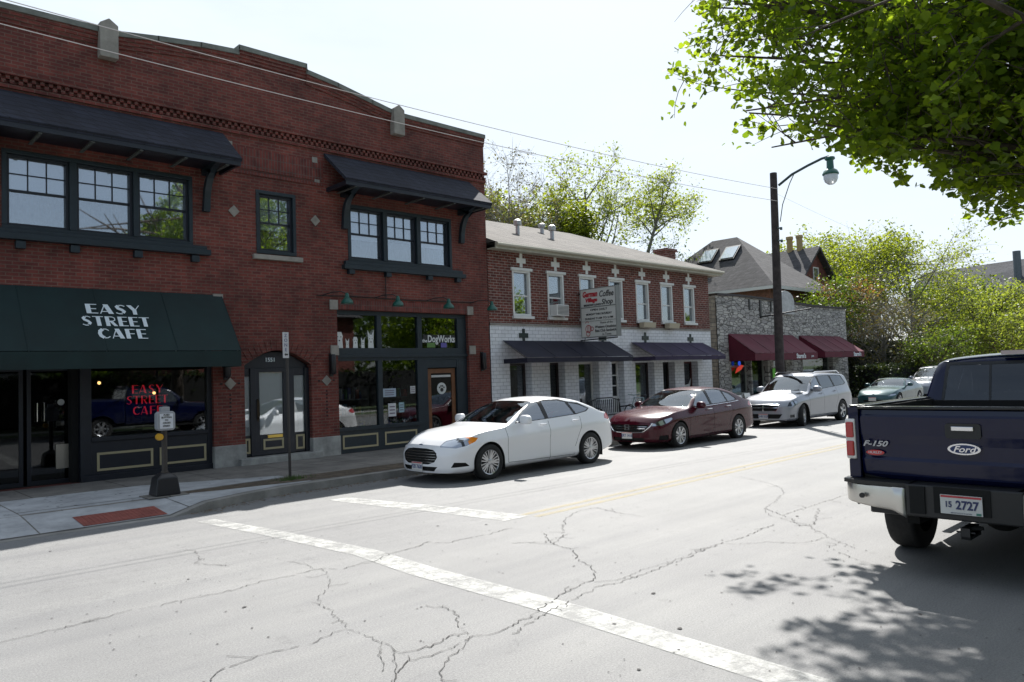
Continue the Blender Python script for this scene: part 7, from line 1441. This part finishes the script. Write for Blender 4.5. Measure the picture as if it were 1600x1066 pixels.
g = MB(); g.add([(77.4, 13.4, 7.4), (95.6, 13.4, 7.4), (95.6, 26.6, 7.4), (77.4, 26.6, 7.4), (82, 14.5, 11.0), (82, 26, 10.6), (92, 14.5, 11.0), (92, 26, 10.6)], [(0, 1, 6, 4), (1, 2, 7, 6), (2, 3, 5, 7), (3, 0, 4, 5), (4, 6, 7, 5), (0, 3, 2, 1)]); rf = g.build('roof', SH_DARK, h4)
g = MB(); g.tube([(79.5, 17.4, 8.6), (79.5, 17.4, 11.4)], .32, 12); g.build('flue', P('flue_grey', (0.12, 0.14, 0.16), .5, .4), rf, smooth=True); wins(h4, [(82, 14, 4, 1.1, 1.7, 'y'), (88, 14, 4, 1.1, 1.7, 'y')])
# houses across the street, seen only in the shop windows
h5 = thing('house', 'pale clapboard house across the street with steep grey gable', 'house', (6, -18, 0))
g = MB(); g.prism([(1, 0), (10, 0), (10, 6), (5.5, 10), (1, 6)], 'y', -26, -15); g.build('wall', CLAP, h5); g = MB(); g.add([(5.5, -14.5, 10.3), (10.8, -14.5, 5.6), (10.8, -26.5, 5.6), (5.5, -26.5, 10.3), (.2, -14.5, 5.6), (.2, -26.5, 5.6)], [(0, 1, 2, 3), (0, 3, 5, 4)]); o = g.build('roof', SH_GREY, h5); sdm = o.modifiers.new('s', 'SOLIDIFY'); sdm.thickness = .2; wins(h5, [(3, -14.9, 1, 1, 1.7, 'y'), (8, -14.9, 1, 1, 1.7, 'y'), (5.5, -14.9, 4.5, 1, 1.7, 'y')])
h6 = thing('house', 'red brick house across the street with dark hipped roof', 'house', (24, -18, 0))
g = MB(); g.box(18, 30, -26, -15, 0, 6.5); g.build('wall', BRICK_RED, h6); g = MB(); g.add([(17.4, -26.6, 6.4), (30.6, -26.6, 6.4), (30.6, -14.4, 6.4), (17.4, -14.4, 6.4), (22, -20.5, 10), (26, -20.5, 10)], [(0, 1, 5, 4), (1, 2, 5), (2, 3, 4, 5), (3, 0, 4), (0, 3, 2, 1)]); g.build('roof', SH_GREY, h6); wins(h6, [(21, -14.95, 1, 1.1, 1.8, 'y'), (27, -14.95, 1, 1.1, 1.8, 'y'), (21, -14.95, 4, 1.1, 1.6, 'y'), (27, -14.95, 4, 1.1, 1.6, 'y')])

# ------------------------------------------------------------------ trees
def leafmat(name, c1, c2, trans=0.45):
    m = bpy.data.materials.new(name); m.use_nodes = True; nt = m.node_tree; nt.nodes.clear(); L = nt.links
    o = nt.nodes.new('ShaderNodeOutputMaterial'); d = nt.nodes.new('ShaderNodeBsdfPrincipled'); d.inputs['Roughness'].default_value = .5; d.inputs['Specular IOR Level'].default_value = .25; tr = nt.nodes.new('ShaderNodeBsdfTranslucent')
    g_ = nt.nodes.new('ShaderNodeNewGeometry'); r = nt.nodes.new('ShaderNodeValToRGB'); r.color_ramp.elements[0].color = (*c1, 1); r.color_ramp.elements[1].color = (*c2, 1); L.new(g_.outputs['Random Per Island'], r.inputs[0]); L.new(r.outputs[0], d.inputs['Base Color'])
    mu = nt.nodes.new('ShaderNodeMixRGB'); mu.blend_type = 'MULTIPLY'; mu.inputs[0].default_value = 1; L.new(r.outputs[0], mu.inputs[1]); mu.inputs[2].default_value = (2.3, 2.0, .9, 1); L.new(mu.outputs[0], tr.inputs['Color'])
    mi = nt.nodes.new('ShaderNodeMixShader'); mi.inputs[0].default_value = trans; L.new(d.outputs[0], mi.inputs[1]); L.new(tr.outputs[0], mi.inputs[2]); L.new(mi.outputs[0], o.inputs['Surface']); return m
BARK = P('bark', (0.075, 0.058, 0.045), .95, noise=.5, nscale=8, bump=.8); BARK_G = P('bark_grey', (0.16, 0.15, 0.13), .95, noise=.4, nscale=8)
def leaves_mesh(name, C_, size, mat, parent, rng, shape='leaf', flat=.5, jit=.5):
    n = len(C_); C_ = np.asarray(C_); s = size * (1 + jit * rng.uniform(-1, 1, n))
    nv = rng.normal(0, 1, (n, 3)); nv[:, 2] += flat * 2.2; nv /= np.linalg.norm(nv, axis=1)[:, None]
    a = rng.normal(0, 1, (n, 3)); a -= nv * (a * nv).sum(1)[:, None]; a /= np.linalg.norm(a, axis=1)[:, None]; b = np.cross(nv, a)
    if shape == 'maple': T = np.array([(-.5, 0, 0), (-.36, .36, .03), (-.05, .50, -.03), (.14, .30, .04), (.55, 0, -.08), (.14, -.30, .04), (-.05, -.50, -.03), (-.36, -.36, .03)]); k = 8
    elif shape == 'leaf': T = np.array([(-.5, 0, 0), (-.1, .28, .05), (.5, 0, -.03), (-.1, -.28, .05)]); k = 4
    else: T = np.array([(-.5, -.1, 0), (-.2, .4, .1), (.3, .35, -.05), (.5, -.15, 0), (0, -.45, .1)]); k = 5
    off = parent_loc(parent)
    V = (C_[:, None, :] + s[:, None, None] * (T[None, :, 0:1] * a[:, None, :] + T[None, :, 1:2] * b[:, None, :] + T[None, :, 2:3] * nv[:, None, :])) - np.array(off)[None, None, :]
    me = bpy.data.meshes.new(name); me.vertices.add(n * k); me.vertices.foreach_set('co', V.reshape(-1).astype(np.float32)); me.loops.add(n * k); me.loops.foreach_set('vertex_index', np.arange(n * k, dtype=np.int32)); me.polygons.add(n)
    me.polygons.foreach_set('loop_start', np.arange(0, n * k, k, dtype=np.int32)); me.polygons.foreach_set('loop_total', np.full(n, k, dtype=np.int32)); me.update(calc_edges=True); me.materials.append(mat)
    o = bpy.data.objects.new(name, me); COL.objects.link(o); o.parent = parent; return o
def tree(name, label, base, crown, R, H0, mat, bark=BARK, limbs=9, sec=7, twigs=6, lpt=14, lsize=.12, shape='leaf', seed=1, group=None, r0=.22, sig=.16, lean=(0, 0), vis=None, tw_len=.9, below=0.0, thin=1.0, trunk_top=None, extra=()):
    """base point, crown centre and ellipsoid radii; limbs head for targets inside the crown, leaves sit along the twigs"""
    rng = np.random.default_rng(seed); rr = random.Random(seed); t = thing(name, label, 'tree', base, group)
    b = Vector(base); cc = Vector(crown); tt = Vector(trunk_top) if trunk_top else Vector((cc.x + lean[0], cc.y + lean[1], cc.z + R[2] * .25)); W = MB()
    def curve(p, q, bend, n=6):
        mid = (p + q) / 2 + Vector((rr.uniform(-1, 1), rr.uniform(-1, 1), rr.uniform(-.3, .8))) * bend * (q - p).length; out = []
        for i in range(n + 1): s_ = i / n; out.append(p * (1 - s_) ** 2 + mid * 2 * s_ * (1 - s_) + q * s_ ** 2)
        return out
    def clampc(p, f=1.0):
        d = Vector(((p.x - cc.x) / R[0], (p.y - cc.y) / R[1], (p.z - cc.z) / R[2])); l = d.length
        if l > f: d *= f / l
        return Vector((cc.x + d.x * R[0], cc.y + d.y * R[1], cc.z + d.z * R[2]))
    tp = curve(b, tt, .05, 10); W.tube(tp, [r0 * (1 - .78 * i / 10) for i in range(11)], 10, False); sites = []
    for i in range(limbs + len(extra)):
        ex = extra[i - limbs] if i >= limbs else None; hfrac = H0 + (1 - H0) * (i % limbs + rr.random()) / limbs if ex is None else rr.uniform(.18, .55); k = min(9.99, hfrac * 10); p = tp[int(k)].lerp(tp[int(k) + 1], k - int(k))
        az = i * 2.4 + rr.uniform(-.5, .5); el = rr.uniform(-.55, .65) + (hfrac - .5) * .8; d = Vector((cos(az) * cos(el), sin(az) * cos(el), sin(el)))
        q = cc + Vector((d.x * R[0], d.y * R[1], d.z * R[2])) * rr.uniform(.75, .98); q = (Vector(ex) + (Vector((15.6, -.9, ex[2])) - Vector(ex)) * .04 + Vector((0, 0, .3 if ex[2] < 5 else .0))) if ex is not None else q; rl = r0 * (.42 if ex is None else .3) * (1 - .5 * hfrac); lp = curve(p, q, .12, 8); W.tube(lp, [rl * (1 - .85 * j / 8) for j in range(9)], 7, False)
        for s_ in range(sec):
            fr = .22 + .76 * (s_ + rr.random()) / sec; k = min(7.99, fr * 8); p2 = lp[int(k)].lerp(lp[int(k) + 1], k - int(k)); ln = (q - p).length * .48 * (1.15 - .5 * fr); dr = (q - p).normalized()
            v = Vector((rr.gauss(0, 1), rr.gauss(0, 1), rr.gauss(.12, .7))).normalized(); q2 = clampc(p2 + (dr * .55 + v * .9).normalized() * ln, 1.03); q2 = q2 if ex is None else p2 + (q2 - p2) * .72; 
            if vis is not None and not vis(q2):
                q2 = p2 + (q2 - p2) * .5
                if not vis(q2): continue
            sp_ = curve(p2, q2, .15, 5); rs = max(.012, rl * .35 * (1 - .5 * fr)) * thin; W.tube(sp_, [rs * (1 - .8 * j / 5) for j in range(6)], 5, False)
            for w_ in range(twigs):
                fr2 = .15 + .85 * (w_ + rr.random()) / twigs; k = min(4.99, fr2 * 5); p3 = sp_[int(k)].lerp(sp_[int(k) + 1], k - int(k)); dr2 = (q2 - p2).normalized(); v = Vector((rr.gauss(0, 1), rr.gauss(0, 1), rr.gauss(.1, .7))).normalized(); q3 = p3 + (dr2 * .7 + v * .8).normalized() * tw_len * rr.uniform(.5, 1.15)
                if q3.z < below: continue
                tw = curve(p3, q3, .15, 3)
                if vis is None or vis(q3): W.tube(tw, [max(.004, rs * .4) * thin, .006 * thin, .005 * thin, .003 * thin], 4, False)
                if rr.random() < .93: sites.append((p3, q3))
    W.build('trunk', bark, t, smooth=True, fix=False)
    P3 = np.array([list(a) for a, _ in sites]); Q3 = np.array([list(c) for _, c in sites]); n = len(sites)
    if n and lpt:
        f = rng.beta(2.2, 1.3, (n, lpt))[:, :, None]; C_ = (P3[:, None, :] * (1 - f) + Q3[:, None, :] * f + rng.normal(0, sig, (n, lpt, 3)) * np.array([1, 1, .8])).reshape(-1, 3)
        if vis is not None: C_ = np.array([c for c in C_ if vis(c)])
        leaves_mesh('crown', C_, lsize, mat, t, rng, shape)
    return t
LF_MAPLE = leafmat('leaf_maple', (0.065, 0.12, 0.010), (0.14, 0.21, 0.02), .62)
LF_YEL = leafmat('leaf_yellow_green', (0.105, 0.155, 0.018), (0.17, 0.22, 0.03), .5)
LF_MID = leafmat('leaf_mid', (0.04, 0.08, 0.012), (0.09, 0.135, 0.02), .45)
LF_PAL = leafmat('leaf_pale', (0.10, 0.15, 0.03), (0.17, 0.22, 0.05), .55)
LF_OLV = leafmat('leaf_olive', (0.06, 0.065, 0.03), (0.11, 0.105, 0.055), .35)
LF_DRK = leafmat('leaf_dark', (0.02, 0.035, 0.012), (0.045, 0.065, 0.02), .25)
LF_RED = leafmat('leaf_bronze', (0.12, 0.06, 0.04), (0.17, 0.12, 0.05), .4)
MAPLE_C = Vector((12.2, 1.2, 8.1))
MAPLE_T = [(10.1, 6.4, 6.7), (10.2, 6.0, 7.4), (10.3, 5.9, 5.7), (10.0, 5.4, 5.0), (10.8, 7.0, 7.9), (10.4, 6.9, 8.2), (10.6, 7.4, 9.6), (9.6, 5.6, 5.5), (9.9, 4.8, 4.9), (10.4, 4.0, 4.5), (11.2, 3.6, 4.2), (12.0, 3.0, 4.0), (9.5, 5.0, 7.0), (11.6, 5.4, 6.2), (12.6, 6.6, 7.4), (12.4, 7.6, 9.2), (11.2, 4.4, 5.6), (10.6, 3.2, 5.6),
    (12.8, 5.0, 5.4), (13.5, 7.2, 8.2), (9.0, 3.6, 6.4), (9.2, 4.6, 8.4), (12.0, 2.0, 4.6), (10.8, 2.2, 4.4), (13.6, 4.4, 4.9), (10.0, 1.6, 6.0), (11.0, 6.2, 7.6)]
def maple_keep(p): return p[2] > lerp([(2.6, 3.7), (3.3, 4.0), (3.8, 4.5), (4.2, 4.95), (4.7, 4.9), (5.3, 4.75), (6, 4.9)], p[1]) - .2 * sin(p[0] * 3) and ((p[1] - .544 * p[2] < 2.0 + .3 * sin(p[0] * 5) and p[0] - .717 * p[2] > 4.8 + .25 * sin(p[1] * 4)) or ((p[0] - 10.3) ** 2 + (p[1] - 6.0) ** 2 + .38 * (p[2] - 6.85) ** 2 < 1.5))
tree('maple_tree', 'big near maple hanging bright spring leaves over the street', (12.4, -1.2, .1), MAPLE_C, (5.5, 6.1, 4.7), .24, LF_MAPLE, limbs=24, sec=9, twigs=8, lpt=22, lsize=.092, shape='maple', seed=21, r0=.30, sig=.10, tw_len=.85, below=3.8, trunk_top=(12.6, -.6, 10.5), extra=MAPLE_T, vis=maple_keep)
# behind the tiled building
tree('bare_tree', 'grey almost bare twiggy tree behind the left end of the low roof', (28.6, 30, 0), (28.8, 30, 9.6), (3.6, 3, 5.0), .1, LF_OLV, BARK_G, 30, 9, 9, 3, .13, 'leaf', 31, r0=.16, tw_len=1.2, thin=1.1)
tree('leafy_tree', 'dense yellow green tree behind the middle of the low roof', (33.6, 33, 0), (33.6, 33, 9.5), (4.8, 3.6, 4.4), .2, LF_YEL, BARK, 20, 9, 8, 18, .24, 'leaf', 32, sig=.3)
tree('open_tree', 'tall thin crowned tree rising highest behind the low roof', (37.0, 31, 0), (36.5, 31, 12.4), (4.2, 3, 4.0), .35, LF_PAL, BARK_G, 15, 7, 7, 8, .18, 'leaf', 33, sig=.25, r0=.26)
tree('leaning_tree', 'tree leaning right with a small high crown behind the low roof', (38.0, 30, 2), (43.6, 30, 13.0), (3.2, 2.4, 2.8), .72, LF_PAL, BARK_G, 13, 6, 7, 9, .18, 'leaf', 34, sig=.25, r0=.24)
tree('small_tree', 'sparse low tree left of the brown chimney stack', (41.5, 29, 2), (41.5, 29, 9.0), (2.4, 2, 2.0), .3, LF_MID, BARK_G, 10, 5, 5, 5, .15, 'leaf', 35, sig=.25, r0=.12)
tree('leafy_tree', 'green tree just right of the brick building corner', (27.0, 34, 0), (27.0, 34, 8.2), (3.2, 3, 4.2), .3, LF_MID, BARK, 12, 6, 6, 10, .2, 'leaf', 36, sig=.3)
# right hand group
tree('round_tree', 'rounded bright yellow green tree rising behind the gabled house', (57, 24, 0), (58, 24, 9.2), (6.0, 5, 3.4), .25, LF_YEL, BARK, 24, 9, 8, 14, .22, 'leaf', 41, sig=.32)
tree('feathery_tree', 'tall feathery yellow green tree behind the parked teal coupe', (55, 18.5, 0), (55, 18.5, 8.0), (5.4, 4.5, 4.4), .12, LF_YEL, BARK_G, 20, 8, 7, 8, .16, 'leaf', 42, sig=.28, r0=.2, tw_len=1.4)
tree('young_tree', 'pale green young tree in front of the gabled house', (43.5, 19.0, 0), (43.5, 19.0, 5.0), (2.3, 2.0, 2.0), .25, LF_MID, BARK, 14, 6, 6, 11, .16, 'leaf', 43, sig=.25, r0=.1)
tree('bronze_tree', 'small bronze leaved tree above the stone shop parapet', (47.0, 19.5, 0), (47.0, 19.5, 5.6), (2.2, 2.0, 2.0), .25, LF_RED, BARK, 12, 6, 6, 8, .14, 'leaf', 44, sig=.22, r0=.1)
tree('shrubby_tree', 'tangled grey olive tree beside the stone shop end wall', (46, 17.0, 0), (46.5, 17.0, 3.9), (4.6, 2.6, 2.4), .1, LF_OLV, BARK_G, 22, 8, 7, 5, .12, 'leaf', 45, sig=.25, r0=.14)
tree('green_tree', 'mid green tree behind the pickup cab', (62, 16.5, 0), (62, 16.5, 5.4), (5.0, 4, 3.6), .12, LF_PAL, BARK, 18, 7, 6, 11, .18, 'leaf', 46, sig=.3)
tree('green_tree', 'rounded green tree at the right edge beyond the pickup roof', (58, 14.2, 0), (59, 14.0, 3.0), (4.4, 2.6, 2.4), .1, LF_PAL, BARK, 18, 7, 6, 11, .16, 'leaf', 47, sig=.28, r0=.14)
tree('green_tree', 'bushy low tree with yellow tips just above the pickup cab roof', (45.5, 14.6, 0), (47.0, 14.4, 2.5), (3.0, 1.5, 1.1), .1, LF_MID, BARK, 14, 6, 6, 10, .14, 'leaf', 48, sig=.22, r0=.1)
tree('green_tree', 'tall green tree left of the long dark roof', (70, 20, 0), (70, 20, 6.0), (4.5, 4, 3.2), .12, LF_MID, BARK, 20, 8, 6, 12, .26, 'leaf', 49, sig=.35)
tree('leafy_tree', 'far leafy tree closing the street end', (110, 14, 0), (110, 12, 6.5), (8, 7, 6), .1, LF_MID, BARK, 18, 8, 6, 12, .4, 'leaf', 50, sig=.5)
tree('street_tree', 'leafy tree across the street behind the photographer', (1.0, -5.0, 0.1), (1.0, -5.5, 5.2), (4.5, 3.6, 2.8), .3, LF_MAPLE, BARK, 16, 7, 6, 16, .2, 'leaf', 51, sig=.3)
tree('street_tree', 'tall leafy tree between the houses across the street', (13, -10.5, 0.1), (13, -10.5, 6), (5, 4, 4), .2, LF_DRK, BARK, 18, 8, 6, 14, .26, 'leaf', 52, sig=.3)
tree('street_tree', 'round leafy tree across the street toward the far corner', (32, -6, 0.1), (32, -6, 5.5), (5, 4, 3.2), .2, LF_MAPLE, BARK, 18, 8, 6, 14, .26, 'leaf', 53, sig=.3)
tree('street_tree', 'leafy tree across the street near the crossing', (-9, -6, 0.1), (-9, -6, 5.5), (5, 4, 3.2), .2, LF_MID, BARK, 18, 8, 6, 14, .26, 'leaf', 54, sig=.3)
# hedges
def hedge(name, label, x0, x1, y0, y1, z1, n, mat, seed, size=.12):
    rng = np.random.default_rng(seed); t = thing(name, label, 'hedge', ((x0 + x1) / 2, y0, 0)); g = MB(); g.box(x0 + .15, x1 - .15, y0 + .15, y1 - .15, 0, z1 - .15); g.build('stems', UNDER, t)
    C_ = rng.uniform(0, 1, (n, 3)); f = rng.integers(0, 4, n); C_[f == 0, 1] *= .12; C_[f == 1, 2] = 1 - C_[f == 1, 2] * .1; C_[f == 2, 0] *= .06; C_ = C_ * np.array([x1 - x0, y1 - y0, z1]) + np.array([x0, y0, 0]) + rng.normal(0, .07, (n, 3)); leaves_mesh('foliage', C_, size, mat, t, rng, 'leaf', .2)
hedge('hedge', 'clipped dark hedge behind the teal coupe', 40.0, 60, 14.9, 16.2, 1.7, 9000, LF_DRK, 61, .16)
hedge('hedge', 'dark boundary hedge across the street before the houses', -30, 45, -13.5, -12, 2.6, 9000, LF_DRK, 63, .3)  # unseen hedge, added so the shop windows mirror something dark
hedge('hedge', 'tall dark evergreen hedge beside the stone shop', 41.5, 56, 18.6, 20.4, 3.2, 9000, LF_DRK, 62, .22)

rngw = np.random.default_rng(70); Cw = np.stack([rngw.uniform(-90, 150, 26000), rngw.uniform(-52, -44, 26000), 13 * rngw.uniform(0, 1, 26000) ** .8], 1); Cw[:, 2] *= .6 + .4 * np.sin(Cw[:, 0] * .21) * np.sin(Cw[:, 0] * .057 + 1); o = leaves_mesh('distant_woods', Cw, 1.1, LF_MID, None, rngw, 'leaf', .2); o['kind'] = 'stuff'; tag(o, 'belt of green woods far across the street', 'woods')  # out-of-view woods added to hide the bright ground mirrored in the windows
